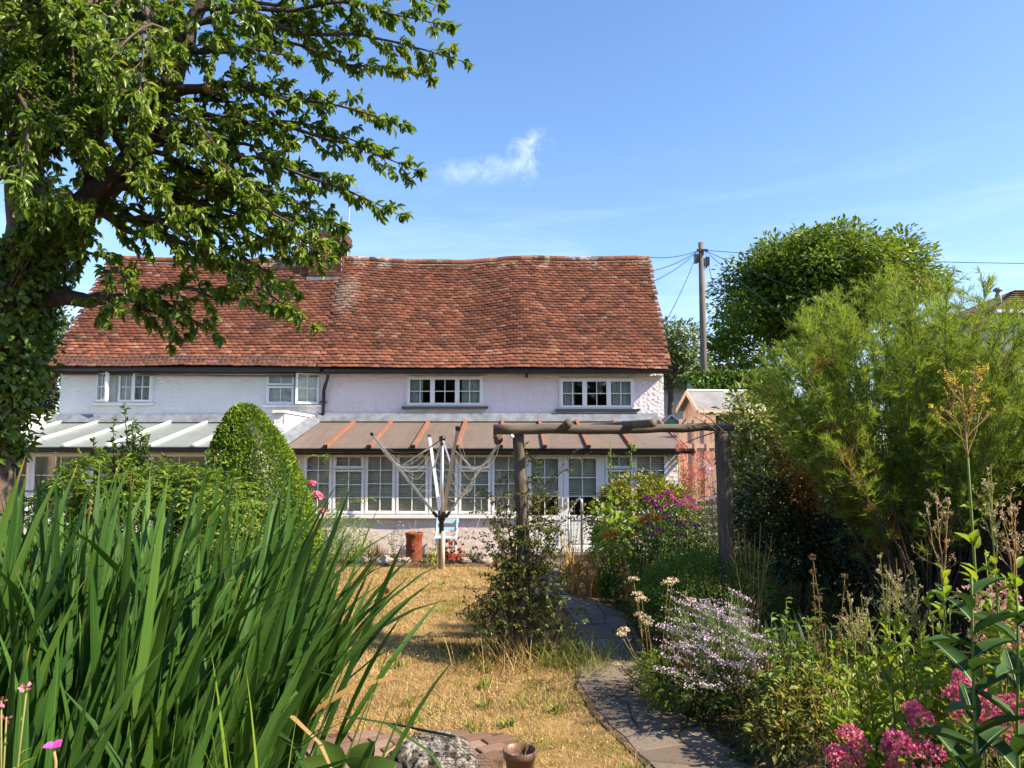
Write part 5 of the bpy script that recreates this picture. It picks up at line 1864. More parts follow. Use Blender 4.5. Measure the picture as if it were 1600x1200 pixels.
# ================================================================== cherry tree with ivy, left
TY = 6.6
cherry = thing('cherry_tree', 'large cherry tree with drooping leafy branches and ivy covered trunk at left', 'tree', P(-5, 800, TY) * 1.0)
cherry.location.z = 0
rnd = random.Random(21)
trunk_pts = [Vector((P(-44, 780, TY).x, TY, -0.1)), P(-40, 780, TY), P(-34, 700, TY), P(-22, 620, TY), P(-4, 530, TY), P(24, 450, TY), P(58, 395, TY)]
MB().tube(trunk_pts, [0.40, 0.34, 0.30, 0.26, 0.25, 0.25, 0.22], 18, wob=0.18).build('trunk', M_BARK, cherry, smooth=True)
limbs = {
    'a': ([P(62, 400, TY), P(110, 345, TY - .1), P(190, 272, TY - .15), P(236, 205, TY - .2), P(262, 140, TY - .2), P(292, 65, TY - .25), P(330, -30, TY - .3), P(390, -190, TY - .4)], [0.19, 0.15, 0.105, 0.10, 0.095, 0.07, 0.055, 0.02]),
    'b': ([P(56, 400, TY), P(36, 300, TY + .1), P(40, 200, TY + .15), P(62, 90, TY + .1), P(92, 0, TY + .1), P(110, -180, TY)], [0.19, 0.16, 0.15, 0.17, 0.13, 0.05]),
    'c': ([P(36, 300, TY + .1), P(0, 230, TY - .3), P(-60, 120, TY - .6), P(-160, -40, TY - .8)], [0.11, 0.09, 0.07, 0.03]),
    'd': ([P(62, 90, TY + .1), P(20, 40, TY), P(-10, -60, TY), P(-60, -200, TY)], [0.12, 0.11, 0.09, 0.04]),
    'e': ([P(292, 65, TY - .25), P(215, 20, TY), P(200, -60, TY), P(190, -200, TY + .2)], [0.05, 0.06, 0.05, 0.02]),
    'f': ([P(50, 470, TY), P(95, 466, TY - .05), P(140, 470, TY - .1), P(182, 466, TY - .15), P(205, 458, TY - .15)], [0.10, 0.075, 0.06, 0.045, 0.035]),
}
lp = {}
for k, (pts, rad) in limbs.items():
    # smooth the limb
    pp, rr_ = [], []
    for i in range(len(pts) - 1):
        for j in range(4):
            u = j / 4
            pp.append(Vector(pts[i]).lerp(pts[i + 1], u) + Vector((rnd.gauss(0, 0.008), rnd.gauss(0, 0.008), rnd.gauss(0, 0.008))))
            rr_.append(rad[i] + (rad[i + 1] - rad[i]) * u)
    pp.append(Vector(pts[-1])); rr_.append(rad[-1])
    lp[k] = pp
    MB().tube(pp, rr_, 12, wob=0.22).build('limb', M_BARKRED if k in 'bd' else M_BARK, cherry, smooth=True)
# sawn-off stubs
for a, b, r in ((P(256, 150, TY - .2), P(335, 138, TY - .35), 0.045), (P(238, 216, TY - .2), P(306, 219, TY - .35), 0.032), (P(262, 140, TY - .2), P(258, 118, TY - .35), 0.05)):
    st = MB().tube(curve_pts(a, b, 6, -0.02, 0.06, rnd), taper(r * 1.15, r * 0.85, 6), 9, wob=0.2).build('stub', M_BARK, cherry, smooth=True)
    d = (Vector(b) - Vector(a)).normalized()
    MB().tube([Vector(b) - d * 0.09, Vector(b) + d * 0.012], [r * 0.92, r * 0.88], 9, wob=0.2).build('sawn_end', M_CUTWOOD, st, smooth=True)

OUT = [(-420, -420), (640, -420), (690, -60), (712, 0), (724, 40), (690, 62), (746, 92), (700, 132), (640, 148), (612, 175), (655, 196), (625, 228), (600, 246), (672, 264), (625, 286), (590, 300), (646, 332), (600, 352), (552, 352),
       (552, 386), (498, 420), (470, 412), (482, 462), (512, 508), (470, 520), (430, 480), (350, 470), (332, 530), (262, 530), (210, 486), (150, 500), (110, 520), (90, 430), (-60, 470), (-420, 380)]
tips = [(702, 8, 6.3, 'a', .9), (716, 40, 6.0, 'a', .8), (742, 95, 6.1, 'a', .75), (690, 122, 6.4, 'a', .7), (648, 195, 6.0, 'a', .6), (600, 230, 6.3, 'a', .55), (668, 265, 6.1, 'a', .5), (560, 300, 6.4, 'a', .45),
        (642, 334, 5.9, 'a', .42), (550, 350, 6.2, 'a', .36), (546, 380, 6.0, 'a', .3), (480, 398, 6.4, 'a', .28), (505, 505, 5.9, 'a', .2), (478, 452, 6.2, 'a', .22), (420, 440, 6.6, 'a', .2), (330, 518, 6.1, 'f', .95),
        (285, 520, 6.3, 'f', .9), (430, 478, 5.9, 'f', .9), (240, 470, 6.2, 'f', .8), (160, 492, 6.0, 'f', .7), (200, 440, 5.7, 'a', .1), (350, 400, 6.0, 'a', .2), (300, 350, 5.6, 'a', .3), (400, 300, 5.7, 'a', .45),
        (450, 220, 6.0, 'a', .5), (520, 160, 6.2, 'a', .6), (480, 90, 5.8, 'a', .7), (560, 60, 6.4, 'a', .75), (620, 20, 6.1, 'a', .85), (400, 30, 5.6, 'a', .8), (340, 230, 5.5, 'a', .5), (250, 300, 5.3, 'a', .3), (545, 352, 6.6, 'a', .34), (520, 372, 5.7, 'a', .3), (505, 392, 6.0, 'a', .26), (530, 400, 5.8, 'a', .27), (150, 260, 5.6, 'b', .4), (90, 180, 5.5, 'b', .5), (180, 150, 5.5, 'a', .6), (120, 60, 5.6, 'b', .8), (60, 330, 5.6, 'b', .2), (30, 120, 5.4, 'c', .5), (130, 330, 5.6, 'a', .12), (215, 210, 5.5, 'a', .45)]
branches = []
NT_ = len(tips)
for px, py, yy, lk, u in tips:
    pts = lp[lk]
    s = pts[int(u * (len(pts) - 1))]
    q = P(px - (22 if px > 450 else 0), py, yy)
    branches.append((s, q, 0.05 * (q - s).length))
for k in range(88):
    lk = rnd.choice('aaabbbccdde')
    pts = lp[lk]
    s = pts[rnd.randrange(len(pts) // 5, len(pts))]
    for _ in range(30):
        px, py = rnd.triangular(-260, 420, 30), rnd.uniform(-240, 430)
        if in_poly(np.array([[px, py]]), OUT)[0]:
            break
    q = P(px, py, rnd.uniform(4.9, 8.6))
    if (q - s).length > 3.0:
        q = s + (q - s) * (3.0 / (q - s).length)
    branches.append((s, q, rnd.uniform(0.0, 0.25)))
bm2, tm2 = MB(), MB()
lv = Leaves(5)
for bi, (s, q, sag) in enumerate(branches):
    L = (q - s).length
    n = max(5, int(L / 0.14))
    pts = curve_pts(s, q, n, -sag, 0.10, rnd)
    r0 = 0.012 + 0.008 * L
    bm2.tube(pts, taper(r0, 0.004, n), 6, cap=False)
    for i in range(max(1, n // 5), n + 1):
        p = pts[i]
        d = (pts[min(i + 1, n)] - pts[i - 1]).normalized()
        for _ in range(2 if i < n else 2):
            w = Vector((rnd.gauss(0, 1), rnd.gauss(0, 1), rnd.gauss(0, 0.8)))
            w = (w - d * w.dot(d)).normalized()
            td = (d * rnd.uniform(0.5, 1.1) + w * rnd.uniform(0.3, 0.9)).normalized()
            if i == n:
                td = (d + w * 0.25).normalized()
            tl = rnd.uniform(0.16, 0.46) if i < n else rnd.uniform(0.10, 0.20)
            e = p + td * tl
            e.z -= 0.05 * tl
            if bi < NT_:
                tl *= 1.0 - 0.5 * i / n
                e = p + td * tl
            elif i < n and not in_poly(to_px([e]), OUT)[0]:
                continue
            if i < n and bi >= NT_ and rnd.random() < 0.22:
                continue
            tp = curve_pts(p, e, 4, -0.04 * tl, 0.08, rnd)
            tm2.tube(tp, taper(0.0045, 0.002, 4), 4, cap=False)
            k = int(12 + tl * 36)
            us = lv.r.uniform(0.15, 1.0, k) ** 0.75
            pos = np.array([tp[min(3, int(u * 4))].lerp(tp[min(3, int(u * 4)) + 1], u * 4 - min(3, int(u * 4)))[:] for u in us])
            ax = np.array(td[:]) * 0.75 + lv.r.normal(size=(k, 3)) * 0.6
            ax[:, 2] -= 0.55
            upv = np.array([0, 0, 1.0]) + lv.r.normal(size=(k, 3)) * 0.55
            ln = lv.r.uniform(0.05, 0.102, k)
            lv.put(pos, ax, upv, ln, ln * lv.r.uniform(0.36, 0.48, k))
bm2.build('branches', M_BARK, cherry, smooth=True, kind='stuff')
tm2.build('twigs', M_TWIG, cherry, smooth=True, kind='stuff')
lv.emit_parts('leaf', 'crown', T_OVATE, F_CHERRY, cherry, 300)

ivy = thing('ivy', 'glossy dark ivy thickly wrapped round the cherry trunk', 'ivy', Vector((trunk_pts[0].x, TY, 0.4)))
lv = Leaves(8)
n = 5200
u = lv.r.uniform(0, 1, n)
spine = [P(-38, 745, TY), P(-32, 690, TY), P(-20, 620, TY), P(-2, 530, TY), P(26, 450, TY), P(58, 400, TY), P(92, 356, TY - .1), P(116, 330, TY - .1)]
spr = [0.33, 0.37, 0.40, 0.40, 0.36, 0.34, 0.25, 0.14]
us = u * (len(spine) - 1)
i0 = np.minimum(us.astype(int), len(spine) - 2)
SP = np.array([p[:] for p in spine])
c = SP[i0] + (SP[i0 + 1] - SP[i0]) * (us - i0)[:, None]
rad = np.interp(us, range(len(spr)), spr)
th = lv.r.uniform(0, 2 * math.pi, n)
lump = np.array([mnoise.noise(Vector((math.cos(a) * 1.6, math.sin(a) * 1.6, z * 2.4))) for a, z in zip(th, c[:, 2])])
rad = rad * (1 + 0.30 * lump) * lv.r.uniform(0.84, 1.05, n)
nrm = np.stack([np.cos(th), np.sin(th), 0 * th], 1)
ax = nrm * 0.35 + lv.r.normal(size=(n, 3)) * 0.45
ax[:, 2] -= 0.75
ln = lv.r.uniform(0.045, 0.085, n)
keep = (lv.r.uniform(size=n) < np.interp(us, [0, 1.2, 2.5], [0.06, 0.5, 1.0]))
lv.put((c + nrm * rad[:, None])[keep], ax[keep], (nrm + 0.4 * lv.r.normal(size=(n, 3)) + np.array([0, 0, 0.4]))[keep], ln[keep], ln[keep])
lv.blob(P(14, 640, TY), (0.18, 0.25, 0.5), 30, 14, 0.06, 0.07, 1.0)
lv.blob(P(42, 540, TY), (0.16, 0.25, 0.5), 34, 14, 0.06, 0.07, 1.0)
lv.emit_parts('leaf', 'foliage', T_IVY, F_IVY, ivy, 250)
m = MB()
for k in range(14):
    a = rnd.uniform(0, 6.28)
    pts = []
    for i in range(10):
        w = i / 9 * 5
        j = min(int(w), 4)
        cc = spine[j].lerp(spine[j + 1], w - j)
        rr2 = 0.29
        pts.append(cc + Vector((math.cos(a + 0.25 * i * (k % 3 - 1)) * rr2, math.sin(a + 0.25 * i * (k % 3 - 1)) * rr2, 0)))
    m.tube(pts, taper(0.018, 0.007, 9), 5)
m.build('stems', M_TWIG, ivy, smooth=True, kind='stuff')

# ================================================================== dwarf spruce cone
SPY = 9.6
ax0, ax1 = P(382, 632, SPY), P(420, 845, SPY)
sp = thing('dwarf_spruce', 'dense cone shaped dwarf conifer in front of the white parapet', 'conifer', (ax1.x, SPY, 0))
lv = Leaves(3)
n = 36000
tt = lv.r.uniform(0, 1, n) ** 0.8
th = lv.r.uniform(0, 2 * math.pi, n)
axis_p = np.array(ax0[:]) + (np.array([ax1.x + 0.06, SPY, 0.02]) - np.array(ax0[:])) * tt[:, None]


def spruce_r(t_, a, z):
    a_ = 1.14 * np.power(np.clip(t_, 0.0, 1), 0.56)
    return a_ / np.power(1 + (a_ / 0.74) ** 6, 1 / 6.0) * np.where(t_ > 0.75, 1 - 0.4 * (t_ - 0.75), 1)


lump = np.array([mnoise.noise(Vector((math.cos(a) * 3.2, math.sin(a) * 3.2, z * 5))) + 0.9 * mnoise.noise(Vector((math.cos(a) * 9, math.sin(a) * 9, z * 14))) for a, z in zip(th, axis_p[:, 2])])
rad = spruce_r(tt, th, 0) * (1 + 0.085 * lump) * lv.r.uniform(0.90, 1.02, n)
nrm = np.stack([np.cos(th), np.sin(th), np.full(n, 0.45)], 1)
pos = axis_p + np.stack([np.cos(th) * rad, np.sin(th) * rad, 0 * th], 1)
ax = unit(nrm) + 0.55 * lv.r.normal(size=(n, 3)) + np.array([0, 0, 0.25])
ln = lv.r.uniform(0.03, 0.058, n)
lv.put(pos, ax, lv.r.normal(size=(n, 3)), ln, ln * 0.5)
lv.emit('foliage', T_DIA, F_SPRUCE, sp, kind='stuff')
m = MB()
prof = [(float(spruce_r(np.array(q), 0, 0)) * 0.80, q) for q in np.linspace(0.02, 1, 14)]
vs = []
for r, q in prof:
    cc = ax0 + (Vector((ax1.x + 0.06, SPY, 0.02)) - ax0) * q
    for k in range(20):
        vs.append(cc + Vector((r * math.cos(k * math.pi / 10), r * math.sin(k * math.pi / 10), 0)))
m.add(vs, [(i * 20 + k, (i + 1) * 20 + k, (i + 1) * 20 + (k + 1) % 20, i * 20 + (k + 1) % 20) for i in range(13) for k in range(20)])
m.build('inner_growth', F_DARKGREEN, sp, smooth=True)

# ================================================================== feathery leaved shrub left
JY = 8.3


def pinnate(lv, m, s, d, L, pairs, leaf, rnd, droop=0.2, ratio=0.36):
    e = Vector(s) + Vector(d) * L
    e.z -= droop * L
    pts = curve_pts(s, e, 5, -0.12 * L, 0.05, rnd)
    if m is not None:
        m.tube(pts, taper(0.003, 0.0012, 5), 3, cap=False)
    d = Vector(d)
    side = d.cross(Vector((0, 0, 1)))
    side = side.normalized() if side.length > 0.05 else Vector((1, 0, 0))
    pos, axs = [], []
    for k in range(pairs):
        u = 0.2 + 0.8 * k / max(1, pairs - 1)
        i = min(4, int(u * 5))
        p = pts[i].lerp(pts[i + 1], u * 5 - i)
        for sg in (-1, 1):
            pos.append(p[:]); axs.append((side * sg + d * 0.55 + Vector((rnd.gauss(0, .15), rnd.gauss(0, .15), rnd.gauss(-0.15, .15))))[:])
    pos.append(pts[-1][:]); axs.append(d[:])
    n = len(pos)
    ln = leaf * lv.r.uniform(0.75, 1.15, n)
    lv.put(np.array(pos), np.array(axs), np.array([0, 0, 1.0]) + lv.r.normal(size=(n, 3)) * 0.3, ln, ln * ratio)


js = thing('leafy_shrub', 'bright green feathery leaved shrub in front of the milky lean-to', 'shrub', (P(235, 760, JY).x, JY, 0))
lv = Leaves(11)
m = MB()
rnd = random.Random(4)
for (px, py, rx, rz_, num) in ((235, 800, 0.75, 0.50, 330), (165, 768, 0.42, 0.36, 150), (310, 795, 0.40, 0.36, 170), (120, 800, 0.35, 0.35, 110), (340, 800, 0.3, 0.4, 90), (230, 850, 0.8, 0.5, 420), (120, 870, 0.6, 0.5, 220), (335, 880, 0.5, 0.6, 220), (230, 920, 0.9, 0.5, 250)):
    c = P(px, py, JY)
    for k in range(num):
        d = Vector((rnd.gauss(0, 1), rnd.gauss(-0.3, 0.9), abs(rnd.gauss(0.15, 0.8)))).normalized()
        s = c + Vector((d.x * rx, d.y * 0.6, d.z * rz_)) * rnd.uniform(0.72, 1.02)
        dd = (d + Vector((rnd.gauss(0, .5), rnd.gauss(0, .5), rnd.gauss(0, .35)))).normalized()
        pinnate(lv, m, s, dd, rnd.uniform(0.14, 0.26), 6, 0.062, rnd, 0.35, 0.40)
lv.emit('foliage', T_LANCE, F_BRIGHT, js, kind='stuff')
for k in range(18):
    m.tube(curve_pts((js.location.x + rnd.uniform(-.2, .2), JY, 0), P(rnd.uniform(130, 340), rnd.uniform(720, 790), JY), 7, 0, 0.1, rnd), taper(0.018, 0.005, 7), 5)
m.build('stems', M_TWIG, js, smooth=True, kind='stuff')
js2 = thing('dark_leafy_shoots', 'dark upright leafy shoots rising above the bright shrub', 'shrub', (P(185, 760, JY - .2).x, JY + .15, 0))
lv = Leaves(12)
m = MB()
for k in range(26):
    tipx, tipy = rnd.choice([(168, 668), (185, 645), (196, 655), (148, 690), (212, 672), (120, 725), (230, 690), (160, 700), (195, 690), (330, 712), (318, 705)])
    tipx += rnd.gauss(0, 8); tipy += rnd.gauss(0, 8)
    pts = curve_pts(P(tipx + rnd.uniform(-20, 20), tipy + 110, JY + .15), P(tipx, tipy, JY + rnd.uniform(0, .3)), 8, 0, 0.08, rnd)
    m.tube(pts, taper(0.008, 0.003, 8), 4)
    nn = 34
    us = lv.r.uniform(0.25, 1, nn)
    pos = np.array([pts[min(7, int(w * 8))].lerp(pts[min(7, int(w * 8)) + 1], w * 8 - min(7, int(w * 8)))[:] for w in us])
    ax = lv.r.normal(size=(nn, 3)) * 0.8 + np.array([0, 0, 0.55])
    ln = lv.r.uniform(0.05, 0.085, nn)
    lv.put(pos, ax, np.array([0, 0, 1.0]) + lv.r.normal(size=(nn, 3)) * .4, ln, ln * 0.42)
lv.emit('foliage', T_OVATE, F_MIDGREEN, js2, kind='stuff')
m.build('stems', M_TWIG, js2, smooth=True, kind='stuff')

# ================================================================== irises in the foreground
def blade_mesh(name, bend, twist, mat, n=9, w=0.5, tipk=0.72):
    V, F = [], []
    for i in range(n + 1):
        u = i / n
        a = bend * u * u
        y = math.sin(a) / max(a, 1e-3) * u if a > 1e-3 else u
        off = (1 - math.cos(a)) / max(a, 1e-3) * u if a > 1e-3 else 0
        ww = w * (0.55 + 0.45 * min(1, u * 4)) if u < tipk else w * (1 - ((u - tipk) / (1 - tipk)) ** 1.6)
        ww = max(ww, 0.004)
        t_ = twist * u
        cx, sx = math.cos(t_) * ww, math.sin(t_) * ww
        K = 0.026
        V += [(-cx, off - sx * K, y), (0.10 * ww * math.sin(t_), off + 0.22 * ww * K, y), (cx, off + sx * K, y)]
    for i in range(n):
        a = 3 * i
        F += [(a, a + 1, a + 4, a + 3), (a + 1, a + 2, a + 5, a + 4)]
    me = bpy.data.meshes.new(name)
    me.from_pydata(V, [], F)
    me.materials.append(mat)
    me.polygons.foreach_set('use_smooth', np.ones(len(me.polygons), bool))
    return me


iris_variants = [blade_mesh('leaf', b, tw, F_IRISB) for b in (0.05, 0.15, 0.3, 0.5, 0.75) for tw in (-0.8, 0.0, 0.6)]
iris_bent = [blade_mesh('leaf', b, tw, F_IRISB) for b in (1.5, 2.1) for tw in (-0.6, 0.5)] + [blade_mesh('leaf', b, tw, F_DRY) for b in (0.6, 1.9) for tw in (-0.6, 0.5)]


def put_blade(parent, me, loc, width, length, lean, az, spin, thick=None):
    o = bpy.data.objects.new('leaf', me)
    COL.objects.link(o)
    o.parent = parent
    # the blade rises along z and bends towards +y; az turns that direction, lean tips it over
    R = Matrix.Rotation(az, 4, 'Z') @ Matrix.Rotation(-lean, 4, 'X') @ Matrix.Rotation(0, 4, 'Z')
    S = Matrix.Diagonal((width, length, length, 1))
    # spin of the flat face about the blade's own axis
    o.matrix_basis = Matrix.Translation(Vector(loc) - parent.location) @ R @ Matrix.Rotation(spin, 4, 'Z') @ S
    return o


rnd = random.Random(77)
clumps = [('tall iris clump at the left edge of the foreground under the ivy trunk', -3.0, 3.55, 0.50, 0.80, 294, 0.0),
          ('dense iris clump in front of the bright green shrub', -2.3, 3.45, 0.45, 0.85, 294, 0.0),
          ('thick middle iris clump filling the left foreground', -1.72, 3.25, 0.45, 0.80, 294, 0.05),
          ('iris clump whose blades lean right over the dry lawn', -1.50, 3.35, 0.36, 0.70, 288, 0.17),
          ('nearest iris clump with dark shaded blades at the bottom left', -1.85, 2.35, 0.50, 0.42, 210, 0.03),
          ('low shaded iris clump behind the yellow-green sword leaves', -1.30, 2.45, 0.32, 0.42, 180, 0.05)]
for label, cx0, cy0, rx, ry, num, lean0 in clumps:
    ic = thing('iris_clump', label, 'iris', (cx0, cy0, 0.25), 'iris clumps by the pond')
    fans = num // 6
    for f in range(fans):
        bx, by_ = cx0 + rnd.uniform(-1, 1) * rx, cy0 + rnd.uniform(-1, 1) * ry
        faz = rnd.uniform(-0.6, 0.6) + (math.pi if rnd.random() < 0.5 else 0)
        rel = (bx - cx0) / rx
        # blades at the right-hand side lean out to the right
        for k in range(6):
            u = (k - 2.5) / 2.5
            top = rnd.uniform(1.70, 2.24) if lean0 < 0.2 else rnd.uniform(1.40, 1.95) - 0.30 * max(0, rel)
            if cy0 < 2.6:
                top = rnd.uniform(1.05, 1.75)
            L = (top - 0.25) / math.cos(0.15) * (1 - 0.22 * abs(u))
            leanx = lean0 * (1.0 + 0.6 * rel) + 0.11 * u + rnd.gauss(0, 0.05)
            leany = rnd.gauss(0, 0.07)
            lean = math.hypot(leanx, leany)
            az = math.atan2(leany, leanx) - math.pi / 2
            v_ = rnd.choice(iris_variants) if rnd.random() > 0.035 else rnd.choice(iris_bent)
            put_blade(ic, v_, (bx + 0.03 * u * math.cos(faz), by_ + 0.03 * u * math.sin(faz), 0.25), rnd.uniform(0.027, 0.045), L, lean, az, rnd.gauss(0, 0.8) + (math.pi / 2 if rnd.random() < 0.35 else 0))
# long blades that stand out singly against the lawn
ic = thing('iris_clump', 'few long dark sword blades fanning out right before the rock', 'iris', (-0.72, 3.2, 0.2), 'iris clumps by the pond')
for px, py, yy, bx in ((664, 1000, 3.1, -0.72), (606, 955, 3.2, -0.80), (590, 1010, 3.0, -0.85), (580, 940, 3.4, -0.95), (612, 1040, 2.9, -0.75), (545, 905, 3.4, -1.0), (560, 870, 3.6, -1.1), (620, 1085, 3.0, -0.72)):
    q = P(px, py, yy)
    b = Vector((bx, yy, 0.22))
    d = q - b
    lean = math.atan2(math.hypot(d.x, d.y), d.z)
    put_blade(ic, rnd.choice(iris_variants[:9]), b, 0.036, d.length, lean * 0.9, math.atan2(d.y, d.x) - math.pi / 2, rnd.gauss(0, 0.25))
young = [blade_mesh('leaf', b, 0.2, F_IRISY) for b in (0.1, 0.35)]
ic = thing('sword_leaf_plant', 'yellow-green sword leaves standing before the darker irises', 'plant', (-0.85, 2.3, 0.3))
for px, py, px2 in ((357, 1012, 400), (412, 1040, 432), (350, 1065, 395), (395, 1085, 420), (440, 1095, 425), (378, 1120, 412)):
    q = P(px, py, 2.3)
    b = Vector((P(px2, 1200, 2.3).x, 2.3, 0.3))
    d = q - b
    put_blade(ic, rnd.choice(young), b, 0.022, d.length, math.atan2(abs(d.x), d.z), math.atan2(d.y, d.x) - math.pi / 2, rnd.gauss(0, 0.2))
# the pond they stand in
M_POND = plain('dark_pond_mud', (0.012, 0.014, 0.010), 0.25, 0.5, var=0.4)
sheet('pond', np.linspace(-3.6, -0.45, 12), np.linspace(1.5, 4.3, 12), lambda X, Y: X * 0 + 0.20, M_POND, kind='structure')
MB().box((-3.8, 1.3, -0.1), (-3.61, 4.4, 0.30)).box((-0.44, 1.3, -0.1), (-0.3, 4.4, 0.26)).box((-3.6, 4.31, -0.1), (-0.45, 4.42, 0.24)).build('pond_kerb', M_STONE, kind='structure')

# ================================================================== trees and hedges beyond the garden
def tree(name, label, base, trunk_top, lobes, tpl, mat, leaf, clumps_per_m2, per, clump_r, seed, trunk_r, cat='tree', group=None, limbs=9, bark=None):
    t_ = thing(name, label, cat, base, group)
    rnd = random.Random(seed)
    base, top = Vector(base), Vector(trunk_top)
    MB().tube(curve_pts(base, top, 8, 0, 0.05, rnd), taper(trunk_r, trunk_r * 0.6, 8), 10, wob=0.15).build('trunk', bark or M_BARK, t_, smooth=True)
    m = MB()
    for k in range(limbs):
        c, r = lobes[k % len(lobes)]
        d = Vector((rnd.gauss(0, 1), rnd.gauss(0, 1), rnd.gauss(0.3, 1))).normalized()
        tip = Vector(c) + Vector((d.x * r[0], d.y * r[1], d.z * r[2])) * 0.7
        s = base.lerp(top, rnd.uniform(0.55, 1.0))
        pts = curve_pts(s, tip, 8, 0, 0.10, rnd)
        m.tube(pts, taper(trunk_r * 0.42, trunk_r * 0.07, 8), 6, cap=False)
        for _ in range(4):
            j = rnd.randrange(3, 8)
            e = pts[j] + Vector((rnd.gauss(0, 1), rnd.gauss(0, 1), rnd.gauss(0.2, 0.7))) * r[0] * 0.3
            m.tube(curve_pts(pts[j], e, 4, 0, 0.1, rnd), taper(trunk_r * 0.14, trunk_r * 0.04, 4), 5, cap=False)
    m.build('branches', bark or M_BARK, t_, smooth=True, kind='stuff')
    lv = Leaves(seed)
    for c, r in lobes:
        n = int(clumps_per_m2 * 4 * math.pi * ((r[0] * r[1] + r[0] * r[2] + r[1] * r[2]) / 3))
        lv.blob(c, r, n, per, clump_r, leaf, 0.5, shell=(0.55, 1.0), droop=0.25, outw=0.5, flat=0.7, lumpy=0.5)
    lv.emit('crown', tpl, mat, t_, kind='stuff')
    return t_


WY = 30.0
k = WY / FPX
lobes = [(P(1285, 455, WY), (110 * k, 3.2, 78 * k)), (P(1235, 436, WY + .5), (75 * k, 2.6, 62 * k)), (P(1350, 438, WY - .3), (78 * k, 2.6, 60 * k)), (P(1292, 402, WY), (82 * k, 2.5, 48 * k)),
         (P(1182, 450, WY + .5), (50 * k, 2.0, 50 * k)), (P(1158, 492, WY), (36 * k, 1.6, 40 * k)), (P(1425, 440, WY), (34 * k, 1.6, 34 * k)), (P(1150, 555, WY), (45 * k, 1.7, 42 * k)), (P(1235, 500, WY + .5), (48 * k, 2.0, 36 * k)), (P(1400, 410, WY), (40 * k, 1.8, 36 * k))]
tree('round_tree', 'big round leafy tree standing behind the utility pole', (P(1310, 600, WY).x, WY, 1.2), P(1312, 500, WY), lobes, T_DIA, F_WALNUT, 0.24, 2.0, 54, 0.34, 31, 0.32, limbs=26)
SY_ = 28.0
k = SY_ / FPX
tree('small_tree', 'small pale green tree between the cottage gable and the pole', (P(1046, 660, SY_).x, SY_, 1.0), P(1048, 590, SY_), [(P(1060, 540, SY_), (30 * k, 1.1, 32 * k)), (P(1048, 570, SY_), (26 * k, 1.0, 36 * k)), (P(1078, 565, SY_), (20 * k, 0.9, 36 * k)), (P(1040, 520, SY_), (22 * k, 0.9, 14 * k))],
     T_DIA, F_SMALLTREE, 0.20, 5.0, 22, 0.22, 33, 0.16, limbs=10)
tree('far_left_tree', 'pale green treetop glimpsed between ivy trunk and tiled roof', (P(80, 700, 26).x, 26, 0), P(85, 560, 26), [(P(70, 545, 26), (1.1, 1.0, 1.2)), (P(98, 540, 26), (0.7, 0.8, 1.2)), (P(40, 600, 26), (1.2, 1.0, 1.6))], T_DIA, F_SMALLTREE, 0.22, 4.0, 22, 0.24, 34, 0.18)
tree('garden_boundary_tree', 'dark tree left of the white cottage behind the ivy trunk', (P(20, 760, 21).x, 21, 0), P(22, 640, 21), [(P(25, 620, 21), (1.0, 1.0, 1.5)), (P(-40, 560, 21), (1.6, 1.2, 2.2))], T_DIA, F_DARKGREEN, 0.22, 4.0, 22, 0.24, 35, 0.2)
# trees across the lane behind the photographer, seen only as dark reflections in the panes
for j, (x, y, h, lab) in enumerate(((-9, -16, 11, 'broad dark tree behind the photographer on the left'), (1, -20, 12, 'tall dark tree straight behind the photographer'), (11, -17, 10, 'round dark tree behind the photographer on the right'))):
    tree('rear_tree', lab, (x, y, 0), (x, y, h * 0.5), [((x, y, h * 0.62), (4.6, 3.5, h * 0.36)), ((x + 2.5, y, h * 0.38), (3.6, 3, h * 0.28)), ((x - 3, y + 1, h * 0.35), (3.6, 3, h * 0.3))], T_DIA, F_DARKGREEN, 0.7, 0.9, 20, 0.6, 60 + j, 0.4, group='trees behind the photographer')

HY = 23.0
hd = thing('hedge', 'clipped dark green ivy hedge behind the pale shed', 'hedge', (P(1133, 600, HY).x, HY, 1.5))
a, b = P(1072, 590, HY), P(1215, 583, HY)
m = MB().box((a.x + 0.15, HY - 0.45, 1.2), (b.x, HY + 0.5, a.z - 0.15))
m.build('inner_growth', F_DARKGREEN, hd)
lv = Leaves(41)
n = 9000
X = lv.r.uniform(a.x, b.x + .2, n)
face = lv.r.uniform(size=n) < 0.45
top = a.z + 0.10 * np.array([mnoise.noise(Vector((x * 1.4, 0, 3))) for x in X]) + 0.12 * (X - a.x) / (b.x - a.x)
Yv = np.where(face, HY - 0.5 - lv.r.uniform(0, 0.12, n), lv.r.uniform(HY - 0.55, HY + 0.5, n))
Z = np.where(face, 1.4 + (top - 1.4) * lv.r.uniform(0, 1, n), top + lv.r.uniform(-0.12, 0.08, n))
nr = np.where(face[:, None], np.array([0, -1, 0.25]), np.array([0, -0.2, 1.0]))
ax = nr * 0.6 + lv.r.normal(size=(n, 3)) * 0.55
ax[:, 2] -= 0.2
ln = lv.r.uniform(0.09, 0.16, n)
lv.put(np.stack([X, Yv, Z], 1), ax, nr + 0.4 * lv.r.normal(size=(n, 3)), ln, ln * 0.8)
lv.emit('foliage', T_IVY, F_HEDGE, hd, kind='stuff')

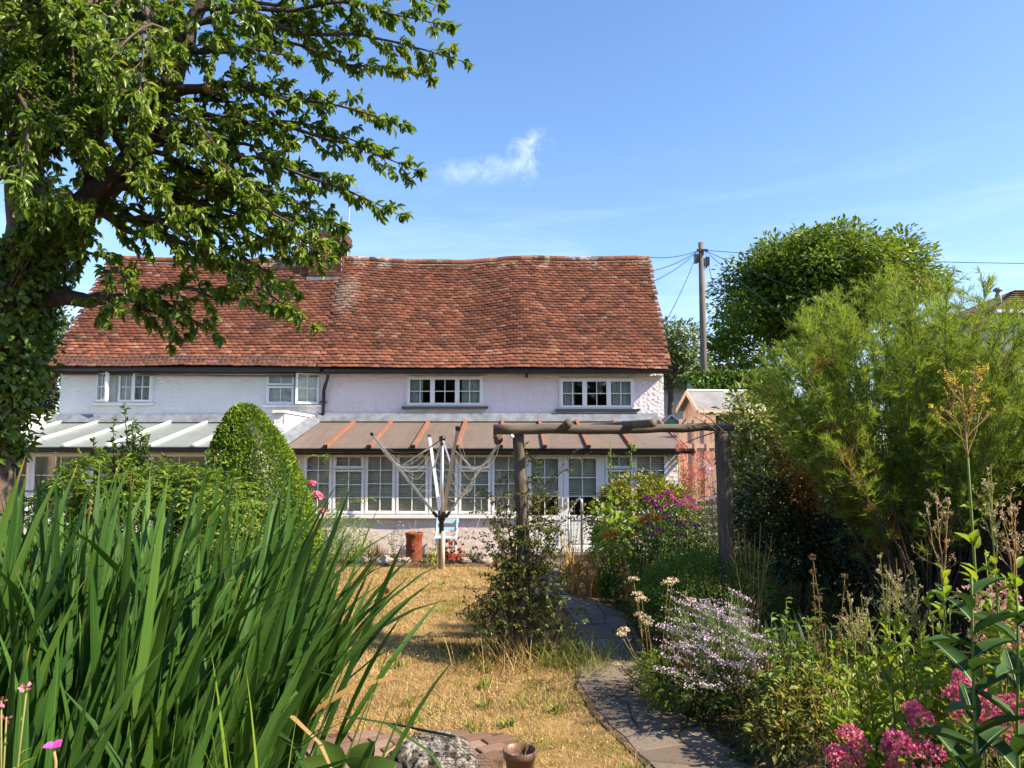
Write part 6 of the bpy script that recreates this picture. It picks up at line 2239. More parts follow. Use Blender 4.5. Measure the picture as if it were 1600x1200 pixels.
# ================================================================== tamarisk
TMY = 7.7
tm = thing('tamarisk', 'large feathery green shrub overhanging the shaded fence at right', 'shrub', (P(1440, 800, TMY).x, TMY, 0.1))
rnd = random.Random(51)
lv, lr = Leaves(52), Leaves(53)
m = MB()
base = Vector((P(1440, 800, TMY).x, TMY, 0.1))
stem_tips = []
for px, py in ((1212, 620), (1216, 585), (1228, 560), (1245, 590), (1255, 530), (1268, 505), (1290, 560), (1300, 520), (1325, 490), (1340, 545), (1362, 490), (1378, 470), (1390, 520), (1404, 455), (1420, 490), (1440, 515), (1455, 490), (1482, 480), (1500, 515), (1530, 475), (1550, 515), (1580, 500), (1600, 520), (1640, 540), (1690, 590), (1270, 640), (1320, 625), (1380, 610), (1440, 590), (1500, 600), (1560, 590), (1232, 670), (1290, 700), (1350, 695), (1420, 680), (1490, 680), (1550, 670), (1610, 650), (1228, 630), (1262, 580), (1310, 590), (1460, 550), (1590, 570), (1400, 560), (1520, 560), (1250, 710), (1300, 735), (1620, 560), (1650, 600), (1630, 680), (1680, 650), (1600, 600), (1570, 640)):
    for rep in range(3):
        stem_tips.append((P(px + rnd.gauss(0, 14), py + rnd.gauss(0, 12) + (8 if rep else 0), TMY + rnd.uniform(-1.0, 1.1)), px, py))
for tip, px, py in stem_tips:
    L = (tip - base).length
    pts = curve_pts(base + Vector((rnd.gauss(0, 0.12), rnd.gauss(0, 0.12), 0)), tip, 12, -0.10 * L, 0.07, rnd, bow=(0, 0, 0.0))
    m.tube(pts, taper(0.010 + 0.003 * rnd.random(), 0.0015, 12), 4, cap=False)
    for i in range(4, 13):
        for _ in range(4 if i > 5 else 2):
            p = pts[i] if i == 12 else pts[i].lerp(pts[i + 1], rnd.random())
            d = (pts[i] - pts[i - 1]).normalized()
            sd = (d * 0.8 + Vector((rnd.gauss(0, .5), rnd.gauss(0, .5), rnd.gauss(0.1, .4)))).normalized()
            sl = rnd.uniform(0.14, 0.34)
            e = p + sd * sl
            e.z -= 0.10 * sl
            sp_ = curve_pts(p, e, 4, -0.05, 0.05, rnd)
            m.tube(sp_, taper(0.0025, 0.0010, 4), 3, cap=False)
            k = 32
            us = lv.r.uniform(0.05, 1, k)
            pos = np.array([sp_[min(3, int(u * 4))].lerp(sp_[min(3, int(u * 4)) + 1], u * 4 - min(3, int(u * 4)))[:] for u in us])
            ax = np.array(sd[:]) * 0.9 + lv.r.normal(size=(k, 3)) * 0.42
            ln = lv.r.uniform(0.07, 0.16, k) * (1.1 - 0.5 * us)
            tgt = lr if (rnd.random() < (0.3 if (px < 1300 and py > 600 and i < 10) else 0.015)) else lv
            tgt.put(pos, ax, lv.r.normal(size=(k, 3)), ln, lv.r.uniform(0.004, 0.0075, k))
m.build('stems', M_TWIG, tm, smooth=True, kind='stuff')
lv.emit('foliage', T_STRAND, F_TAMARISK, tm, kind='stuff')
lr.emit('withered_foliage', T_STRAND, F_RUST, tm, kind='stuff')
rd = thing('withered_shrub', 'rusty brown withered shrub between variegated shrub and feathery shrub', 'shrub', (P(1245, 800, 9.0).x, 9.0, 0.05))
lv = Leaves(55)
for px, py, r in ((1240, 700, .22), (1255, 740, .26), (1235, 770, .25), (1265, 800, .3)):
    lv.blob(P(px, py, 9.0), (r, r, r * 1.2), 60, 16, 0.07, 0.05, 0.4, shell=(0.3, 1))
lv.emit('foliage', T_LANCE, F_RUST, rd, kind='stuff')
m = MB()
for k in range(9):
    m.tube(curve_pts(rd.location, P(rnd.uniform(1225, 1280), rnd.uniform(690, 760), 9.0), 6, 0, 0.1, rnd), taper(0.01, 0.003, 6), 4)
m.build('stems', M_TWIG, rd, kind='stuff')

# ================================================================== border shrubs
G = lambda px, Y: (P(px, 700, Y).x, Y, float(gz(np.array(P(px, 700, Y).x), np.array(Y))))


def S(px, py, Y, rx, rz_, ry=None, **kw):
    d = dict(c=P(px, py, Y), rad=(rx, ry or rx, rz_), clumps=80, per=16, clump_r=0.06, length=0.05, ratio=0.5)
    d.update(kw)
    return d


shrub('variegated_shrub', 'cream variegated laurel behind the right pergola post', 'shrub', (P(1185, 800, 9.6).x, 9.6, 0.05),
      [S(1180, 690, 9.6, .42, .45, clumps=90, per=9, clump_r=.08, length=.105, ratio=.48, droop=.15), S(1165, 660, 9.5, .25, .25, clumps=40, per=9, clump_r=.08, length=.105, ratio=.48), S(1200, 740, 9.6, .42, .5, clumps=80, per=9, clump_r=.08, length=.1, ratio=.48, droop=.2),
       S(1160, 630, 9.6, .12, .2, clumps=12, per=8, length=.1, ratio=.5), S(1200, 810, 9.6, .5, .4, clumps=60, per=9, clump_r=.08, length=.1)], T_OVATE, F_VARIEG, 16, 61, parts=260, smooth=True)
shrub('golden_euonymus', 'rounded golden-green shrub below the last conservatory window', 'shrub', (P(1005, 870, 12.3).x, 12.3, 0),
      [S(1005, 790, 12.3, .75, .48, .6, clumps=260, per=14, clump_r=.05, length=.06, ratio=.6, zmin=-0.2), S(960, 815, 12.2, .45, .42, .4, clumps=110, per=14, length=.06, ratio=.6), S(1050, 800, 12.3, .40, .40, .4, clumps=110, per=14, length=.06, ratio=.6),
       S(1000, 850, 12.2, .8, .5, .6, clumps=150, per=14, length=.06, ratio=.6)], T_OVATE, F_EUON, 14, 62)
shrub('green_mound_shrub', 'low bright green dome shaped shrub in the middle of the border', 'shrub', (P(1105, 960, 8.0).x, 8.0, 0.05),
      [S(1100, 925, 8.0, .72, .42, .55, clumps=420, per=16, clump_r=.04, length=.034, ratio=.5, zmin=-.1), S(1160, 905, 8.1, .35, .33, .35, clumps=150, per=16, clump_r=.04, length=.034), S(1040, 940, 7.9, .35, .28, .35, clumps=150, per=16, clump_r=.04, length=.034)], T_DIA, F_MOUND, 10, 63)
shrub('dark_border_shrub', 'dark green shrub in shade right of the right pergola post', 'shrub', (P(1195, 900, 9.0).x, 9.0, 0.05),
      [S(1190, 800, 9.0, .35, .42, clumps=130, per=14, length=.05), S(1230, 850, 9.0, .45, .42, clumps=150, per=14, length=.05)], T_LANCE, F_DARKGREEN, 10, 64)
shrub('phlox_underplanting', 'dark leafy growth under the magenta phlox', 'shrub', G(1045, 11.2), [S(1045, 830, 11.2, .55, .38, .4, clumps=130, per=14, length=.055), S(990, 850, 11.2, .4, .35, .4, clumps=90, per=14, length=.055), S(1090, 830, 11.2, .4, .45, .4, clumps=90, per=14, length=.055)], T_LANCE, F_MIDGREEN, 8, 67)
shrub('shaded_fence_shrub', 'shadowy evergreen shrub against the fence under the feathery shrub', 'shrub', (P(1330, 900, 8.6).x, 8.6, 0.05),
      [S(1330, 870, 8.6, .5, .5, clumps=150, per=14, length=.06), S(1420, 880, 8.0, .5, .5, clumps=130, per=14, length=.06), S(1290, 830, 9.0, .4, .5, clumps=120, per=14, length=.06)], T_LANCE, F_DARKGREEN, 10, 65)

# ---- climber on the left pergola post
cl_ = thing('climbing_shrub', 'straggly small leaved climber smothering the left pergola post', 'climber', (P(812, 1000, PY).x, PY, 0))
lv = Leaves(71)
m = MB()
rnd = random.Random(72)
c0 = P(812, 960, PY)
zones = [(822, 770, .16, 10), (795, 805, .30, 26), (842, 800, .28, 34), (795, 850, .34, 52), (845, 850, .32, 46), (800, 900, .40, 64), (850, 900, .34, 44), (780, 940, .42, 56), (840, 950, .40, 50), (770, 980, .45, 50), (860, 985, .45, 44), (806, 715, .10, 5)]
for px, py, spread, num in zones:
    for _ in range(num):
        s = P(px + rnd.gauss(0, 14), py + rnd.gauss(0, 16), PY + rnd.gauss(.10 if py < 860 else 0, .16))
        d = Vector((rnd.gauss(0, 1), rnd.gauss(-.2, .8), rnd.gauss(.25, .7))).normalized()
        L = rnd.uniform(.12, .36) * (1.4 if rnd.random() < .08 else 1)
        e = s + d * L
        pts = curve_pts(s, e, 4, -.02, .1, rnd)
        m.tube(pts, taper(.0035, .0012, 4), 3, cap=False)
        k = int(9 + L * 50)
        us = lv.r.uniform(.1, 1, k)
        pos = np.array([pts[min(3, int(u * 4))].lerp(pts[min(3, int(u * 4)) + 1], u * 4 - min(3, int(u * 4)))[:] for u in us]) + lv.r.normal(size=(k, 3)) * .008
        ln = lv.r.uniform(.022, .045, k)
        lv.put(pos, lv.r.normal(size=(k, 3)) + np.array([0, 0, .3]), np.array([0, 0, 1.]) + lv.r.normal(size=(k, 3)) * .6, ln, ln * .55)
for k in range(16):
    m.tube(curve_pts(c0 + Vector((rnd.gauss(0, .12), rnd.gauss(0, .1), -c0.z)), P(812 + rnd.gauss(0, 22), rnd.uniform(720, 900), PY + rnd.gauss(-.05, .1)), 8, 0, .12, rnd), taper(.012, .004, 8), 5)
# a few long bare whips
for a, b in (((790, 850), (700, 745)), ((830, 800), (905, 700)), ((835, 790), (925, 705)), ((800, 900), (728, 940)), ((850, 760), (895, 735)), ((780, 960), (725, 935))):
    pts = curve_pts(P(*a, PY), P(*b, PY - rnd.uniform(0, .4)), 8, -.06, .06, rnd)
    m.tube(pts, taper(.005, .0015, 8), 4)
    k = 16
    us = lv.r.uniform(.3, 1, k)
    pos = np.array([pts[min(7, int(u * 8))].lerp(pts[min(7, int(u * 8)) + 1], u * 8 - min(7, int(u * 8)))[:] for u in us])
    ln = lv.r.uniform(.02, .035, k)
    lv.put(pos, lv.r.normal(size=(k, 3)), lv.r.normal(size=(k, 3)), ln, ln * .5)
lv.emit('foliage', T_OVATE, F_CLIMB, cl_, kind='stuff')
m.build('stems', M_TWIG, cl_, smooth=True, kind='stuff')

# ================================================================== blade tufts
def tuft(name, label, cat, base, num, length, width, spread, mat, seed, bend=0.9, group=None, lean=(0, 0), single=False, rad=0.06):
    """strappy clump: every blade is its own curved strip"""
    t_ = thing(name, label, cat, base, group)
    rnd = random.Random(seed)
    m = MB()
    base = Vector(base)
    for k in range(num):
        az = rnd.uniform(0, 2 * math.pi)
        out = Vector((math.cos(az), math.sin(az), 0))
        s = base + out * rad * rnd.random() + Vector((rnd.gauss(0, rad), rnd.gauss(0, rad), 0))
        L = length * rnd.uniform(.55, 1.1)
        tilt = spread * rnd.uniform(.1, 1)
        bd = bend * rnd.uniform(.2, 1.2)
        w = width * rnd.uniform(.7, 1.2)
        side = out.cross(Vector((0, 0, 1)))
        side = (side + Vector((rnd.gauss(0, .4), rnd.gauss(0, .4), 0))).normalized()
        q = s.copy()
        vs = []
        n = 6
        for i in range(n + 1):
            u = i / n
            ww = w * .5 * (1 - u ** 2.2) + .0006
            vs += [q - side * ww, q + side * ww]
            a = tilt + bd * u
            q = q + (out * math.sin(a) + Vector((lean[0], lean[1], 0)) * u + Vector((0, 0, math.cos(a)))) * (L / n)
        q_ = MB() if single else m
        q_.add(vs, [(2 * i, 2 * i + 1, 2 * i + 3, 2 * i + 2) for i in range(n)])
        if single:
            q_.build('leaf', mat, t_, smooth=True)
    if not single:
        m.build('blades', mat, t_, smooth=True, kind='stuff')
    return t_


tuft('dry_leaf_clump', 'orange-tan dried strap leaves at the path edge by the door', 'plant', (P(893, 920, 11.4).x, 11.4, .03), 34, .85, .035, .30, F_DRY, 1, .7, single=True)
tuft('dry_leaf_clump', 'pale dried strap leaves left of the red flowers', 'plant', (P(928, 930, 11.0).x, 11.0, .05), 30, .80, .032, .42, F_DRY, 2, .9, single=True)
tuft('strappy_plant', 'green strap leaved clump mixed with dried blades near the path', 'plant', (P(950, 935, 10.8).x, 10.8, .05), 30, .75, .034, .5, F_MIDGREEN, 3, .5, single=True)
tuft('dry_leaf_clump', 'curled tan dried leaves in front of the magenta flowers', 'plant', (P(995, 930, 10.2).x, 10.2, .05), 36, .80, .030, .5, F_DRY, 4, 1.3, single=True)
tuft('strappy_plant', 'upright dark green iris blades between red flowers and magenta flowers', 'plant', (P(1010, 920, 9.6).x, 9.6, .05), 26, .95, .036, .35, F_IRIS, 5, .35, single=True)
tuft('strappy_plant', 'green iris blades leaning left beside the right pergola post', 'plant', (P(1105, 860, 8.9).x, 8.9, .05), 24, .95, .036, .45, F_IRIS, 6, .4, single=True, lean=(-.1, 0))
tuft('strappy_plant', 'dark strap leaves right of the thick pergola post', 'plant', (P(1170, 900, 8.4).x, 8.4, .05), 30, .9, .03, .55, F_IRIS, 7, .8, single=True)
tuft('dry_grass_tuft', 'dry brownish grass skirt at the foot of the climber', 'grass tuft', (P(800, 1005, PY - .15).x, PY - .15, 0), 260, .42, .006, .9, F_STRAW, 8, .8, rad=.25)
tuft('weedy_grass_tuft', 'green weedy grass spreading over the path edge right of the climber', 'grass tuft', (P(890, 1010, PY - .2).x, PY - .25, 0), 420, .34, .006, 1.1, F_LAWNGREEN, 9, .7, rad=.24)
tuft('weedy_grass_tuft', 'dull green grass tuft left of the climber', 'grass tuft', (P(755, 990, PY).x, PY, 0), 260, .30, .006, 1.0, F_UNDER, 10, .7, rad=.22)
tuft('dry_grass_tuft', 'small golden dried grass tuft left of the terracotta planter', 'grass tuft', (P(590, 868, 14.5).x, 14.5, .05), 90, .42, .010, .5, F_DRY, 11, .6, rad=.08)
tuft('fleabane_tuft', 'green and straw coloured tuft under the left conservatory windows', 'plant', (P(560, 870, 14.4).x, 14.4, .05), 160, .5, .012, .8, F_LAWNGREEN, 12, .6, rad=.15)
tuft('rosette_plant', 'pale spiky rosette plant beside the whitish bed stone', 'plant', (P(736, 872, 14.4).x, 14.4, .06), 22, .34, .045, 1.0, F_GREY, 13, .3, single=True, rad=.02)
tuft('coarse_grass', 'dark coarse grass clump in the shaded border under the fence', 'grass tuft', (P(1260, 960, 6.9).x, 6.9, .12), 150, .6, .012, .9, F_DARKGREEN, 14, .8, rad=.2)
tuft('coarse_grass', 'shaded green grass clump right of the green mound', 'grass tuft', (P(1215, 930, 7.4).x, 7.4, .1), 130, .55, .012, .9, F_MIDGREEN, 15, .8, rad=.2)

# ================================================================== stemmed flowers
def along(pts, u):
    n = len(pts) - 1
    i = min(n - 1, int(u * n))
    return pts[i].lerp(pts[i + 1], u * n - i)


def head(m_lv, c, r, n, size, flat=1.0, ratio=.8, dome=True):
    rr_ = m_lv.r
    d = unit(rr_.normal(size=(n, 3)))
    if dome:
        d[:, 2] = np.abs(d[:, 2]) * flat
    else:
        d[:, 2] *= flat
    pos = np.array(c[:]) + d * r * rr_.uniform(.7, 1.05, n)[:, None]
    ln = size * rr_.uniform(.7, 1.2, n)
    m_lv.put(pos, d + rr_.normal(size=(n, 3)) * .6, d + rr_.normal(size=(n, 3)) * .4, ln, ln * ratio)


def flower_plant(name, label, cat, base, tips, stem_mat, stem_r, heads=None, leaf=None, seed=0, group=None, curve=.06, part='flower_head', leaf_parts=0):
    """tips: stem ends; heads: dict(mat, r, n, size, flat); leaf: dict(mat, tpl, n, size, ratio, lo, hi, up)"""
    t_ = thing(name, label, cat, base, group)
    rnd = random.Random(seed)
    base = Vector(base)
    lv = Leaves(seed)
    for k, tp in enumerate(tips):
        tp = Vector(tp)
        b = base + Vector((rnd.gauss(0, .04), rnd.gauss(0, .04), 0)) + Vector(((tp.x - base.x) * .35, (tp.y - base.y) * .35, 0))
        pts = curve_pts(b, tp, 8, 0, curve, rnd)
        MB().tube(pts, taper(stem_r, stem_r * .45, 8), 5).build('stem', stem_mat, t_, smooth=True)
        if heads:
            h = Leaves(seed * 100 + k)
            s = rnd.uniform(.75, 1.2)
            head(h, tp, heads['r'] * s, heads['n'], heads['size'], heads.get('flat', .7), heads.get('ratio', .8), heads.get('dome', True))
            if heads.get('trail'):
                for j in range(heads['trail']):
                    w = along(pts, 1 - .09 * (j + 1))
                    head(h, w, heads['r'] * s * .6, heads['n'] // 3, heads['size'], 1, heads.get('ratio', .8), False)
            h.emit(part, heads.get('tpl', T_DIA), heads['mat'], t_, kind='stuff')
        if leaf:
            n = leaf['n']
            us = lv.r.uniform(leaf.get('lo', .1), leaf.get('hi', .9), n)
            pos = np.array([along(pts, u)[:] for u in us])
            az = lv.r.uniform(0, 2 * math.pi, n)
            ax = np.stack([np.cos(az), np.sin(az), np.full(n, leaf.get('up', .5))], 1) + lv.r.normal(size=(n, 3)) * .2
            ln = leaf['size'] * lv.r.uniform(.6, 1.15, n) * (1.25 - .6 * us)
            lv.put(pos, ax, np.array([0, 0, 1.]) + lv.r.normal(size=(n, 3)) * .3, ln, ln * leaf.get('ratio', .35))
    if leaf:
        if leaf_parts:
            lv.emit_parts('leaf', 'foliage', leaf['tpl'], leaf['mat'], t_, leaf_parts)
        else:
            lv.emit('foliage', leaf['tpl'], leaf['mat'], t_, kind='stuff')
    return t_


rnd = random.Random(90)
J = lambda pts, Y, sp=.12: [P(x, y, Y + rnd.uniform(-sp, sp)) for x, y in pts]
G = lambda px, Y: (P(px, 700, Y).x, Y, float(gz(np.array(P(px, 700, Y).x), np.array(Y))))
LF = dict(mat=F_MIDGREEN, tpl=T_LANCE, n=16, size=.10, ratio=.28, lo=.05, hi=.85)
flower_plant('phlox', 'magenta phlox with domed flower heads before the golden shrub', 'flower', G(1040, 10.6), J([(1012, 780), (1020, 788), (1030, 778), (1045, 772), (1052, 782), (1062, 790), (1078, 785), (1072, 778), (1040, 790), (1026, 795), (1085, 795)], 10.6, .25), M_GREENSTEM, .006,
             dict(mat=P_MAGENTA, r=.065, n=70, size=.030, flat=.7), LF, 91)
flower_plant('phlox', 'pinker lower phlox stems in front of the magenta ones', 'flower', G(1050, 10.0), J([(1014, 823), (1040, 805), (1048, 812), (1060, 820), (1030, 830), (1075, 818), (1062, 838), (1020, 838), (1088, 822)], 10.0, .2), M_GREENSTEM, .006,
             dict(mat=P_MAGENTA, r=.042, n=40, size=.030, flat=.7), LF, 92)
flower_plant('helenium', 'orange-red daisies among dried leaves beside the path', 'flower', G(975, 10.6), J([(952, 835), (945, 838), (962, 836), (1008, 812), (1018, 808), (1030, 810), (1000, 815), (992, 836)], 10.2, .2), M_GREENSTEM, .005,
             dict(mat=P_ORANGE, r=.05, n=36, size=.045, flat=.35, ratio=.4), dict(mat=F_MIDGREEN, tpl=T_LANCE, n=18, size=.11, ratio=.22), 93)
HL = dict(mat=F_LIME, tpl=T_ROUND, n=16, size=.15, ratio=1.0, lo=.05, hi=.62, up=.25)
for px, py, bx, lab in ((954, 694, 951, 'left of two tall hollyhock stems with green buds'), (987, 690, 980, 'right of two tall hollyhock stems with small buds')):
    hk = flower_plant('hollyhock', lab, 'hollyhock', G(bx, 11.0), [P(px, py, 11.0)], M_GREENSTEM, .013, None, dict(mat=F_LIME, tpl=T_ROUND, n=18, size=.12, ratio=1.0, lo=.25, hi=.72, up=.25), int(px), curve=.02, leaf_parts=20)
    lv = Leaves(int(px) + 5)
    for j in range(44):
        u = rnd.uniform(.48, 1)
        w = Vector(G(bx, 11.0)).lerp(P(px, py, 11.0), u)
        o_ = Vector((rnd.gauss(0, .035), rnd.gauss(0, .035), 0))
        head(lv, w + o_, .016, 7, .026, 1, .7, False)
    lv.emit('buds', T_DIA, F_LIME, hk, kind='stuff')
    lf2 = Leaves(int(px) + 6)
    n_ = 5
    pos = np.array([(Vector(G(bx, 11.0)).lerp(P(px, py, 11.0), rnd.uniform(.5, .8)) + Vector((rnd.gauss(0, .04), -.04, 0)))[:] for _ in range(n_)])
    lf2.put(pos, lf2.r.normal(size=(n_, 3)), lf2.r.normal(size=(n_, 3)), np.full(n_, .04), np.full(n_, .04))
    lf2.emit('blossoms', T_ROUND, P_ROSE, hk, kind='stuff')
shrub('hollyhock_leaves', 'broad lit lime green leaves at the foot of the hollyhocks', 'plant', G(965, 10.7), [S(965, 835, 10.7, .28, .22, clumps=22, per=4, clump_r=.06, length=.105, ratio=.95), S(945, 805, 10.8, .16, .2, clumps=9, per=3, clump_r=.06, length=.10, ratio=.95)], T_ROUND, F_LIME, 6, 95, parts=80, stem_mat=M_GREENSTEM, smooth=True)
flower_plant('coral_plume_plant', 'coral red feathery plumes in front of the timber gate', 'flower', G(1085, 13.2), J([(1062, 700), (1066, 715), (1072, 730), (1078, 742), (1090, 712), (1100, 722), (1108, 712), (1084, 735), (1095, 740), (1070, 748)], 13.2, .2), M_GREENSTEM, .005,
             dict(mat=P_CORAL, r=.075, n=90, size=.045, flat=1, dome=False, ratio=.3, trail=4), LF, 96)
LV = dict(mat=F_GREY, tpl=T_LANCE, n=30, size=.06, ratio=.15, lo=.05, hi=.9, up=1.0)
flower_plant('lavender', 'grey-violet lavender left of the right pergola post', 'lavender', G(1105, 10.8), J([(1090 + 4 * i, 745 + (i * 37) % 38) for i in range(11)], 10.8, .3), M_GREENSTEM, .004, dict(mat=P_LILAC, r=.018, n=14, size=.022, dome=False, trail=4), LV, 97)
flower_plant('buddleia', 'lilac flower sprays behind the thick pergola post', 'shrub', G(1160, 11.5), J([(1148, 705), (1158, 715), (1168, 720), (1175, 735), (1110, 735), (1100, 725), (1152, 745), (1165, 742)], 11.5, .3), M_TWIG, .007, dict(mat=P_LILAC, r=.05, n=40, size=.03, dome=False, trail=4), dict(mat=F_GREY, tpl=T_LANCE, n=34, size=.11, ratio=.22), 98)
flower_plant('lavender', 'thin lavender stems beside the grey handrail', 'lavender', G(885, 12.2), J([(868 + 5 * i, 785 + (i * 23) % 34) for i in range(11)], 12.2, .25), M_GREENSTEM, .004, dict(mat=P_LILAC, r=.016, n=12, size=.022, dome=False, trail=3), LV, 99)
# tan skeletal stalks
sk = thing('dry_branching_stalks', 'leafless tan branching stalks standing over the green mound', 'plant', G(1165, 7.6))
rnd = random.Random(101)


def skeleton(parent, base, tips, mat, r, sub, seedlen, rnd, seeds=None, seed_n=0, seed_size=.012, part='stalk', lo=.35):
    lv = Leaves(rnd.randrange(9999))
    for tp in tips:
        m = MB()
        pts = curve_pts(base, tp, 9, 0, .06, rnd)
        m.tube(pts, taper(r, r * .4, 9), 5, cap=False)
        L = (Vector(tp) - Vector(base)).length
        for k in range(sub):
            u = rnd.uniform(lo, .97)
            p = along(pts, u)
            d = (pts[-1] - pts[-2]).normalized()
            sd = (d * .9 + Vector((rnd.gauss(0, .55), rnd.gauss(0, .4), rnd.gauss(.1, .2)))).normalized()
            l = seedlen * (1.25 - u) * rnd.uniform(.6, 1.3)
            q = curve_pts(p, p + sd * l, 4, .05 * l, .1, rnd)
            m.tube(q, taper(r * .45, r * .22, 4), 4, cap=False)
            for j in range(rnd.choice((1, 2, 3))):
                e0 = along(q, rnd.uniform(.35, 1))
                e1 = e0 + (sd + Vector((rnd.gauss(0, .5), rnd.gauss(0, .5), rnd.gauss(.25, .3)))).normalized() * l * .38
                m.tube([e0, e0.lerp(e1, .5), e1], taper(r * .25, r * .15, 2), 3, cap=False)
                if seed_n:
                    for _ in range(seed_n):
                        w = e0.lerp(e1, rnd.uniform(.3, 1))
                        head(lv, w, seed_size * .4, 3, seed_size, 1, .6, False)
        m.build(part, mat, parent, smooth=True)
    if seed_n:
        lv.emit('seed_heads', T_DIA, seeds, parent, kind='stuff')


skeleton(sk, Vector(G(1165, 7.6)), [P(1135 + 9 * i, 815 + (i * 31) % 46, 7.6 + rnd.uniform(-.2, .2)) for i in range(9)], M_DRYSTEM, .006, 9, .22, rnd)

# sea lavender
sl = thing('sea_lavender', 'billowing lilac sea lavender spilling over the path edge', 'flower', G(1120, 6.2))
rnd = random.Random(111)
lv = Leaves(112)
m = MB()
for k in range(135):
    a, q = rnd.uniform(0, 6.28), math.sqrt(rnd.random())
    px, py = 1115 + 84 * q * math.cos(a) + rnd.gauss(0, 8), 1003 + 80 * q * math.sin(a) + rnd.gauss(0, 8)
    if py < 945 and px < 1090 and rnd.random() < .6:
        continue
    tp = P(px, py, 6.2 + rnd.uniform(-.45, .35) - .3 * (py - 1000) / 80)
    b = Vector(G(1120 + rnd.gauss(0, 12), 6.2))
    pts = curve_pts(b, tp, 6, -.03, .08, rnd)
    m.tube(pts, taper(.003, .0015, 6), 3, cap=False)
    n = rnd.randrange(14, 46)
    g = lv.r.normal(size=(n, 3)) * np.array([.055, .045, .007]) * rnd.uniform(.6, 1.3)
    g[:, 2] -= rnd.uniform(.05, .55) * g[:, 0]
    ln = lv.r.uniform(.010, .020, n)
    lv.put(np.array(tp[:]) + g, lv.r.normal(size=(n, 3)) + np.array([0, 0, .8]), lv.r.normal(size=(n, 3)), ln, ln * .9)
    for j in range(7):
        e = tp + Vector((rnd.gauss(0, .06), rnd.gauss(0, .05), rnd.gauss(0, .01)))
        m.tube([pts[4], pts[5].lerp(e, .5), e], [.0012, .001, .0008], 3, cap=False)
lv.emit('florets', T_DIA, P_LILAC, sl, kind='stuff')
m.build('stems', M_GREENSTEM, sl, kind='stuff')
lv = Leaves(113)
lv.blob(P(1110, 1075, 6.1), (.42, .4, .18), 60, 8, .06, .09, .4)
lv.emit('foliage', T_OVATE, F_UNDER, sl, kind='stuff')

flower_plant('yarrow', 'dried cream yarrow heads leaning over the path', 'flower', G(1020, 6.9), J([(990, 905), (996, 930), (1003, 938), (1050, 908), (1044, 912), (1000, 962), (1008, 968), (975, 985), (970, 992), (965, 1040), (975, 1046), (1080, 938), (1012, 975)], 6.8, .2), M_DRYSTEM, .004,
             dict(mat=P_CREAM, r=.045, n=60, size=.022, flat=.5), dict(mat=F_UNDER, tpl=T_LANCE, n=10, size=.07, ratio=.3), 114)
F_YELLOWING = foliage('yellowing_leaf', [(0.06, 0.10, 0.02), (0.13, 0.17, 0.03), (0.26, 0.26, 0.05), (0.34, 0.24, 0.07)], 0.5, 0.3, 0.3)
# leafy upright stems
for px, py, bx, Y, lab in ((1228, 935, 1215, 5.6, 'leafy upright stem right of the lilac sea lavender'), (1262, 962, 1252, 5.4, 'second leafy stem right of the lilac sea lavender'), (1205, 960, 1205, 5.8, 'shorter leafy stem touching the sea lavender')):
    flower_plant('leafy_plant', lab, 'plant', G(bx, Y), [P(px, py, Y), P(px + 8, py + 60, Y - .1)], M_GREENSTEM, .008, None, dict(mat=F_BRIGHT, tpl=T_OVATE, n=26, size=.125, ratio=.45, lo=.15, hi=1.0, up=.35), int(px), leaf_parts=60)
shrub('yellowing_shrub', 'low yellowing leafy shrub at the border foot below the leafy stems', 'shrub', G(1235, 5.3), [S(1235, 1105, 5.3, .22, .14, clumps=36, per=9, clump_r=.05, length=.055), S(1285, 1090, 5.3, .2, .15, clumps=30, per=9, clump_r=.05, length=.055), S(1215, 1140, 5.2, .22, .12, clumps=34, per=9, clump_r=.05, length=.06)], T_OVATE, F_YELLOWING, 10, 121)
shrub('spurge', 'yellow tipped low shrub at the path edge left of the sea lavender', 'shrub', G(1030, 6.7), [S(1025, 1055, 6.5, .16, .15, clumps=40, per=12, clump_r=.04, length=.05, ratio=.3), S(1040, 1080, 6.3, .14, .12, clumps=30, per=12, clump_r=.04, length=.05, ratio=.3)], T_LANCE, F_LIME, 8, 122)

# tall prickly weeds with seed heads, lit tops above the shade
M_YSTEM = plain('yellow_green_stalk', (0.26, 0.28, 0.08), 0.75, 0.15, var=.25)
WEED = [(1500, 575, 1515, 3.7, 'tallest dry branching weed with yellow seed heads before the feathery shrub', 1), (1462, 765, 1470, 3.7, 'brown branched seed stalk left of the tallest weed', 0), (1548, 725, 1540, 3.5, 'seeding green weed stem right of the tallest weed', 0), (1578, 770, 1575, 3.5, 'seeding weed stem near the right edge', 0),
        (1375, 868, 1385, 3.9, 'lit seeding weed in the middle of the right foreground', 0), (1400, 872, 1402, 3.9, 'twin seeding weed just right of the middle one', 0), (1345, 925, 1352, 4.1, 'short seeding weed nearest the leafy stems', 0), (1430, 892, 1432, 3.8, 'slender seeding weed between the twin weeds and the brown stalk', 0), (1325, 925, 1338, 4.2, 'thin pale seeding weed at the left of the weed group', 0)]
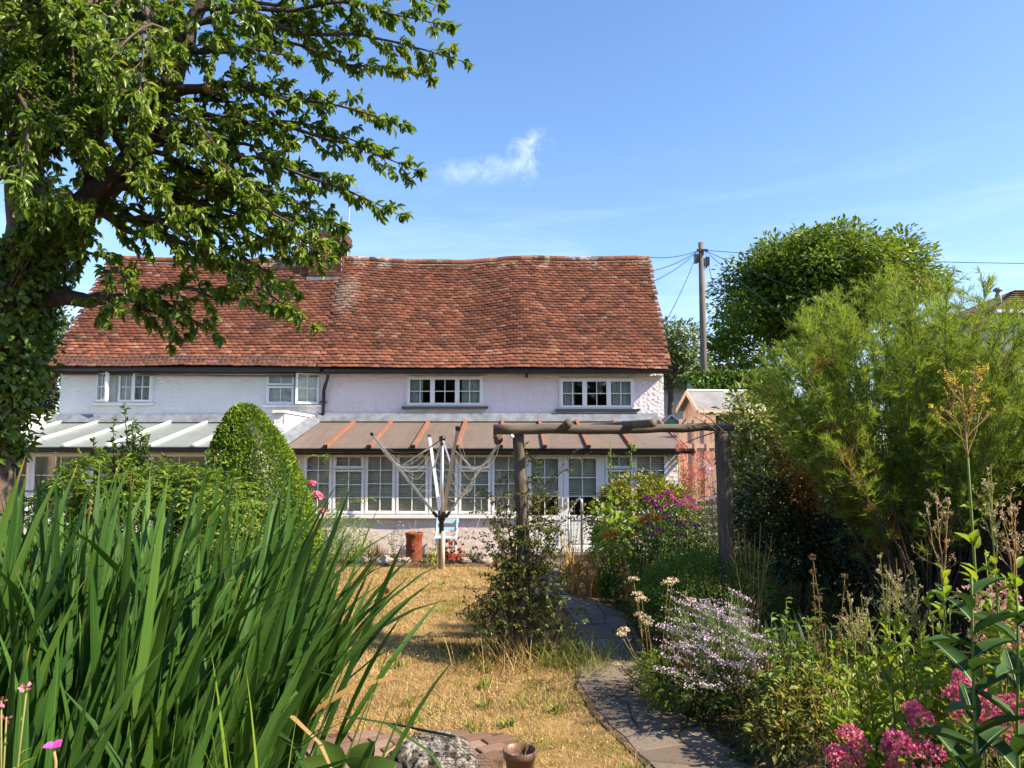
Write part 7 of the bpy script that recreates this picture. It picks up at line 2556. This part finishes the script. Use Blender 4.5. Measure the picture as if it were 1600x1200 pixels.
for px, py, bx, Y, lab, big in WEED:
    wd = thing('seeding_weed', lab, 'weed', G(bx, Y), 'tall seeding weeds in the right foreground')
    rnd = random.Random(px)
    b = Vector(G(bx, Y))
    top = P(px, py, Y)
    if big:
        fork = P(1512, 715, Y)
        MB().tube(curve_pts(b, fork, 9, 0, .02, rnd), taper(.009, .006, 9), 6).build('stem', M_GREENSTEM, wd, smooth=True)
        sp2 = curve_pts(fork, P(1503, 600, Y), 8, 0, .03, rnd)
        MB().tube(sp2, taper(.006, .003, 8), 5).build('stem', M_DRYSTEM, wd, smooth=True)
        for k_ in range(15):
            u_ = (k_ + rnd.random()) / 15
            p_ = along(sp2, u_ * .9)
            side_ = (-1 if k_ % 2 else 1) * rnd.uniform(14, 52) * (1.15 - .6 * u_)
            q_ = to_px([p_])[0]
            skeleton(wd, p_, [P(q_[0] + side_, q_[1] - rnd.uniform(40, 95) * (1.2 - .6 * u_), Y + rnd.uniform(-.15, .15))], M_DRYSTEM, .0024, 5, .11, rnd, P_YELLOW, 1, .011, lo=.3)
    else:
        fork = b.lerp(top, .70)
        MB().tube(curve_pts(b, fork, 9, 0, .03, rnd), taper(.007, .0045, 9), 6).build('stem', M_GREENSTEM, wd, smooth=True)
        skeleton(wd, fork, [top, P(px + rnd.gauss(0, 9), py + 14, Y), P(px + rnd.gauss(0, 12), py + 26, Y)], M_DRYSTEM if px in (1462, 1578) else M_YSTEM, .0036, 10, .12, rnd, P_CREAM, 2, .009, lo=.1)
    lv = Leaves(px)
    n = 40
    us = lv.r.uniform(.18, 1.08 if not big else .85, n)
    pos = np.array([b.lerp(fork, u)[:] for u in us])
    az = lv.r.uniform(0, 6.28, n)
    ax = np.stack([np.cos(az) * .8, np.sin(az) * .8, lv.r.uniform(.3, 2.0, n)], 1)
    ln = lv.r.uniform(.07, .15, n) * (1.15 - .5 * us)
    lv.put(pos, ax, np.array([0, 0, 1.]) + lv.r.normal(size=(n, 3)) * .4, ln, ln * .42)
    lv.emit_parts('leaf', 'foliage', T_LANCE, F_LIME, wd, 40)

LIME = [(1298, 985, 4.6, 'leftmost lime leaved upright stem right of the leafy stems'), (1322, 1005, 4.5, 'second lime leaved upright stem from the left'), (1358, 965, 4.2, 'lime leaved stem under the short seeding weed'), (1388, 940, 4.2, 'lime leaved stem between the twin seeding weeds'),
        (1418, 965, 4.0, 'lime leaved stem right of the twin seeding weeds'), (1448, 925, 3.9, 'tall lime leaved stem left of the brown seed stalk'), (1475, 900, 3.9, 'tall lime leaved stem below the tallest dry weed'), (1540, 870, 3.8, 'lime leaved stem behind the dark long leaves'), (1570, 900, 3.8, 'rightmost lime leaved stem at the picture edge')]
for px, py, Y, lab in LIME:
    flower_plant('lime_leaved_plant', lab, 'plant', G(px + 6, Y), [P(px, py, Y), P(px + 9, py + 45, Y - .1), P(px - 8, py + 70, Y + .1)], M_YSTEM, .005, None, dict(mat=F_LIME, tpl=T_OVATE, n=24, size=.105, ratio=.4, lo=.12, hi=1.0, up=1.1), 700 + px, 'lime leaved stems in the right foreground', leaf_parts=72)

# big dark leaved weed, close at right, each leaf with its pale midrib
T_BIG = tpl_rows([.1, .25, .45, .65, .85], [.30, .46, .5, .42, .22], .25, .25)
MR = (np.array([(-.035, .0, .012), (.035, 0, .012), (-.028, .25, .004), (.028, .25, .004), (-.02, .5, -.048), (.02, .5, -.048), (-.012, .75, -.125), (.012, .75, -.125), (0, .97, -.22)], float), np.array([(0, 1, 3), (0, 3, 2), (2, 3, 5), (2, 5, 4), (4, 5, 7), (4, 7, 6), (6, 7, 8)]))
big_me = np_mesh('leaf', *T_BIG); big_me.materials.append(F_THISTLE); big_me.polygons.foreach_set('use_smooth', np.ones(len(big_me.polygons), bool))
rib_me = np_mesh('midrib', *MR); rib_me.materials.append(M_MIDRIB)
for bx, tx_, ty_, Y, lab, n in ((1515, 1518, 900, 2.75, 'tall dark weed with long leaves and pale midribs at lower right', 22), (1580, 1590, 940, 2.7, 'second dark long leaved weed at the right edge', 16)):
    bw = thing('long_leaved_weed', lab, 'weed', (P(bx, 1200, Y).x, Y, .55))
    rnd = random.Random(bx)
    b, top = Vector((P(bx, 1200, Y).x, Y, .55)), P(tx_, ty_, Y)
    pts = curve_pts(b, top, 10, 0, .02, rnd)
    MB().tube(pts, taper(.008, .004, 10), 7).build('stem', M_GREENSTEM, bw, smooth=True)
    for k in range(n):
        u = .12 + .85 * k / n
        p = along(pts, u)
        az = k * 2.4 + rnd.gauss(0, .2)
        el = rnd.uniform(.25, 1.0)
        ax = np.array([[math.cos(az), math.sin(az) * .8, el]])
        R = frames(ax, np.array([[0, 0, 1.0]]))[0]
        L = rnd.uniform(.20, .30) * (1.1 - .4 * u)
        W = L * .30
        M = Matrix([list(R[i] * np.array([W, L, L])) + [p[i] - bw.location[i]] for i in range(3)] + [[0, 0, 0, 1]])
        o = bpy.data.objects.new('leaf', big_me); COL.objects.link(o); o.parent = bw; o.matrix_basis = M
        o2 = bpy.data.objects.new('midrib', rib_me); COL.objects.link(o2); o2.parent = o; o2.location = (0, 0, .012)

# valerian, dusty plumes, foreground flowers
VL = dict(mat=F_LIME, tpl=T_OVATE, n=12, size=.10, ratio=.5, lo=.2, hi=.9)
VH = dict(mat=P_PINK, r=.045, n=110, size=.019, flat=.85, trail=1, tpl=T_DIA)
for lab, pts_, bx, Y, mt in (('pink valerian pair at the bottom edge right of the path', [(1328, 1150), (1306, 1178), (1342, 1168), (1315, 1190)], 1330, 3.5, P_PINK), ('bright pink valerian head lit in front of the weeds', [(1428, 1112), (1440, 1128)], 1432, 3.4, P_PINK),
                             ('magenta valerian at the bottom edge below the bright one', [(1402, 1160), (1390, 1172), (1415, 1175), (1455, 1180)], 1405, 3.3, P_DEEPPINK), ('coral pink valerian spikes among the dark long leaves', [(1504, 1062), (1510, 1080), (1524, 1085), (1496, 1090)], 1510, 3.3, P_PINK),
                             ('magenta valerian at the right edge behind dark leaves', [(1580, 1105), (1590, 1120), (1550, 1130), (1560, 1150), (1545, 1105)], 1570, 3.3, P_DEEPPINK)):
    h = dict(VH); h['mat'] = mt
    flower_plant('valerian', lab, 'valerian', G(bx, Y), J(pts_, Y, .05), M_GREENSTEM, .005, h, VL, bx, 'valerian in the foreground', leaf_parts=50)
flower_plant('astilbe', 'faded dusty pink plumes at the right edge above the dark weed', 'flower', G(1580, 3.7), J([(1560, 925), (1575, 935), (1582, 960), (1592, 1000), (1588, 1030), (1515, 935), (1600, 1010)], 3.7, .1), M_DRYSTEM, .005, dict(mat=P_DUSTY, r=.05, n=70, size=.022, dome=False, flat=1, trail=3), VL, 131, leaf_parts=60)
flower_plant('dock', 'brown dock seed spikes in the shaded border', 'plant', G(1285, 5.9), J([(1270, 895), (1280, 935), (1262, 970), (1312, 965), (1270, 870), (1320, 900)], 5.8, .2), M_DRYSTEM, .004, dict(mat=F_BROWN, r=.016, n=22, size=.02, dome=False, trail=6), dict(mat=F_UNDER, tpl=T_LANCE, n=8, size=.1, ratio=.3), 132)
flower_plant('willowherb', 'pinkish willowherb spike in the bottom left corner', 'flower', (P(10, 1200, 1.6).x, 1.6, .6), J([(42, 1075), (10, 1120), (2, 1095)], 1.6, .03), plain('reddish_green_stem', (.20, .19, .06), .6, .3), .004, dict(mat=P_PINK, r=.006, n=7, size=.012, dome=False), dict(mat=F_LIME, tpl=T_LANCE, n=22, size=.045, ratio=.22, lo=.1, hi=.95, up=1.0), 133, leaf_parts=60)
pk_ = thing('pink_flower', 'single hot pink flower at the bottom left', 'flower', (P(85, 1200, 1.7).x, 1.7, .6))
MB().tube([(P(88, 1200, 1.7).x, 1.7, .6), P(87, 1190, 1.7), P(84, 1172, 1.7)], [.004, .0035, .003], 6).build('stem', M_DRYSTEM, pk_, smooth=True)
fl_ = P(83, 1166, 1.7)
for k in range(5):
    a = k * 2 * math.pi / 5
    lv = Leaves(k)
    lv.put(np.array([fl_[:]]), np.array([[math.cos(a), math.sin(a) * .6 - .3, .25]]), np.array([[0, -.3, 1.]]), .020, .017)
    lv.emit('petal', T_ROUND, P_HOTPINK, pk_, True)
cab = thing('variegated_foreground_leaf', 'big crinkled pale green leaves at the bottom edge by the pond', 'plant', (P(535, 1200, 3.2).x, 3.2, .3))
for k, (px, py, az, el) in enumerate(((530, 1205, 2.2, 1.0), (550, 1205, .9, .9), (520, 1215, 2.8, .6), (565, 1215, .3, .5))):
    p = P(px, py, 3.2 - .04 * k)
    R = frames(np.array([[math.cos(az), -.3, el]]), np.array([[0, -1., .4]]))
    emit('leaf', T_BIG, np.array([p[:]]), R, np.array([[.12, .15, .15]]), F_MIDGREEN, cab, True)

F_REDLEAF = petal('dull_red_leaf', [(0.20, 0.03, 0.015), (0.32, 0.06, 0.03)])
# rose bush, small bed plants
flower_plant('rose_bush', 'pink rose bush beside the cone conifer', 'rose', (P(500, 850, 11.2).x, 11.2, 0), J([(487, 757), (497, 776), (503, 801), (492, 775)], 11.2, .1), M_GREENSTEM, .006, dict(mat=P_ROSE, r=.04, n=46, size=.05, flat=1, ratio=.9, tpl=T_ROUND), dict(mat=F_BRIGHT, tpl=T_OVATE, n=46, size=.06, ratio=.5, lo=.05, hi=.95), 141)
shrub('wiry_shrub', 'loose wiry green shrub under the left conservatory windows', 'shrub', (P(510, 860, 11.6).x, 11.6, 0), [S(500, 830, 11.6, .35, .35, clumps=90, per=12, length=.05, ratio=.35), S(545, 850, 12.0, .35, .3, clumps=70, per=12, length=.05, ratio=.3), S(470, 850, 11.2, .4, .4, clumps=90, per=12, length=.05)], T_LANCE, F_BRIGHT, 14, 142)
shrub('silver_plant', 'small silvery leaved plant beside the wiry shrub', 'plant', (P(535, 865, 13.0).x, 13.0, 0), [S(535, 850, 13.0, .16, .18, clumps=30, per=12, clump_r=.04, length=.05, ratio=.3)], T_LANCE, F_GREY, 5, 143)
arch = thing('arching_shoot', 'arching leafy shoot in front of the conservatory wall', 'plant', (P(505, 850, 11.0).x, 11.0, 0))
m = MB()
lv = Leaves(144)
rnd = random.Random(145)
for a, b, c_ in (((505, 830), (545, 785), (585, 840)), ((500, 820), (530, 778), (575, 778)), ((480, 720), (490, 700), (515, 730)), ((500, 840), (560, 800), (598, 815))):
    p0, p1, p2 = P(*a, 11.0), P(*b, 11.0), P(*c_, 10.9)
    pts = [(p0 * (1 - u) ** 2 + p1 * 2 * u * (1 - u) + p2 * u * u) for u in np.linspace(0, 1, 9)]
    m.tube(pts, taper(.005, .002, 8), 4)
    for q in pts[3:]:
        pinnate(lv, None, q, Vector((rnd.gauss(.4, .5), rnd.gauss(0, .4), rnd.gauss(.1, .3))).normalized(), .13, 4, .05, rnd)
lv.emit('foliage', T_LANCE, F_BRIGHT, arch, kind='stuff')
m.build('stems', M_GREENSTEM, arch, kind='stuff')
flower_plant('drumstick_flowers', 'thin stems with dark red round heads beside the blue chair', 'flower', (P(715, 875, 14.3).x, 14.3, .05), J([(722, 820), (712, 826), (708, 836), (732, 822), (740, 832), (728, 832), (705, 830)], 14.3, .1), M_DRYSTEM, .004, dict(mat=P_MAGENTA, r=.024, n=30, size=.02, flat=1, dome=False), None, 146, curve=.1)
shrub('red_leaved_plant', 'small red leaved plant at the foot of the blue chair', 'plant', (P(708, 872, 14.3).x, 14.3, .05), [S(706, 860, 14.3, .15, .12, clumps=16, per=6, clump_r=.05, length=.09, ratio=.6)], T_ROUND, F_REDLEAF, 4, 147)
flower_plant('toadflax', 'thin purple flowered stems left of the terracotta planter', 'flower', (P(620, 872, 14.4).x, 14.4, .05), J([(616, 825), (624, 815), (630, 822), (612, 835), (606, 840)], 14.4, .1), M_GREENSTEM, .004, dict(mat=P_LILAC, r=.02, n=18, size=.02, dome=False, trail=2), dict(mat=F_MIDGREEN, tpl=T_LANCE, n=26, size=.07, ratio=.2), 148)
tuft('dead_stems', 'withered tan stems draped over the terracotta planter', 'plant', (tx, ty, .5), 34, .38, .006, 1.2, F_DRY, 149, 1.4, rad=.06)
shrub('bed_weeds', 'small green weeds by the clothes dryer stake', 'plant', (P(672, 880, 14.0).x, 14.0, .02), [S(672, 868, 14.0, .12, .12, clumps=20, per=9, clump_r=.04, length=.05)], T_LANCE, F_LAWNGREEN, 4, 150)

# ================================================================== undergrowth and grass (nobody could count these)
lv = Leaves(160)
n = 26000
X = lv.r.uniform(1.45, 5.2, n); Yv = lv.r.uniform(2.6, 15.0, n)
ok = X > path_r(Yv) + .02 - .12 * lv.r.uniform(0, 1, n)
X, Yv = X[ok], Yv[ok]
n = len(X)
hmap = np.array([.5 + .5 * mnoise.noise(Vector((x * 1.7, y * 1.7, 6))) for x, y in zip(X, Yv)])
Z = gz(X, Yv) + lv.r.uniform(0, 1, n) ** 1.3 * (.10 + .42 * hmap) * np.clip((X - path_r(Yv)) * 3 + .25, .2, 1)
ln = lv.r.uniform(.035, .085, n)
lv.put(np.stack([X, Yv, Z], 1), lv.r.normal(size=(n, 3)) + np.array([0, 0, .35]), np.array([0, 0, 1.]) + lv.r.normal(size=(n, 3)) * .6, ln, ln * lv.r.uniform(.25, .55, n))
o = lv.emit('undergrowth', T_LANCE, F_UNDER, None, kind='stuff')
o['label'] = 'tangled low green and brown undergrowth covering the border'
o['category'] = 'undergrowth'
lv = Leaves(161)
n = 3600
X = lv.r.uniform(1.55, 5.1, n); Yv = lv.r.uniform(2.8, 11, n)
ok = X > path_r(Yv) + .05
X, Yv = X[ok], Yv[ok]; n = len(X)
ln = lv.r.uniform(.12, .55, n)
lv.put(np.stack([X, Yv, gz(X, Yv) - .02], 1), lv.r.normal(size=(n, 3)) * .35 + np.array([0, 0, 1.]), lv.r.normal(size=(n, 3)), ln, lv.r.uniform(.004, .010, n))
o = lv.emit('dry_stems', T_STRAND, F_DRY, None, kind='stuff')
o['label'] = 'thin dry grass stems standing in the border undergrowth'
o['category'] = 'dry stems'

lv = Leaves(170)
n = 420000
Yv = 4.0 + (14.3 - 4.0) * lv.r.uniform(0, 1, n) ** 1.5
X = lv.r.uniform(-5.0, .9, n)
dens = np.array([.52 + .7 * mnoise.noise(Vector((x * 1.5, y * 1.5, 2))) + .7 * mnoise.noise(Vector((x * 7, y * 6, 8))) for x, y in zip(X, Yv)])
ok = (X < path_l(Yv) + .05 + .09 * lv.r.uniform(0, 1, n) ** 2) & ~((X > -2.25) & (X < -.06) & (Yv > 4.0) & (Yv < 5.62)) & (lv.r.uniform(0, 1, n) < dens) & (X > -.62 * Yv)
X, Yv = X[ok], Yv[ok]; n = len(X)
ln = lv.r.uniform(.025, .08, n)
lv.put(np.stack([X, Yv, np.zeros(n)], 1), lv.r.normal(size=(n, 3)) * .9 + np.array([0, 0, .75]), lv.r.normal(size=(n, 3)), ln, lv.r.uniform(.0025, .005, n) * (1 + .05 * Yv))
o = lv.emit('dry_grass', T_NEEDLE, F_STRAW, None, kind='stuff')
o['label'] = 'short parched straw coloured grass of the lawn'
o['category'] = 'grass'
# green weeds dotted through the lawn: loose greenish haze of blades, and single rosettes
lv = Leaves(171)
n = 150000
Yv = 4.4 + 9.5 * lv.r.uniform(0, 1, n) ** 1.4
X = lv.r.uniform(-4.0, .85, n)
dens = np.array([mnoise.noise(Vector((x * 1.9, y * 1.3, 12))) + .5 * mnoise.noise(Vector((x * 5, y * 4, 2))) for x, y in zip(X, Yv)])
ok = (dens > .26 - .22 * lv.r.uniform(0, 1, n) ** 3 + .006 * (Yv - 7)) & (X < path_l(Yv) + .05) & ~((X > -2.25) & (X < -.06) & (Yv < 5.62))
X, Yv = X[ok], Yv[ok]; n = len(X)
ln = lv.r.uniform(.02, .055, n)
lv.put(np.stack([X, Yv, np.zeros(n)], 1), lv.r.normal(size=(n, 3)) * .7 + np.array([0, 0, .8]), lv.r.normal(size=(n, 3)), ln, lv.r.uniform(.004, .008, n))
o = lv.emit('green_grass', T_NEEDLE, F_LAWNGREEN, None, kind='stuff')
o['label'] = 'patches of surviving green grass and weeds in the lawn'
o['category'] = 'grass'
lv = Leaves(172)
n = 900
Yv = lv.r.uniform(4.6, 9.5, n); X = lv.r.uniform(-1.9, .8, n)
dens = np.array([mnoise.noise(Vector((x * 1.9, y * 1.3, 12))) for x, y in zip(X, Yv)])
ok = (dens > .05) & (X < path_l(Yv)) & ~((X > -2.25) & (X < -.06) & (Yv < 5.62))
X, Yv = X[ok], Yv[ok]; n = len(X)
lv.put(np.stack([X, Yv, lv.r.uniform(.03, .07, n)], 1), lv.r.normal(size=(n, 3)), np.array([0, 0, 1.]) + lv.r.normal(size=(n, 3)) * .3, np.full(n, .013), np.full(n, .011))
o = lv.emit('yellow_florets', T_ROUND, P_YELLOW, None, kind='stuff')
o['label'] = 'tiny yellow flowers scattered through the dry lawn'
o['category'] = 'flowers'
spots = [(757, 1037, 'beside the climber'), (757, 1062, 'in the middle of the lawn'), (757, 1092, 'in front of the middle weeds'), (868, 1098, 'at the brick path edge'), (638, 1088, 'beside the iris blades'), (640, 1115, 'near the foreground bricks'), (795, 1118, 'between rock and path'), (625, 1032, 'left of the lawn centre'), (690, 908, 'on the far lawn before the clothes dryer'), (740, 1125, 'just right of the rock'), (990, 1188, 'at the bottom of the path')]
for k, (px, py, lab) in enumerate(spots):
    Y = 2.15 * FPX / (py - 705)
    tuft('lawn_weed', 'small bright green weed rosette ' + lab, 'weed', (P(px, py, Y).x, Y, .0), 26, .12, .016, 1.1, F_LAWNGREEN, 300 + k, .5, 'green weeds in the lawn', rad=.03)
lr_ = P(597, 926, 11.1)
t_ = thing('fallen_leaf', 'curled rusty brown fallen leaf on the far lawn', 'leaf', (lr_.x, 11.1, .02))
lv = Leaves(180)
lv.blob((lr_.x, 11.1, .05), (.06, .05, .03), 6, 2, .02, .09, .7)
lv.emit('leaf', T_ROUND, F_RUST, t_, True)
